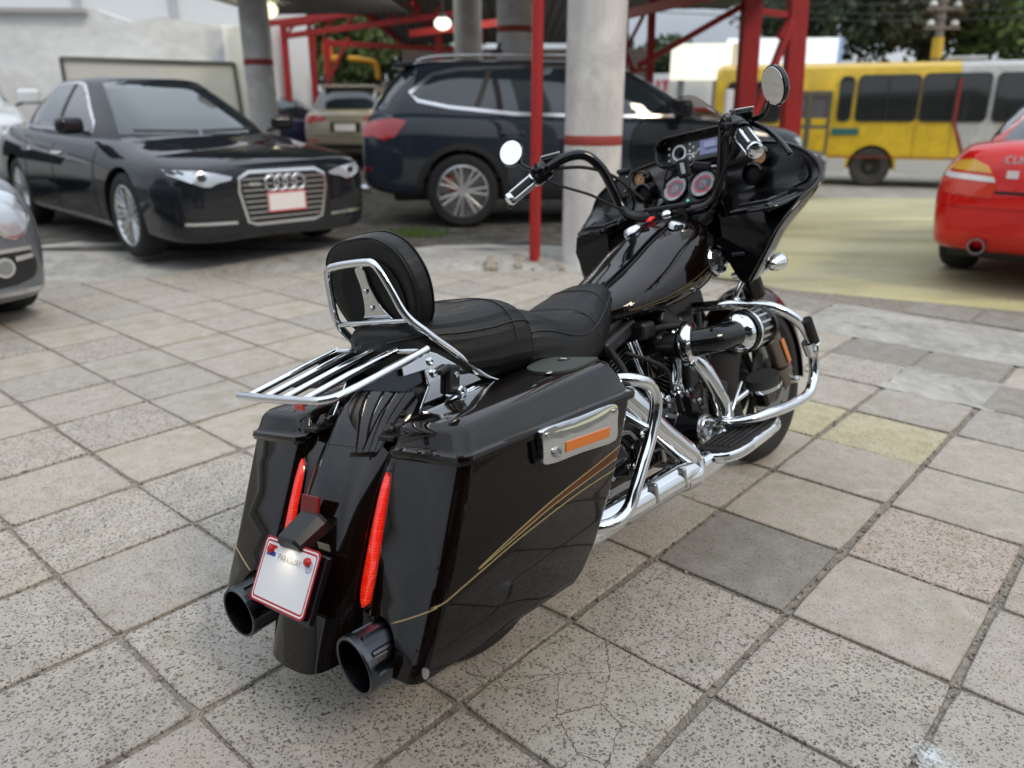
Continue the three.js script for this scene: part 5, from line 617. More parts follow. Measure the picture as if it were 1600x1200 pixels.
function carBody(rows, wb, rw, track, archR) {
  const x0 = rows[0][0], x1 = rows[rows.length - 1][0], xs = []; for (let i = 0; i <= 64; i++) { const t = i / 64; xs.push(lerp(x0, x1, t < 0.5 ? 0.5 * Math.pow(2 * t, 1.45) : 1 - 0.5 * Math.pow(2 - 2 * t, 1.45))); }
  const rings = sampleCols(rows, xs).map(([x, yb, ys, yt, w, ws]) => { const h = [[0, yb], [w * 0.82, yb], [w * 0.95, yb + 0.035], [w * 0.985, lerp(yb, ys, 0.25)], [w, lerp(yb, ys, 0.58)], [lerp(w, ws, 0.35), lerp(yb, ys, 0.84)], [ws * 0.985, ys], [ws * 0.93, lerp(ys, yt, 0.42)], [ws * 0.70, lerp(ys, yt, 0.80)], [ws * 0.36, lerp(ys, yt, 0.97)], [0, yt]]; const c = new THREE.CatmullRomCurve3(h.map(([z, y]) => V(0, y, z)), false, 'centripetal'), q = c.getPoints(28); return [...q.map((p) => [x, p.y, p.z]), ...q.slice(1, -1).reverse().map((p) => [x, p.y, -p.z])]; });
  let g = loft(rings, { crease: 0.55 });
  const wells = []; for (const x of [wb / 2, -wb / 2]) for (const s of [1, -1]) wells.push(cyl([x, rw, s * (track / 2 - 0.26)], [x, rw, s * 1.2], archR, archR, 40));
  g = cut(g, ...wells); return g;
}
function cabin(o) { // rounded greenhouse standing on the body
  const rings = [], n = 13; const ring = (xf, xr, w, y, cf, cr, yd = 0) => { const r = []; const m = 56; for (let i = 0; i < m; i++) { const a = i / m * 2 * PI, c = Math.cos(a), s = Math.sin(a), e = c > 0 ? cf : cr, cx = (xf + xr) / 2, hx = (xf - xr) / 2; r.push([cx + hx * Math.sign(c) * Math.abs(c) ** e, y - yd * (1 - Math.abs(c) ** 3) * 0, w * Math.sign(s) * Math.abs(s) ** 0.42]); } return r; };
  for (let k = 0; k <= n; k++) { const t = k / n, b = 1 - t; rings.push(ring(lerp(o.f0, o.f1, Math.pow(t, 1.12)), lerp(o.r0, o.r1, Math.pow(t, o.rp || 1.25)), lerp(o.w0, o.w1, Math.pow(t, 1.35)), lerp(o.y0, o.y1, Math.pow(t, 0.96)), 0.52, 0.48)); }
  rings.push(ring(o.f1 - 0.09, o.r1 + 0.07, o.w1 - 0.06, o.y1 + 0.028, 0.52, 0.48), ring(o.f1 - 0.25, o.r1 + 0.25, o.w1 - 0.2, o.y1 + 0.045, 0.52, 0.48), ring(o.f1 - 0.5, o.r1 + 0.5, 0.12, o.y1 + 0.052, 0.6, 0.6));
  return loft(rings, { crease: 0.6 });
}
function carWheel(parent, x, z, r, wide, rimR, spokes, mat, caliper) {
  const w = new THREE.Group(); w.name = 'wheel'; w.position.set(x, r, z); if (z < 0) w.rotation.y = PI; parent.add(w); const h = wide / 2;
  mesh('tyre', lathe([[rimR - 0.01, -h * 0.9], [rimR + 0.02, -h], [r - 0.03, -h * 0.98], [r - 0.006, -h * 0.8], [r, -h * 0.5], [r, h * 0.5], [r - 0.006, h * 0.8], [r - 0.03, h * 0.98], [rimR + 0.02, h], [rimR - 0.01, h * 0.9]], [0, 0, 0], [0, 0, 1], 48), M.tyre, w);
  const rim = [lathe([[rimR + 0.004, h * 0.92], [rimR - 0.012, h * 0.96], [rimR - 0.022, h * 0.80], [rimR - 0.03, -h * 0.5]], [0, 0, 0], [0, 0, 1], 48), cyl([0, 0, h * 0.1], [0, 0, h * 0.72], 0.065, 0.055, 20)];
  for (let i = 0; i < spokes; i++) { const a = i / spokes * 2 * PI; for (const k of [-0.13, 0.13]) rim.push(bar([0.04 * Math.cos(a + k), 0.04 * Math.sin(a + k), h * 0.6], [(rimR - 0.012) * Math.cos(a + k * 1.1), (rimR - 0.012) * Math.sin(a + k * 1.1), h * 0.78], 0.032, 0.03, 0.008)); }
  mesh('rim', rim, mat, w); mesh('hub_back', [cyl([0, 0, -h * 0.4], [0, 0, -h * 0.35], rimR - 0.03, rimR - 0.03, 32)], M.steel, w); mesh('brake_rotor', lathe([[0.06, 0], [rimR * 0.68, 0], [rimR * 0.68, 0.02], [0.06, 0.02]], [0, 0, -0.02], [0, 0, 1], 32), M.steel, w);
  if (caliper) mesh('caliper', rbox([-rimR * 0.5, rimR * 0.25, 0.01], [0.09, 0.16, 0.07], 0.02, [0, 0, 0.4]), caliper, w);
}
const SIDE = (s) => [[0, 0, 1.6 * s], [1, 0, 0], [0, 1, 0], [0, 0, -s]], FRONT = [[4, 0, 0], [0, 0, 1], [0, 1, 0], [-1, 0, 0]], REAR = [[-4, 0, 0], [0, 0, 1], [0, 1, 0], [1, 0, 0]], TOP = [[0, 3, 0], [1, 0, 0], [0, 0, 1], [0, -1, 0]];
const grow = (p, d) => { const cx = p.reduce((a, q) => a + q[0], 0) / p.length, cy = p.reduce((a, q) => a + q[1], 0) / p.length; const n = p.length; return p.map((q, i) => { const a = p[(i + n - 1) % n], b = p[(i + 1) % n]; let nx = b[1] - a[1], ny = a[0] - b[0]; const l = Math.hypot(nx, ny) || 1; nx /= l; ny /= l; if (nx * (q[0] - cx) + ny * (q[1] - cy) < 0) { nx = -nx; ny = -ny; } return [q[0] + nx * d, q[1] + ny * d]; }); };
const flipX = (p) => p.map(([a, b]) => [-a, b]);
function placeCar(o, x, f, deg, y = 0) { o.position.set(x, y, -f); o.rotation.y = (90 - deg) * PI / 180; return o; }
const silver = std([0.62, 0.63, 0.65], 0.25, 0.9), trim = std([0.72, 0.73, 0.75], 0.18, 1), lampGlass = phys([0.58, 0.63, 0.69], { roughness: 0.15, metalness: 0.5, clearcoat: 1 }), blackTrim = std([0.015, 0.015, 0.016], 0.5), redLamp = phys([0.40, 0.008, 0.014], { roughness: 0.15, clearcoat: 1 });

// ---- black sedan
const SED = { wb: 2.912, r: 0.342, rows: [[2.378, 0.34, 0.62, 0.69, 0.45, 0.45], [2.368, 0.25, 0.66, 0.73, 0.62, 0.60], [2.33, 0.20, 0.69, 0.76, 0.76, 0.74], [2.20, 0.18, 0.725, 0.80, 0.868, 0.835], [1.95, 0.18, 0.77, 0.845, 0.918, 0.868], [1.456, 0.18, 0.815, 0.90, 0.936, 0.868], [1.05, 0.18, 0.865, 0.955, 0.938, 0.865], [0.7, 0.18, 0.895, 0.965, 0.938, 0.862], [0, 0.18, 0.92, 0.965, 0.938, 0.86], [-0.9, 0.18, 0.945, 0.985, 0.938, 0.855], [-1.456, 0.19, 0.955, 1.005, 0.935, 0.845], [-1.95, 0.22, 0.955, 1.035, 0.915, 0.81], [-2.3, 0.27, 0.93, 1.035, 0.86, 0.75], [-2.48, 0.33, 0.86, 0.99, 0.76, 0.66], [-2.545, 0.42, 0.78, 0.90, 0.6, 0.5]] };
function sedan(label, group, paint, opts = {}) {
  const c = thing(opts.name || 'parked_sedan', label, 'car', [0, 0, 0], 0, group); const Q = (n, g, m, par = c) => mesh(n, g, m, par);
  const body = opts.body || carBody(SED.rows, SED.wb, SED.r, 1.62, 0.385); Q('body', body, paint); Q('underbody', rbox([-0.05, 0.28, 0], [4.3, 0.16, 1.5], 0.03), blackTrim);
  const cab = opts.cab || cabin({ f0: 1.10, f1: 0.12, r0: -1.86, r1: -0.98, w0: 0.835, w1: 0.56, y0: 0.90, y1: 1.405 }); Q('cabin', cab, paint);
  const win = [[0.56, 0.985], [0.28, 1.18], [0.04, 1.315], [-0.10, 1.375], [-0.62, 1.375], [-0.98, 1.325], [-1.32, 1.19], [-1.47, 1.06], [-1.25, 1.02], [0, 1.0]];
  for (const s of [1, -1]) {
    Q('window_trim', onto(cab, grow(smooth(win, 3), 0.020), SIDE(s), 0.003, 0.09, 0.03), trim); Q('side_glass', onto(cab, smooth(win, 3), SIDE(s), 0.009, 0.09, 0.03), carGlass);
    Q('door_pillar', onto(cab, [[-0.22, 1.0], [-0.14, 1.0], [-0.17, 1.38], [-0.24, 1.38]], SIDE(s), 0.014, 0.06, 0.03), blackTrim); Q('rear_pillar', onto(cab, [[-1.12, 1.03], [-1.09, 1.03], [-1.06, 1.31], [-1.09, 1.31]], SIDE(s), 0.014, 0.06, 0.03), blackTrim);
    for (const [x, w] of [[0.88, 0.008], [-0.18, 0.008], [-1.02, 0.008]]) Q('door_gap', onto(body, [[x - w, 0.26], [x + w, 0.26], [x + w + 0.03, 0.86], [x - w + 0.03, 0.86]], SIDE(s), 0.0025, 0.06, 0.004), M.hole);
    for (const x of [-0.02, -0.95]) Q('door_handle', onto(body, rrect(x - 0.11, x + 0.11, 0.775, 0.80, 0.012, 3), SIDE(s), 0.022, 0.05, 0.02), trim);
    Q('sill_strip', onto(body, [[1.0, 0.235], [1.0, 0.255], [-1.0, 0.265], [-1.0, 0.245]], SIDE(s), 0.006, 0.1, 0.01), trim);
    const hl = [[0.845, 0.735], [0.70, 0.728], [0.55, 0.706], [0.425, 0.672], [0.44, 0.650], [0.54, 0.632], [0.60, 0.606], [0.66, 0.612], [0.76, 0.655], [0.84, 0.70]].map(([z, y]) => [z * s, y]);
    const hg = new THREE.Group(); hg.name = 'headlight'; c.add(hg); Q('headlight_lens', onto(body, hl, FRONT, 0.008, 0.05, 0.02), lampGlass, hg); Q('projector', onto(body, Array.from({ length: 14 }, (_, i) => [(0.655 + 0.034 * Math.cos(i / 7 * PI)) * s, 0.676 + 0.026 * Math.sin(i / 7 * PI)]), FRONT, 0.014, 0.04, 0.02), blackTrim, hg);
    Q('air_intake', onto(body, [[0.40 * s, 0.36], [0.78 * s, 0.38], [0.80 * s, 0.43], [0.74 * s, 0.455], [0.42 * s, 0.44]], FRONT, 0.004, 0.06, 0.02), blackTrim); Q('chrome_strip', onto(body, [[0.42 * s, 0.318], [0.80 * s, 0.330], [0.80 * s, 0.352], [0.42 * s, 0.342]], FRONT, 0.012, 0.06, 0.02), trim);
    if (!opts.coupe) Q('tail_lamp', onto(body, [[0.36 * s, 0.80], [0.72 * s, 0.80], [0.78 * s, 0.88], [0.70 * s, 0.925], [0.36 * s, 0.91]], REAR, 0.008, 0.06, 0.02), redLamp);
    const mg = new THREE.Group(); mg.name = 'door_mirror'; c.add(mg); Q('mirror_shell', [rbox([0.70, 1.03, 0.99 * s], [0.13, 0.14, 0.22], 0.05, [0, 0.25 * s, 0], 3)], paint, mg); Q('mirror_foot', bar([0.70, 0.955, 0.84 * s], [0.70, 0.99, 0.93 * s], 0.07, 0.03), blackTrim, mg);
  }
  const ws = [[-0.66, 0.955], [0.66, 0.955], [0.63, 1.04], [0.46, 1.385], [0.25, 1.405], [-0.25, 1.405], [-0.46, 1.385], [-0.63, 1.04]]; Q('windscreen', onto(cab, ws, FRONT, 0.008, 0.08, 0.03), carGlass); Q('rear_screen', onto(cab, ws.map(([a, b]) => [a * 0.96, b + 0.03]), REAR, 0.008, 0.08, 0.03), carGlass);
  for (const k of [-1, 1]) Q('wiper', onto(cab, [[0.02 * k, 0.968], [0.55 * k, 0.985], [0.55 * k, 0.997], [0.02 * k, 0.985]], FRONT, 0.016, 0.06, 0.02), blackTrim);
  const gr = new THREE.Group(); gr.name = 'grille'; c.add(gr); const go = [[-0.29, 0.690], [0.29, 0.690], [0.36, 0.655], [0.368, 0.56], [0.315, 0.33], [0.26, 0.315], [-0.26, 0.315], [-0.315, 0.33], [-0.368, 0.56], [-0.36, 0.655]];
  Q('grille_frame', onto(body, grow(go, 0.026), FRONT, 0.012, 0.05, 0.03), trim, gr); Q('grille_mesh', onto(body, go, FRONT, 0.018, 0.05, 0.03), blackTrim, gr);
  for (let i = 0; i < 8; i++) { const y = 0.348 + i * 0.0425, hw = y < 0.56 ? lerp(0.315, 0.362, (y - 0.33) / 0.23) : 0.358; Q('grille_slat', onto(body, [[-hw, y], [hw, y], [hw, y + 0.010], [-hw, y + 0.010]], FRONT, 0.030, 0.06, 0.02), silver, gr); }
  const em = new THREE.Group(); em.name = 'emblem'; c.add(em); for (let i = 0; i < 4; i++) Q('ring', new THREE.TorusGeometry(0.058, 0.0105, 8, 28).rotateY(PI / 2).translate(2.414, 0.612, (i - 1.5) * 0.078), trim, em);
  Q('front_badge', onto(body, [[0.22, 0.598], [0.31, 0.60], [0.31, 0.625], [0.22, 0.623]].map(([a, b]) => [a, b]), FRONT, 0.036, 0.05, 0.01), trim);
  const pt = canvasTex(256, 128, (k, w, h) => { k.fillStyle = '#f3efec'; k.fillRect(0, 0, w, h); k.strokeStyle = '#c4343c'; k.lineWidth = 10; k.strokeRect(8, 8, w - 16, h - 16); }, { wrap: false });
  const pg = rbox([2.418, 0.468, 0], [0.012, 0.15, 0.34], 0.004); Q('front_plate', pg, std([0.78, 0.74, 0.72], 0.5)); Q('plate_border', [rbox([2.4255, 0.540, 0], [0.002, 0.012, 0.336], 0.0005), rbox([2.4255, 0.396, 0], [0.002, 0.012, 0.336], 0.0005), rbox([2.4255, 0.468, 0.163], [0.002, 0.13, 0.01], 0.0005), rbox([2.4255, 0.468, -0.163], [0.002, 0.13, 0.01], 0.0005)], std([0.6, 0.1, 0.1], 0.5));
  Q('rear_plate', rbox([-2.55, 0.72, 0], [0.012, 0.13, 0.4], 0.004), std([0.7, 0.7, 0.7], 0.5));
  Q('bonnet_gap', onto(body, [[0.98, -0.74], [0.995, -0.74], [0.995, 0.74], [0.98, 0.74]], TOP, 0.002, 0.08, 0.004), M.hole); for (const s of [1, -1]) Q('bonnet_crease', onto(body, [[2.2, 0.40 * s], [1.1, 0.58 * s], [1.1, 0.585 * s], [2.2, 0.406 * s]], TOP, 0.003, 0.08, 0.003), paint);
  for (const x of [SED.wb / 2, -SED.wb / 2]) for (const z of [0.80, -0.80]) carWheel(c, x, z, SED.r, 0.235, 0.245, 10, silver);
  c.userData.parts = undefined; delete c.userData.parts; c.bodyGeo = body; c.cabGeo = cab; return c;
}
// ---- sport utility vehicle
const SUV = { wb: 2.864, r: 0.368, rows: [[2.265, 0.45, 0.78, 0.86, 0.5, 0.48], [2.245, 0.36, 0.82, 0.92, 0.68, 0.66], [2.16, 0.30, 0.86, 0.965, 0.82, 0.79], [1.95, 0.27, 0.92, 1.01, 0.905, 0.86], [1.432, 0.26, 1.0, 1.06, 0.94, 0.885], [1.1, 0.26, 1.04, 1.09, 0.945, 0.885], [0.4, 0.26, 1.06, 1.10, 0.945, 0.88], [-0.6, 0.26, 1.08, 1.11, 0.945, 0.88], [-1.432, 0.27, 1.10, 1.13, 0.94, 0.88], [-1.95, 0.30, 1.11, 1.15, 0.915, 0.86], [-2.25, 0.34, 1.08, 1.14, 0.87, 0.81], [-2.40, 0.40, 1.02, 1.10, 0.80, 0.73], [-2.45, 0.48, 0.96, 1.04, 0.70, 0.62]] };
function suv(label, group, paint, opts = {}) {
  const c = thing(opts.name || 'parked_suv', label, 'car', [0, 0, 0], 0, group); const Q = (n, g, m, par = c) => mesh(n, g, m, par);
  const body = opts.body || carBody(SUV.rows, SUV.wb, SUV.r, 1.64, 0.415); Q('body', body, paint); Q('underbody', rbox([-0.05, 0.36, 0], [4.2, 0.2, 1.5], 0.03), blackTrim);
  const cab = opts.cab || cabin({ f0: 1.28, f1: 0.30, r0: -2.40, r1: -1.98, w0: 0.865, w1: 0.63, y0: 1.03, y1: 1.60, rp: 1.5 }); Q('cabin', cab, paint);
  const win = [[0.80, 1.125], [0.50, 1.34], [0.22, 1.48], [0.0, 1.545], [-0.7, 1.565], [-1.45, 1.535], [-1.70, 1.49], [-1.93, 1.315], [-1.86, 1.27], [-1.55, 1.21], [-0.9, 1.145], [0, 1.12]];
  for (const s of [1, -1]) {
    if (!opts.plain) Q('window_trim', onto(cab, grow(win, 0.036), SIDE(s), 0.004, 0.09, 0.03), trim); Q('side_glass', onto(cab, win, SIDE(s), 0.011, 0.09, 0.03), carGlass);
    Q('door_pillar', onto(cab, [[-0.16, 1.11], [-0.06, 1.11], [-0.10, 1.565], [-0.18, 1.565]], SIDE(s), 0.016, 0.06, 0.03), blackTrim); Q('rear_pillar', onto(cab, [[-1.30, 1.20], [-1.24, 1.19], [-1.10, 1.56], [-1.15, 1.56]], SIDE(s), 0.016, 0.06, 0.03), blackTrim);
    for (const [x, k] of [[0.94, 0], [-0.12, 0], [-0.97, 0]]) Q('door_gap', onto(body, [[x - 0.006, 0.38], [x + 0.006, 0.38], [x + 0.006 + k, 1.0], [x - 0.006 + k, 1.0]], SIDE(s), 0.0025, 0.06, 0.004), M.hole);
    for (const x of [0.06, -0.92]) Q('door_handle', onto(body, rrect(x - 0.12, x + 0.12, 0.93, 0.965, 0.015, 3), SIDE(s), 0.024, 0.05, 0.02), paint);
    Q('lower_cladding', onto(body, [[1.0, 0.29], [1.03, 0.40], [-1.03, 0.42], [-1.03, 0.30]], SIDE(s), 0.006, 0.1, 0.01), blackTrim);
    for (const x of [SUV.wb / 2, -SUV.wb / 2]) { const o = [], q = []; for (let i = 0; i <= 18; i++) { const a = lerp(-0.12, PI + 0.12, i / 18); o.push([x + 0.475 * Math.cos(a), SUV.r + 0.475 * Math.sin(a)]); q.push([x + 0.418 * Math.cos(a), SUV.r + 0.418 * Math.sin(a)]); } Q('arch_cladding', onto(body, [...o, ...q.reverse()], SIDE(s), 0.012, 0.05, 0.02), blackTrim); }
    const tl = new THREE.Group(); tl.name = 'tail_lamp'; c.add(tl); Q('lamp_side', onto(body, [[-1.98, 1.06], [-2.12, 1.085], [-2.33, 1.06], [-2.36, 0.93], [-2.22, 0.87], [-2.10, 0.905]], SIDE(s), 0.008, 0.05, 0.03), redLamp, tl); Q('lamp_rear', onto(body, [[0.38 * s, 0.96], [0.82 * s, 0.90], [0.84 * s, 1.04], [0.60 * s, 1.065], [0.38 * s, 1.04]], REAR, 0.008, 0.05, 0.03), redLamp, tl);
    Q('side_reflector', onto(body, [[-1.02, 0.735], [-0.94, 0.735], [-0.94, 0.765], [-1.02, 0.765]], SIDE(s), 0.01, 0.05, 0.01), M.amber);
    Q('rear_reflector', onto(body, [[0.55 * s, 0.56], [0.82 * s, 0.57], [0.82 * s, 0.61], [0.55 * s, 0.60]], REAR, 0.006, 0.06, 0.02), redLamp);
    Q('headlight_lens', onto(body, [[0.42 * s, 0.78], [0.80 * s, 0.80], [0.82 * s, 0.88], [0.45 * s, 0.88]], FRONT, 0.008, 0.06, 0.02), lampGlass);
    const mg = new THREE.Group(); mg.name = 'door_mirror'; c.add(mg); Q('mirror_shell', [rbox([0.80, 1.17, 1.02 * s], [0.13, 0.17, 0.24], 0.05, [0, 0.25 * s, 0], 3)], paint, mg); Q('mirror_foot', bar([0.80, 1.07, 0.87 * s], [0.80, 1.11, 0.96 * s], 0.07, 0.03), blackTrim, mg);
    Q('roof_rail', tube([[0.15, 1.645, 0.60 * s], [0.05, 1.675, 0.60 * s], [-0.8, 1.690, 0.60 * s], [-1.75, 1.665, 0.60 * s], [-1.85, 1.635, 0.60 * s]], 0.018), opts.plain ? blackTrim : trim);
  }
  const ws = [[-0.69, 1.12], [0.69, 1.12], [0.66, 1.2], [0.50, 1.565], [0.25, 1.585], [-0.25, 1.585], [-0.50, 1.565], [-0.66, 1.2]]; Q('windscreen', onto(cab, ws, FRONT, 0.008, 0.09, 0.03), carGlass); Q('rear_screen', onto(cab, [[-0.66, 1.17], [0.66, 1.17], [0.60, 1.50], [0.5, 1.54], [-0.5, 1.54], [-0.60, 1.50]], REAR, 0.008, 0.09, 0.03), carGlass);
  Q('roof_spoiler', rbox([-2.0, 1.60, 0], [0.20, 0.05, 1.10], 0.02, [0, 0, 0.10]), paint);
  Q('tailgate_gap', onto(body, [[-0.70, 0.66], [0.70, 0.66], [0.70, 0.672], [-0.70, 0.672]], REAR, 0.003, 0.08, 0.004), M.hole); Q('rear_bumper', onto(body, [[-0.80, 0.42], [0.80, 0.42], [0.84, 0.52], [-0.84, 0.52]], REAR, 0.008, 0.08, 0.02), blackTrim);
  Q('rear_plate', rbox([-2.475, 0.83, 0], [0.012, 0.14, 0.42], 0.004), std([0.66, 0.68, 0.72], 0.5)); Q('plate_recess', onto(body, [[-0.30, 0.74], [0.30, 0.74], [0.30, 0.93], [-0.30, 0.93]], REAR, 0.006, 0.07, 0.01), blackTrim); for (const s of [1, -1]) Q('exhaust_tip', cyl([-2.40, 0.37, 0.52 * s], [-2.50, 0.37, 0.52 * s], 0.05), trim);
  Q('grille', onto(body, [[-0.36, 0.62], [0.36, 0.62], [0.40, 0.86], [-0.40, 0.86]], FRONT, 0.008, 0.07, 0.02), blackTrim);
  for (const x of [SUV.wb / 2, -SUV.wb / 2]) for (const z of [0.82, -0.82]) carWheel(c, x, z, SUV.r, 0.245, 0.262, 7, silver, opts.plain ? null : std([0.55, 0.12, 0.03], 0.5));
  c.bodyGeo = body; c.cabGeo = cab; return c;
}
const sedan1 = placeCar(sedan('black sedan facing the tiles with four-ring emblem on its chrome grille', undefined, carPaint([0.012, 0.014, 0.018])), -3.52, 8.12, 134.8, 0.07);
const suv1 = placeCar(suv('dark blue grey suv parked side-on behind the concrete column', undefined, carPaint([0.022, 0.030, 0.042])), 0.84, 9.32, 85, 0.06);
mesh('shark_fin_antenna', loft([[-0.10, 0.045], [-0.04, 0.035], [0.03, 0.022], [0.09, 0.008]].map(([x, w]) => rrect(-w, w, 0, 0.001, 0.0004, 2).map(([z, y]) => [-1.62 + x, 1.648 + y, z])).concat([])), blackTrim, suv1); 
mesh('camera_mount', [rbox([-1.05, 1.72, 0.60], [0.12, 0.05, 0.05], 0.015), cyl([-1.05, 1.70, 0.60], [-1.02, 1.80, 0.60], 0.02)], blackTrim, suv1);
placeCar(suv('white suv parked behind the black sedan', undefined, carPaint([0.62, 0.66, 0.68], 0.4, 0.05), { plain: true, body: suv1.bodyGeo, cab: suv1.cabGeo }), -7.9, 11.2, 146, 0.05).scale.setScalar(1.14);
placeCar(suv('champagne suv showing its tailgate beside the red steel posts', undefined, carPaint([0.36, 0.33, 0.27], 0.4, 0.5), { plain: true, body: suv1.bodyGeo, cab: suv1.cabGeo }), -3.10, 18.6, 4, 0.05);
placeCar(sedan('dark blue sedan with a red tail lamp beside the champagne suv', undefined, carPaint([0.02, 0.028, 0.07]), { body: sedan1.bodyGeo, cab: sedan1.cabGeo }), -5.75, 20.5, 22, 0.05);
placeCar(suv('dark grey suv standing on the street before the bus', undefined, carPaint([0.05, 0.05, 0.055]), { plain: true, body: suv1.bodyGeo, cab: suv1.cabGeo }), 4.3, 17.6, 95, -0.57);
{ // ---- red coupe
  const c = placeCar(sedan('red coupe seen from behind on the yellowish forecourt', undefined, carPaint([0.62, 0.012, 0.008]), { name: 'red_coupe', body: sedan1.bodyGeo, cab: sedan1.cabGeo, coupe: true }), 5.27, 7.02, 41.3, 0), b = sedan1.bodyGeo;
  for (const s of [1, -1]) { const t = new THREE.Group(); t.name = 'tail_lamp'; c.add(t); const Q = (n, p, l, m) => mesh(n, onto(b, p.map(([z, y]) => [z * s, y]), REAR, l, 0.05, 0.03), m, t); Q('lamp_red', [[0.46, 0.66], [0.80, 0.68], [0.815, 0.80], [0.76, 0.90], [0.62, 0.92], [0.50, 0.86], [0.45, 0.76]], 0.006, phys([0.66, 0.04, 0.01], { roughness: 0.2, clearcoat: 1 })); Q('lamp_clear_strip', [[0.455, 0.765], [0.81, 0.785], [0.81, 0.822], [0.47, 0.80]], 0.012, phys([0.75, 0.72, 0.68], { roughness: 0.2, clearcoat: 1 })); Q('lamp_amber', [[0.49, 0.825], [0.80, 0.84], [0.765, 0.89], [0.62, 0.91], [0.52, 0.87]], 0.012, phys([0.78, 0.42, 0.06], { roughness: 0.2, clearcoat: 1 })); mesh('exhaust_tip', lathe([[0.052, 0], [0.055, 0.01], [0.055, 0.2], [0.046, 0.2], [0.046, 0.01]], [-2.46, 0.33, 0.50 * s], [-1, 0, 0], 24).translate(0.12, 0, 0), M.steel, c); }
  const p = hitAt(b, [-4, 0.915, -0.30], [1, 0, 0]); mesh('model_lettering', at(text('CLK 500', 0.050, 0.005), p[0] - 0.006, p[1], p[2], 0, -PI / 2, 0), std([0.7, 0.68, 0.68], 0.3, 0.6), c);
  mesh('bumper_crease', onto(b, [[-0.84, 0.598], [0.84, 0.598], [0.84, 0.612], [-0.84, 0.612]], REAR, 0.012, 0.06, 0.02), carPaint([0.62, 0.02, 0.014]), c); mesh('boot_gap', onto(b, [[-0.46, 0.70], [-0.44, 0.69], [0.44, 0.69], [0.46, 0.70], [0.46, 0.71], [-0.46, 0.71]], REAR, 0.003, 0.06, 0.004), M.hole, c); mesh('boot_sticker', onto(b, [[-0.40, 0.795], [-0.33, 0.795], [-0.33, 0.845], [-0.40, 0.845]], REAR, 0.004, 0.04, 0.003), std([0.75, 0.66, 0.64], 0.5), c);
}
{ // ---- small silver car: only its front corner is in the picture
  const rows = [[1.83, 0.30, 0.55, 0.62, 0.40, 0.40], [1.815, 0.22, 0.62, 0.70, 0.58, 0.55], [1.76, 0.17, 0.70, 0.79, 0.71, 0.66], [1.62, 0.16, 0.78, 0.87, 0.79, 0.73], [1.25, 0.16, 0.84, 0.93, 0.835, 0.77], [0.8, 0.17, 0.88, 0.97, 0.84, 0.775], [0, 0.17, 0.90, 0.96, 0.84, 0.77], [-1.2, 0.18, 0.92, 0.98, 0.835, 0.76], [-1.65, 0.22, 0.90, 0.98, 0.79, 0.71], [-1.82, 0.32, 0.82, 0.92, 0.66, 0.58]];
  const c = thing('compact_car', 'silver grey compact car with round headlight at the edge of the tiles', 'car'), Q = (n, g, m, par = c) => mesh(n, g, m, par), pm = carPaint([0.15, 0.165, 0.185], 0.4, 0.5), body = carBody(rows, 2.47, 0.30, 1.46, 0.34); Q('body', body, pm); const cab = cabin({ f0: 0.95, f1: 0.25, r0: -1.7, r1: -1.35, w0: 0.745, w1: 0.56, y0: 0.88, y1: 1.37, rp: 1.5 }); Q('cabin', cab, pm); Q('underbody', rbox([0, 0.26, 0], [3.2, 0.14, 1.3], 0.03), blackTrim);
  const disc = (z, y, r, n = 20, k = 1) => Array.from({ length: n }, (_, i) => [z + r * Math.cos(i / n * 2 * PI), y + r * k * Math.sin(i / n * 2 * PI)]);
  for (const s of [1, -1]) { const h = new THREE.Group(); h.name = 'headlight'; c.add(h); Q('headlight_bezel', onto(body, disc(0.555 * s, 0.66, 0.122, 24, 1.12), FRONT, 0.010, 0.04, 0.03), trim, h); Q('headlight_lens', onto(body, disc(0.555 * s, 0.66, 0.102, 24, 1.12), FRONT, 0.020, 0.04, 0.03), lampGlass, h); const g = new THREE.Group(); g.name = 'fog_light'; c.add(g); Q('fog_bezel', onto(body, disc(0.46 * s, 0.375, 0.058), FRONT, 0.022, 0.03, 0.03), trim, g); Q('fog_lens', onto(body, disc(0.46 * s, 0.375, 0.040), FRONT, 0.028, 0.03, 0.03), phys([0.2, 0.21, 0.22], { roughness: 0.15, clearcoat: 1 }), g); Q('side_glass', onto(cab, [[0.45, 0.97], [0.2, 1.28], [-1.2, 1.30], [-1.45, 1.0]], SIDE(s), 0.008, 0.09, 0.03), carGlass); Q('intake_bar', onto(body, [[0.53 * s, 0.40], [0.64 * s, 0.41], [0.64 * s, 0.435], [0.53 * s, 0.43]], FRONT, 0.02, 0.04, 0.02), trim); }
  Q('lower_intake', onto(body, smooth([[-0.62, 0.29], [0, 0.265], [0.62, 0.29], [0.665, 0.36], [0.63, 0.45], [0, 0.445], [-0.63, 0.45], [-0.665, 0.36]], 4), FRONT, 0.006, 0.05, 0.02), blackTrim); Q('chrome_lip', onto(body, [[-0.64, 0.455], [0.64, 0.455], [0.64, 0.478], [-0.64, 0.478]], FRONT, 0.014, 0.05, 0.02), trim); Q('front_splitter', onto(body, [[-0.66, 0.205], [0.66, 0.205], [0.68, 0.235], [-0.68, 0.235]], FRONT, 0.016, 0.05, 0.02), trim); Q('windscreen', onto(cab, [[-0.6, 0.95], [0.6, 0.95], [0.45, 1.33], [-0.45, 1.33]], FRONT, 0.008, 0.08, 0.03), carGlass); Q('grille', onto(body, [[-0.3, 0.56], [0.3, 0.56], [0.34, 0.66], [-0.34, 0.66]], FRONT, 0.008, 0.05, 0.02), blackTrim);
  for (const x of [1.235, -1.235]) for (const z of [0.72, -0.72]) carWheel(c, x, z, 0.30, 0.2, 0.21, 5, silver); placeCar(c, -4.70, 5.02, 122, 0);
}
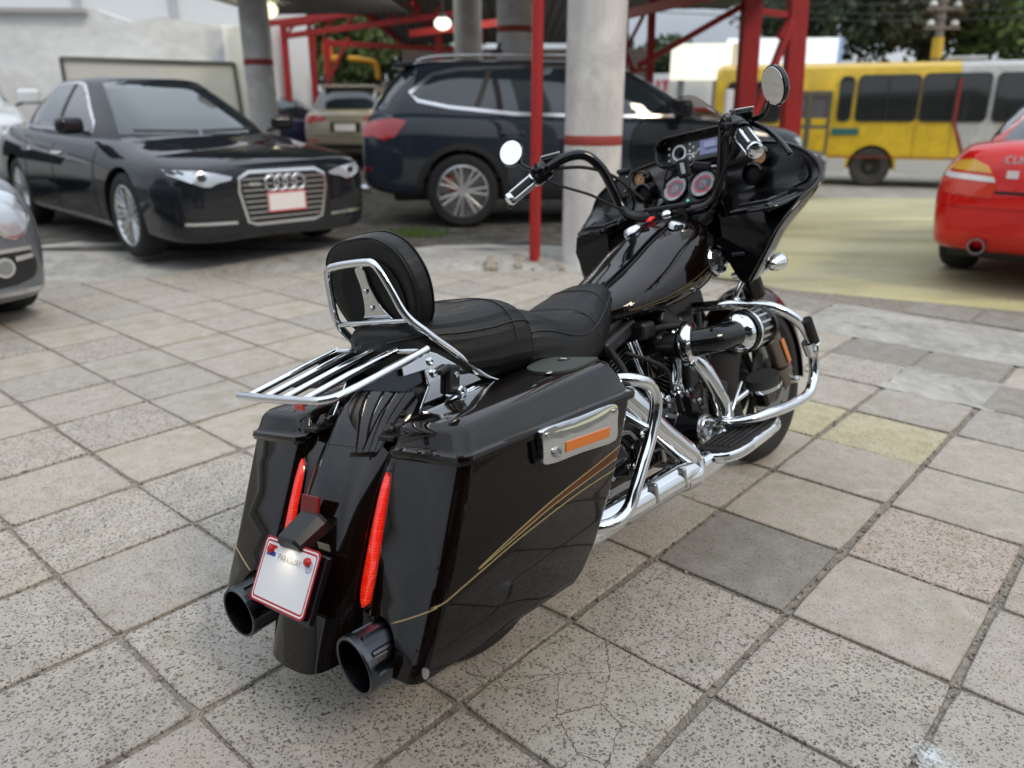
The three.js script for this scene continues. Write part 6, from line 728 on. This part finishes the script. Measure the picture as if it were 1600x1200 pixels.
// ------------------------------------------------------------------ columns, canopy, walls, street
const plaster = noiseTex(512, (u, v) => { const n = tnoise(u, v, 6, 4, 6), m = tnoise(u, v, 50, 9, 3); const b = 200 + 40 * n + 18 * m; return [b, b * 0.985, b * 0.965]; });
const grime = noiseTex(512, (u, v) => { const n = tnoise(u, v, 4, 14, 6), m = tnoise(u, v, 3, 40, 5), k = tnoise(u, v, 30, 19, 4); let b = 228 + 26 * n + 18 * k, t = clamp(m * 3, 0, 0.5); return [b * (0.985 - 0.12 * t), b * (0.995 - 0.15 * t), b * (1.0 - 0.17 * t)]; }); 
const rust = noiseTex(256, (u, v) => { const n = tnoise(u, v, 8, 4, 5), m = tnoise(u, v, 40, 2, 3); const b = 150 + 50 * n + 30 * m; return [b * 1.06, b * 0.20, b * 0.20]; });
const colM = std(0xffffff, 0.85, 0, { map: plaster, bumpMap: plaster, bumpScale: 0.004 }), redM = std(0xffffff, 0.5, 0, { map: rust }), redBand = std([0.30, 0.045, 0.035], 0.75);
redM.map.repeat.set(2, 2);
function column(label, x, f, r, h, yBand, y0 = 0) {
  const c = thing('concrete_column', label, 'column', [x, y0, -f]); const pr = [[r * 1.02, 0]]; for (let i = 0; i <= 10; i++) pr.push([r * (1 - 0.012 * i / 10), lerp(0.01, h, i / 10)]);
  const g = lathe(pr, [0, 0, 0], [0, 1, 0], 48); { const p = g.attributes.position, uv = new Float32Array(p.count * 2); for (let i = 0; i < p.count; i++) { uv[2 * i] = Math.atan2(p.getZ(i), p.getX(i)) * r * 1.1; uv[2 * i + 1] = p.getY(i) * 0.6; } g.setAttribute('uv', new THREE.BufferAttribute(uv, 2)); } mesh('shaft', g, colM, c);
  mesh('painted_band', lathe([[r * 0.99 + 0.001, yBand], [r * 0.99 + 0.003, yBand + 0.003], [r * 0.99 + 0.003, yBand + 0.075], [r * 0.99 + 0.001, yBand + 0.078]], [0, 0, 0], [0, 1, 0], 48), redBand, c); return c;
}
column('thick grey concrete column with red painted band beside the motorcycle', 0.655, 6.62, 0.232, 4.6, 0.955);
column('grey concrete column with red band at the end of the white wall', -3.36, 11.2, 0.19, 4.2, 1.72, 0.05); column('grey concrete column standing behind the roof of the blue grey suv', -0.67, 13.0, 0.215, 4.4, 2.9, 0.05); column('grey concrete column with high red band beside the thin red pole', 0.03, 11.0, 0.225, 4.4, 2.10, 0.05);
{ const p = thing('red_pole', 'thin red steel pole rising from the ground beside the thick column', 'pole', [0.19, 0, -6.56]); mesh('pole_tube', cyl([0, 0, 0], [0.02, 4.5, 0], 0.046, 0.046, 20), redM, p); mesh('base_plate', rbox([0, 0.012, 0], [0.15, 0.014, 0.15], 0.003), redM, p); }
{ // rubble and weeds at the foot of the columns
  const R = rng(33), gs = []; for (let i = 0; i < 60; i++) { const s = 0.012 + Math.pow(R(), 3) * 0.055, g = new THREE.DodecahedronGeometry(s, 0), p = g.attributes.position; g.scale(1, 0.6 + R() * 0.4, 0.8 + R() * 0.5); g.rotateY(R() * 6); g.translate(-0.25 + R() * 1.1, 0.01 + s * 0.3, -(6.25 + R() * 0.75)); gs.push(g); }
  const m = solo('rubble', gs, std([0.34, 0.30, 0.24], 0.95), 'loose stones and rubble round the foot of the column', 'rubble'); m.userData.kind = 'stuff';
  const bl = []; for (let i = 0; i < 260; i++) { const x = -0.95 + (R() + R() - 1) * 0.35, f = 7.75 + (R() - 0.5) * 0.3, h = 0.03 + R() * 0.07, g = new THREE.BufferGeometry(); const a = R() * 6, w = 0.006 + R() * 0.01, t = 0.03; g.setAttribute('position', new THREE.Float32BufferAttribute([x - w * Math.cos(a), 0.05, -f - w * Math.sin(a), x + w * Math.cos(a), 0.05, -f + w * Math.sin(a), x + t * (R() - 0.5), 0.05 + h, -f + t * (R() - 0.5)], 3)); g.computeVertexNormals(); bl.push(g); }
  const w = solo('weeds', bl, std([0.10, 0.17, 0.035], 0.8), 'small green weeds growing beside the rear wheel of the suv', 'weeds'); w.userData.kind = 'stuff';
}
{ // red steel frames on the right
  const c = thing('steel_canopy_frame', 'red steel lattice frame of posts and braces before the yellow bus', 'steel frame', [0, 0, 0]); const S = (n, a, b, w, h = w) => mesh(n, bar(a, b, w, h, 0.006), redM, c);
  S('post', [3.121, -0.250, -11.000], [2.970, 5.587, -11.000], 0.225); S('post', [3.822, -0.250, -11.137], [3.520, 5.587, -11.137], 0.225); S('brace', [3.204, 1.077, -11.027], [3.603, 2.287, -11.069], 0.12, 0.08); S('brace', [3.465, 2.094, -11.069], [4.098, 3.181, -11.137], 0.12, 0.08); S('cross_bar', [3.025, 2.424, -11.041], [3.575, 2.369, -11.096], 0.08); S('cross_bar', [3.121, 0.939, -11.041], [3.768, 0.912, -11.096], 0.05); S('brace', [3.080, 0.994, -11.027], [3.713, -0.188, -11.083], 0.07, 0.04); S('cross_bar', [2.998, 3.634, -11.000], [3.603, 3.634, -11.096], 0.07);
  S('tie_rod', [1.677, 1.764, -11.275], [2.984, 2.493, -11.041], 0.075);
  const d = thing('steel_canopy_frame', 'slim red lattice post pair behind the thick column', 'steel frame', [0, 0, 0]); const T = (n, a, b, w, h = w) => mesh(n, bar(a, b, w, h, 0.006), redM, d);
  T('post', [1.62, -0.1, -12], [1.54, 4.4, -12], 0.10); T('post', [2.0, -0.1, -12], [1.91, 4.4, -12], 0.10); for (let i = 0; i < 5; i++) T('brace', [1.6 + (i % 2) * 0.36, 0.6 + i * 0.7, -12.01], [1.96 - (i % 2) * 0.36, 1.3 + i * 0.7, -12.01], 0.05); for (let i = 0; i < 4; i++) T('cross_bar', [1.6, 1.75 + i * 0.75, -12.02], [1.98, 1.75 + i * 0.75, -12.02], 0.04); T('beam', [1.55, 2.46, -11.9], [3.0, 2.56, -9.2], 0.09, 0.12);
}
{ // open canopy over the car lot: trusses, posts, sheet roof
  const c = thing('car_lot_canopy', 'dark sheet roof on red steel trusses over the car lot', 'canopy', [0, 0, 0]); const S = (n, a, b, w, h = w, m = redM) => mesh(n, bar(a, b, w, h, 0.006), m, c);
  const roofM = std([0.10, 0.105, 0.115], 0.6, 0.3);
  const sheetRoof = (x0, x1, f0, f1, ya, yb) => { const rg = []; const n = 90; for (const k of [0, 1]) { const r = []; for (let i = 0; i <= n; i++) { const x = lerp(x0, x1, i / n); r.push([x, lerp(ya, yb, k) + 0.02 * Math.sin(i * 1.6), -lerp(f0, f1, k)]); } rg.push([...r, ...r.map(([x, y, z]) => [x, y + 0.012, z]).reverse()]); } return loft(rg, { crease: 0.3 }); };
  mesh('roof_sheet', sheetRoof(-4.75, -1.95, 9.8, 16.2, 2.78, 2.92), roofM, c); mesh('roof_sheet', sheetRoof(-1.9, 3.3, 7.4, 12.8, 3.20, 3.34), roofM, c); mesh('roof_sheet', sheetRoof(-3.4, 1.6, 17.2, 25, 3.30, 3.05), roofM, c); mesh('roof_sheet', sheetRoof(0.9, 3.4, 9.3, 13.5, 2.80, 2.72), roofM, c);
  for (const [a, b] of [[[-6.6, 3.0, -20], [-3.2, 3.15, -18.2]], [[-5.4, 2.82, -20], [-1.1, 3.06, -17.5]], [[-5.4, 3.04, -20], [-1.0, 3.42, -17.5]], [[-4.5, 2.72, -20.5], [-0.8, 2.55, -20.5]], [[-1.0, 3.45, -17.5], [0.6, 3.5, -17.3]], [[-1.9, 2.55, -16], [0.3, 2.66, -14.5]]]) S('beam', a, b, 0.09, 0.12);
  for (const [x, f, t] of [[-5.36, 20, 3.0], [-4.72, 20, 2.85], [-4.42, 20.2, 2.8], [-1.66, 19, 3.1]]) S('post', [x, 0.04, -f], [x + 0.02, t, -f], 0.14);
  S('brace', [-4.4, 1.85, -20.1], [-3.85, 2.8, -20.1], 0.08); for (let i = 0; i < 8; i++) { const t = i / 8, t2 = (i + 1) / 8; S('truss_web', [lerp(-5.3, -1.1, t), lerp(2.84, 3.06, t), -lerp(20, 17.5, t)], [lerp(-5.3, -1.1, (t + t2) / 2), lerp(3.05, 3.4, t), -lerp(20, 17.5, (t + t2) / 2)], 0.045); }
  for (let i = 0; i < 4; i++) S('rafter', [-3.2 + i * 1.2, 3.24, -17.3], [-3.2 + i * 1.2, 3.0, -24.8], 0.07, 0.1);
}
for (const [x, y, f, r, warm] of [[-3.98, 2.74, 14, 0.15, 0xfff6c8], [-1.13, 2.54, 14, 0.12, 0xfff4e0]]) { const l = thing('canopy_lamp', warm === 0xfff6c8 ? 'lit pale yellow lamp under the dark roof edge' : 'lit round white lamp above the roof of the blue grey suv', 'lamp', [x, y, -f]); mesh('lamp_globe', new THREE.SphereGeometry(r, 24, 16).scale(1.15, 0.85, 1), std([0.9, 0.9, 0.85], 0.4, 0, { emissive: warm, emissiveIntensity: 1.5 }), l); mesh('lamp_cap', [cyl([0, r * 0.7, 0], [0, r * 1.25, 0], r * 0.7, r * 0.4), cyl([0, r, 0], [0, r + 0.35, 0], 0.02)], blackTrim, l); const pl = new THREE.PointLight(warm, 3, 12); pl.castShadow = true; pl.shadow.radius = 4; l.add(pl); }
{ // pale wall on the left with its framed hoarding
  const w = thing('boundary_wall', 'stained white plastered wall behind the black sedan', 'wall', [0, 0, 0]); grime.repeat.set(0.16, 0.16); const wm = std(0xffffff, 0.9, 0, { map: grime, bumpMap: grime, bumpScale: 0.006 });
  mesh('wall_panel', [loft([[[-26, -0.05, -15.2], [-5.15, -0.05, -15.8], [-5.15, 2.62, -15.8], [-6.4, 2.82, -15.75], [-6.8, 2.66, -15.74], [-7.6, 2.95, -15.7], [-26, 3.1, -15.2]], [[-26, -0.05, -15.5], [-5.15, -0.05, -16.1], [-5.15, 2.62, -16.1], [-6.4, 2.82, -16.05], [-6.8, 2.66, -16.04], [-7.6, 2.95, -16], [-26, 3.1, -15.5]]], { crease: 0.2 })], wm, w);
  mesh('wall_pier', rbox([-5.0, 1.25, -15.5], [0.36, 2.75, 0.5], 0.02), wm, w); mesh('wall_coping', bar([-26, 3.02, -15.1], [-7.7, 2.9, -15.6], 0.12, 0.08), std([0.42, 0.40, 0.40], 0.9), w);
  const h = thing('hoarding_frame', 'grey panel in a dark steel frame hung before the white wall', 'frame', [0, 0, 0]); const S = (a, b) => mesh('frame_bar', bar(a, b, 0.05, 0.05), std([0.12, 0.115, 0.10], 0.6, 0.5), h); S([-8.0, 2.08, -15.0], [-5.0, 2.0, -15.2]); S([-5.0, 2.0, -15.2], [-4.92, 0.3, -15.2]); S([-8.0, 2.08, -15.0], [-8.0, 0.3, -15.0]); mesh('frame_panel', [loft([[[-7.98, 0.35, -15.03], [-4.96, 0.35, -15.23], [-5.0, 1.98, -15.23], [-7.98, 2.05, -15.03]], [[-7.98, 0.35, -15.06], [-4.96, 0.35, -15.26], [-5.0, 1.98, -15.26], [-7.98, 2.05, -15.06]]])], std([0.60, 0.59, 0.55], 0.8), h);
  const s = thing('white_shed', 'bright white shed wall rising behind the boundary wall', 'building', [0, 0, 0]); mesh('shed_wall', rbox([-15, 2.4, -21], [19, 5.2, 4], 0.03), std([0.78, 0.82, 0.85], 0.85), s); mesh('gutter', bar([-24, 3.9, -18.9], [-6.5, 4.1, -18.9], 0.15, 0.12), std([0.4, 0.42, 0.45], 0.7), s); for (let i = 0; i < 7; i++) mesh('wall_post', bar([-20 + i * 2.1, -0.1, -18.93], [-20 + i * 2.1, 5, -18.93], 0.14, 0.1), std([0.5, 0.53, 0.56], 0.8), s);
  const d = thing('dark_workshop', 'dark brown workshop front under the car lot canopy', 'building', [0, 0, 0]); mesh('workshop_wall', rbox([0.4, 1.45, -26.5], [7.5, 3.0, 1.5], 0.03), std([0.075, 0.058, 0.05], 0.85), d); mesh('workshop_door', rbox([-1.6, 1.2, -25.7], [1.4, 2.4, 0.1], 0.02), std([0.02, 0.02, 0.022], 0.7), d); mesh('workshop_door', rbox([1.6, 1.2, -25.7], [1.4, 2.4, 0.1], 0.02), std([0.025, 0.022, 0.022], 0.7), d);
  const y = thing('loader_arm', 'yellow bent machine arm with an orange cab light behind the champagne suv', 'machine'); const ym = std([0.62, 0.30, 0.015], 0.5); mesh('arm', tube([[-4.80, 1.9, -22], [-4.78, 2.42, -22], [-4.55, 2.46, -22]], 0.09), ym, y); mesh('arm_boom', tube([[-4.2, 2.46, -22], [-3.85, 2.42, -22], [-3.55, 2.33, -22], [-3.5, 2.0, -22]], 0.075), ym, y); mesh('cab_light', rbox([-4.78, 2.66, -22], [0.24, 0.34, 0.24], 0.06), std([0.75, 0.16, 0.02], 0.5), y); mesh('machine_body', rbox([-4.3, 0.8, -22.3], [1.6, 1.3, 1.0], 0.12), std([0.4, 0.2, 0.02], 0.6), y);
}
{ // bus: local x to its rear, z towards us
  const b = thing('bus', 'yellow and white city bus with large dark windows on the street', 'bus', [8.9, -0.57, -19.5]); b.rotation.y = 22 * PI / 180 * -1; 
  const dust = noiseTex(256, (u, v) => { const n = tnoise(u, v, 5, 4, 5), m = tnoise(u, v, 22, 8, 4); const k = 226 + 34 * n + 26 * m; return [k, k * 0.985, k * 0.96]; }); dust.repeat.set(0.5, 0.5);
  const ym = phys([0.80, 0.54, 0.012], { roughness: 0.45, clearcoat: 0.4, clearcoatRoughness: 0.2, map: dust }), wm = phys([0.55, 0.57, 0.58], { roughness: 0.4, clearcoat: 0.4, map: dust }), red = std([0.22, 0.02, 0.02], 0.5), frame = std([0.10, 0.095, 0.07], 0.6), gm = phys([0.022, 0.024, 0.024], { roughness: 0.06, clearcoat: 1 });
  const Q = (n, g, m, par = b) => mesh(n, g, m, par); const prof = (x) => [[0.02, 0.40], [0.02, 0.7], [0.0, 1.2], [-0.02, 1.9], [-0.06, 2.45], [-0.16, 2.72], [-0.4, 2.83], [-1.2, 2.87], [-2.0, 2.83], [-2.36, 2.6], [-2.4, 1.2], [-2.4, 0.40]].map(([z, y]) => [x, y, z]);
  const hole = cyl([-0.28, 0.46, -0.5], [-0.28, 0.46, 0.3], 0.52, 0.52, 32), hole2 = cyl([4.6, 0.46, -0.5], [4.6, 0.46, 0.3], 0.52, 0.52, 32);
  Q('yellow_side', cut(loft([prof(-4.1).map(([x, y, z]) => [x, y * 0.97 + 0.02, z * 0.92 - 0.08]), prof(-3.95), prof(-1), prof(0.5), prof(1.36)]), hole), ym); Q('white_side', cut(loft([prof(1.36), prof(4), prof(8.2)]), hole2), wm);
  Q('side_divider', ext([[1.33, 2.45], [1.40, 2.45], [1.40, 1.50], [1.72, 0.72], [1.63, 0.72], [1.33, 1.5]], 0.012).translate(0, 0, 0.020), red); Q('yellow_wedge', ext([[1.365, 1.52], [1.68, 0.72], [1.365, 0.72]], 0.01).translate(0, 0, 0.016), ym);
  const win = (u0, u1, y0, y1, n = 'side_window') => { const g = new THREE.Group(); g.name = n; b.add(g); Q('window_rubber', ext(rrect(u0 - 0.03, u1 + 0.03, y0 - 0.03, y1 + 0.03, 0.12), 0.02, 0.004).rotateX(-0.035).translate(0, 0, 0.062), blackTrim, g); Q('pane', ext(rrect(u0, u1, y0, y1, 0.10), 0.012, 0.003).rotateX(-0.035).translate(0, 0, 0.072), gm, g); if (u1 - u0 > 1) Q('window_bar', rbox([(u0 + u1) / 2, (y0 + y1) / 2, 0.045], [0.03, y1 - y0, 0.01], 0.003, [-0.035, 0, 0]), blackTrim, g); };
  win(-1.14, -0.88, 1.54, 2.5); win(-0.74, 0.54, 1.54, 2.52); win(0.63, 1.97, 1.54, 2.54); win(2.12, 3.45, 1.54, 2.54); win(3.6, 4.9, 1.54, 2.54); win(5.05, 6.3, 1.54, 2.54); win(-3.75, -2.5, 1.5, 2.4);
  for (const u of [-2.30, -1.80]) { const g = new THREE.Group(); g.name = 'door_leaf'; b.add(g); Q('door_panel', rbox([u + 0.25, 1.05, 0.035], [0.5, 1.05, 0.03], 0.01), ym, g); Q('door_frame', ext(rrect(u, u + 0.5, 0.45, 2.2, 0.03), 0.03, 0.004, [rrect(u + 0.06, u + 0.44, 0.52, 1.34, 0.03), rrect(u + 0.07, u + 0.43, 1.42, 2.08, 0.03)]).translate(0, 0, 0.034), frame, g); Q('door_glass', rbox([u + 0.25, 1.75, 0.02], [0.4, 0.72, 0.012], 0.004), phys([0.12, 0.12, 0.13], { roughness: 0.08, clearcoat: 1 }), g); Q('door_leaf_face', rbox([u + 0.25, 0.94, 0.058], [0.37, 0.84, 0.01], 0.004), ym, g); }
  Q('route_plate', rbox([-0.93, 1.28, 0.03], [0.60, 0.15, 0.012], 0.004), std([0.02, 0.12, 0.11], 0.5)); Q('skirt_line', rbox([0.4, 0.70, 0.024], [7.2, 0.03, 0.012], 0.004), red); for (const [a, c] of [[-3.9, -0.84], [0.28, 4.0]]) Q('skirt', rbox([(a + c) / 2, 0.50, 0.02], [c - a, 0.32, 0.03], 0.01), std([0.5, 0.5, 0.46], 0.7));
  for (const u of [0.58]) Q('panel_seam', rbox([u, 1.1, 0.018], [0.012, 0.75, 0.006], 0.001), std([0.3, 0.2, 0.01], 0.6));
  for (const u of [-0.28, 4.6]) { const w = new THREE.Group(); w.name = 'wheel'; w.position.set(u, 0.46, -0.16); b.add(w); Q('tyre', lathe([[0.26, -0.14], [0.40, -0.15], [0.455, -0.11], [0.46, 0], [0.455, 0.11], [0.40, 0.15], [0.26, 0.14]], [0, 0, 0], [0, 0, 1], 40), std([0.045, 0.042, 0.036], 0.9), w); Q('rim', lathe([[0.0001, 0.05], [0.09, 0.05], [0.12, -0.02], [0.20, -0.02], [0.24, 0.10], [0.27, 0.13]], [0, 0, 0], [0, 0, 1], 32), std([0.055, 0.05, 0.035], 0.8), w); }
  Q('roof_hatch', rbox([1.5, 2.9, -1.0], [0.8, 0.1, 0.8], 0.03), wm); Q('roof_hatch', rbox([5, 2.9, -1.0], [0.8, 0.1, 0.8], 0.03), wm);
}
{ // hoardings and low buildings across the street
  const hd = (label, x0, x1, y0, y1, f, m, edge) => { const h = thing('billboard', label, 'billboard'); mesh('board', rbox([(x0 + x1) / 2, (y0 + y1) / 2, -f], [x1 - x0, y1 - y0, 0.25], 0.02, [0, -0.1, 0]), m, h); for (const t of [0.2, 0.8]) mesh('leg', bar([lerp(x0, x1, t), -0.6, -f - 0.2], [lerp(x0, x1, t), y0 + 0.1, -f - 0.2], 0.2, 0.2), std([0.15, 0.15, 0.15], 0.6), h); mesh('edge_trim', rbox([x1 + 0.06, (y0 + y1) / 2, -f + (x1 - x0) * 0.05 + 0.05], [0.14, y1 - y0, 0.26], 0.02, [0, -0.1, 0]), edge, h); };
  hd('blank cream white lit billboard behind the red frame', 5.75, 7.9, 2.2, 3.42, 30.5, std([0.86, 0.83, 0.70], 0.7, 0, { emissive: lin(1, 0.95, 0.78), emissiveIntensity: 0.55 }), std([0.75, 0.66, 0.42], 0.6)); hd('long white lit billboard standing over the yellow bus', 8.0, 12.0, 2.0, 3.68, 31.5, std([0.84, 0.87, 0.90], 0.7, 0, { emissive: lin(0.92, 0.97, 1), emissiveIntensity: 0.45 }), std([0.35, 0.48, 0.72], 0.6));
  const sh = thing('shop_building', 'low shop with white and red sign above an orange wall', 'building', [0, -0.6, 0]); mesh('shop_wall', rbox([4.8, 1.0, -33], [7.5, 2.2, 3], 0.03), std([0.60, 0.33, 0.05], 0.8), sh); mesh('sign_board', rbox([4.6, 2.45, -31.3], [6.6, 1.2, 0.2], 0.02), std([0.72, 0.75, 0.78], 0.6), sh); mesh('sign_stripe', rbox([4.6, 1.80, -31.25], [6.6, 0.12, 0.2], 0.02), std([0.45, 0.03, 0.03], 0.6), sh); mesh('sign_letters', at(text('CHI', 0.55, 0.05), 5.2, 2.55, -31.2), std([0.5, 0.04, 0.05], 0.6), sh); for (let i = 0; i < 4; i++) mesh('shop_window', rbox([2.2 + i * 1.7, 0.8, -31.47], [1.0, 1.1, 0.06], 0.02), carGlass, sh); mesh('shop_roof', rbox([4.8, 2.2, -33], [7.7, 0.14, 3.3], 0.03), std([0.3, 0.28, 0.26], 0.8), sh);
  const hs = thing('tiled_house', 'house with brown tiled roof behind the long billboard', 'house', [0, -0.6, 0]); mesh('house_wall', rbox([15.6, 1.2, -38], [4, 2.6, 5], 0.03), std([0.45, 0.38, 0.30], 0.85), hs); const rf = ext([[-2.5, 0], [2.5, 0], [0, 1.0]], 5.6, 0.02).translate(15.4, 2.5, -40.8); mesh('roof', rf, std([0.22, 0.14, 0.10], 0.85), hs);
  const wp = thing('utility_pole', 'utility pole with yellow collar and white insulators above the bus', 'pole', [12.35, -0.6, -24.5]); mesh('pole_shaft', cyl([0, 0, 0], [-0.15, 6, 0], 0.13, 0.10), std([0.22, 0.19, 0.16], 0.9), wp); mesh('painted_collar', cyl([-0.085, 3.2, 0], [-0.098, 3.75, 0], 0.15, 0.15), std([0.6, 0.38, 0.03], 0.7), wp); for (const y of [4.05, 4.55]) for (const k of [-1, 1]) mesh('insulator', lathe([[0.0001, 0], [0.10, 0.02], [0.10, 0.10], [0.05, 0.14], [0.0001, 0.16]], [-0.1 + k * 0.34, y, 0.1], [0, 1, 0], 14), std([0.7, 0.68, 0.64], 0.5), wp); for (const y of [4.0, 4.5]) mesh('cross_arm', bar([-0.6, y, 0.1], [0.4, y, 0.1], 0.06, 0.08), std([0.2, 0.17, 0.14], 0.9), wp);
  const p2 = thing('sign_post', 'white painted post standing beside the front of the bus', 'post', [4.85, -0.57, -18.6]); mesh('post_shaft', rbox([0, 1.1, 0], [0.16, 2.2, 0.16], 0.02), std([0.66, 0.66, 0.66], 0.7), p2);
}
// ---- trees
function tree(label, x, f, y0, h, cr, n, seed, cols, flat = 0.8, leaf = 0.3, group) {
  const t = thing('tree', label, 'tree', [x, y0, -f], 0, group), R = rng(seed), bark = std([0.07, 0.05, 0.035], 0.9); const limbs = [tube([[0, 0, 0], [0.1, h * 0.3, 0.05], [-0.05, h * 0.62, 0]], 0.18 + h * 0.012, { rad: 8 })]; const tips = []; for (let i = 0; i < 9; i++) { const a = R() * 7, e = cr * (0.45 + R() * 0.45), yy = h * (0.55 + R() * 0.4); const tip = [Math.cos(a) * e, yy, Math.sin(a) * e]; tips.push(tip); limbs.push(tube([[0, h * (0.3 + R() * 0.25), 0], [tip[0] * 0.5, yy * 0.85, tip[2] * 0.5], tip], 0.07, { rad: 6, seg: 8 })); } mesh('trunk', limbs, bark, t);
  const clumps = []; for (let i = 0; i < 46; i++) { const a = R() * 7, e = Math.sqrt(R()) * cr, q = R(); clumps.push([Math.cos(a) * e, h * 0.70 + (q - 0.42) * cr * flat * 1.5 * Math.sqrt(1 - (e / cr) ** 2 * 0.8), Math.sin(a) * e, cr * (0.16 + R() * 0.2)]); } for (const p of tips) clumps.push([...p, cr * 0.3]);
  const pos = [], col = [], C = cols.map((k) => lin(...k)); for (let i = 0; i < n; i++) { const k = Math.floor(R() * clumps.length), [cx, cy, cz, r] = clumps[k]; const u = R() * 2 - 1, a = R() * 7, q = Math.sqrt(1 - u * u), d = r * (0.55 + 0.45 * Math.sqrt(R())); const p = V(cx + Math.cos(a) * q * d, cy + u * d * 0.8, cz + Math.sin(a) * q * d), A = V(R() - 0.5, R() - 0.5, R() - 0.5).normalize(), B = V(R() - 0.5, R() - 0.5, R() - 0.5).cross(A).normalize(), s = leaf * (0.5 + R() * 0.7); const c = C[(k * 7 + Math.floor(R() * 1.6)) % C.length], v = 0.75 + R() * 0.5; for (const [m, w] of [[-0.5, 0], [0.1, 0.35], [0.5, 0], [-0.5, 0], [0.5, 0], [0.1, -0.35]]) { const z = p.clone().addScaledVector(A, m * s).addScaledVector(B, w * s); pos.push(z.x, z.y, z.z); col.push(c.r * v, c.g * v, c.b * v); } }
  const g = new THREE.BufferGeometry(); g.setAttribute('position', new THREE.Float32BufferAttribute(pos, 3)); g.setAttribute('color', new THREE.Float32BufferAttribute(col, 3)); g.computeVertexNormals(); const m = new THREE.Mesh(g, leafM); m.name = 'crown'; m.castShadow = m.receiveShadow = true; t.add(m); return t;
}
const leafM = new THREE.MeshPhysicalMaterial({ vertexColors: true, roughness: 0.75, side: THREE.DoubleSide, transmission: 0.25, thickness: 0 });
const dk = [[0.05, 0.085, 0.032], [0.07, 0.105, 0.04], [0.04, 0.068, 0.028]], lt = [[0.12, 0.19, 0.045], [0.09, 0.15, 0.04], [0.14, 0.17, 0.045]], br = [[0.12, 0.10, 0.04], [0.09, 0.095, 0.035], [0.06, 0.08, 0.03]];
tree('dark round tree far behind the slim red posts', 7.4, 47, -0.6, 5.6, 2.4, 5200, 3, dk, 0.8, 0.34); tree('tall dark tree rising behind the long white billboard', 15.6, 42, -0.6, 9.5, 4.6, 9000, 5, dk, 0.8, 0.42); tree('brownish leafed tree behind the tiled house', 20.0, 41, -0.6, 9.5, 4.6, 9000, 8, br, 0.8, 0.42); tree('light green leafed tree beside the utility pole', 25.0, 40, -0.6, 9.0, 4.8, 9000, 11, lt, 0.8, 0.42); tree('dark tree filling the gap above the bus roof', 30.5, 44, -0.6, 10.5, 5.5, 8000, 13, dk, 0.8, 0.45);
tree('green tree seen between the column and the red posts', -7.6, 30, 0.0, 5.6, 3.2, 8000, 17, lt, 0.95, 0.32); tree('dense green tree behind the champagne suv', -5.4, 33, 0.0, 5.0, 2.8, 6000, 19, dk, 0.95, 0.32);
{ // overhead wires
  const w = thing('overhead_wires', 'thin black overhead wires strung across the street sky', 'wires'); for (const [y, k] of [[4.4, 0], [4.15, 0.3], [3.95, 0.5]]) mesh('wire', tube([[-2, y + 0.5, -27], [5, y - 0.1 + k * 0.2, -26], [12.2, y - 0.35, -24.4], [26, y + 0.6, -22]], 0.014, { rad: 5, seg: 40, cap: false }), blackTrim, w);
}
{ // unseen showroom, placed behind the camera for dark reflections in the saddlebag paint
  const s = thing('unseen_showroom', 'unseen low showroom with dark glass front and deep eaves facing the tiles', 'building', [-1.0, 0, 4.6]); const wm = std([0.16, 0.15, 0.14], 0.85);
  mesh('back_wall', rbox([0, 1.65, 3.2], [20, 3.3, 0.25], 0.02), wm, s); for (const x of [-9.9, 9.9]) mesh('side_wall', rbox([x, 1.65, 1.6], [0.25, 3.3, 3.2], 0.02), wm, s); mesh('roof_slab', rbox([-1.5, 3.45, 0.35], [15, 0.22, 6.6], 0.04), std([0.22, 0.22, 0.22], 0.8), s); for (const x of [-8.4, -1.4, 5.6]) mesh('eaves_post', cyl([x, 0, -2.7], [x, 3.4, -2.7], 0.09), std([0.25, 0.25, 0.25], 0.6), s);  // unseen roof reaches forward so the bag rears mirror its dark underside
  for (let i = 0; i < 7; i++) { const x = -9.6 + i * 3.2; mesh('front_pier', rbox([x, 1.65, 0], [0.4, 3.3, 0.4], 0.02), wm, s); if (i < 6) { mesh('shop_glass', rbox([x + 1.6, 1.75, 0.05], [2.78, 3.1, 0.03], 0.004), phys([0.02, 0.022, 0.024], { roughness: 0.05, clearcoat: 1 }), s); mesh('glass_mullion', rbox([x + 1.6, 1.70, 0.02], [0.06, 3.1, 0.08], 0.006), blackTrim, s); } } mesh('floor_slab', rbox([0, 0.03, 1.6], [20, 0.1, 3.3], 0.01), std([0.2, 0.19, 0.18], 0.6), s);
}
renderer.render(scene, camera);
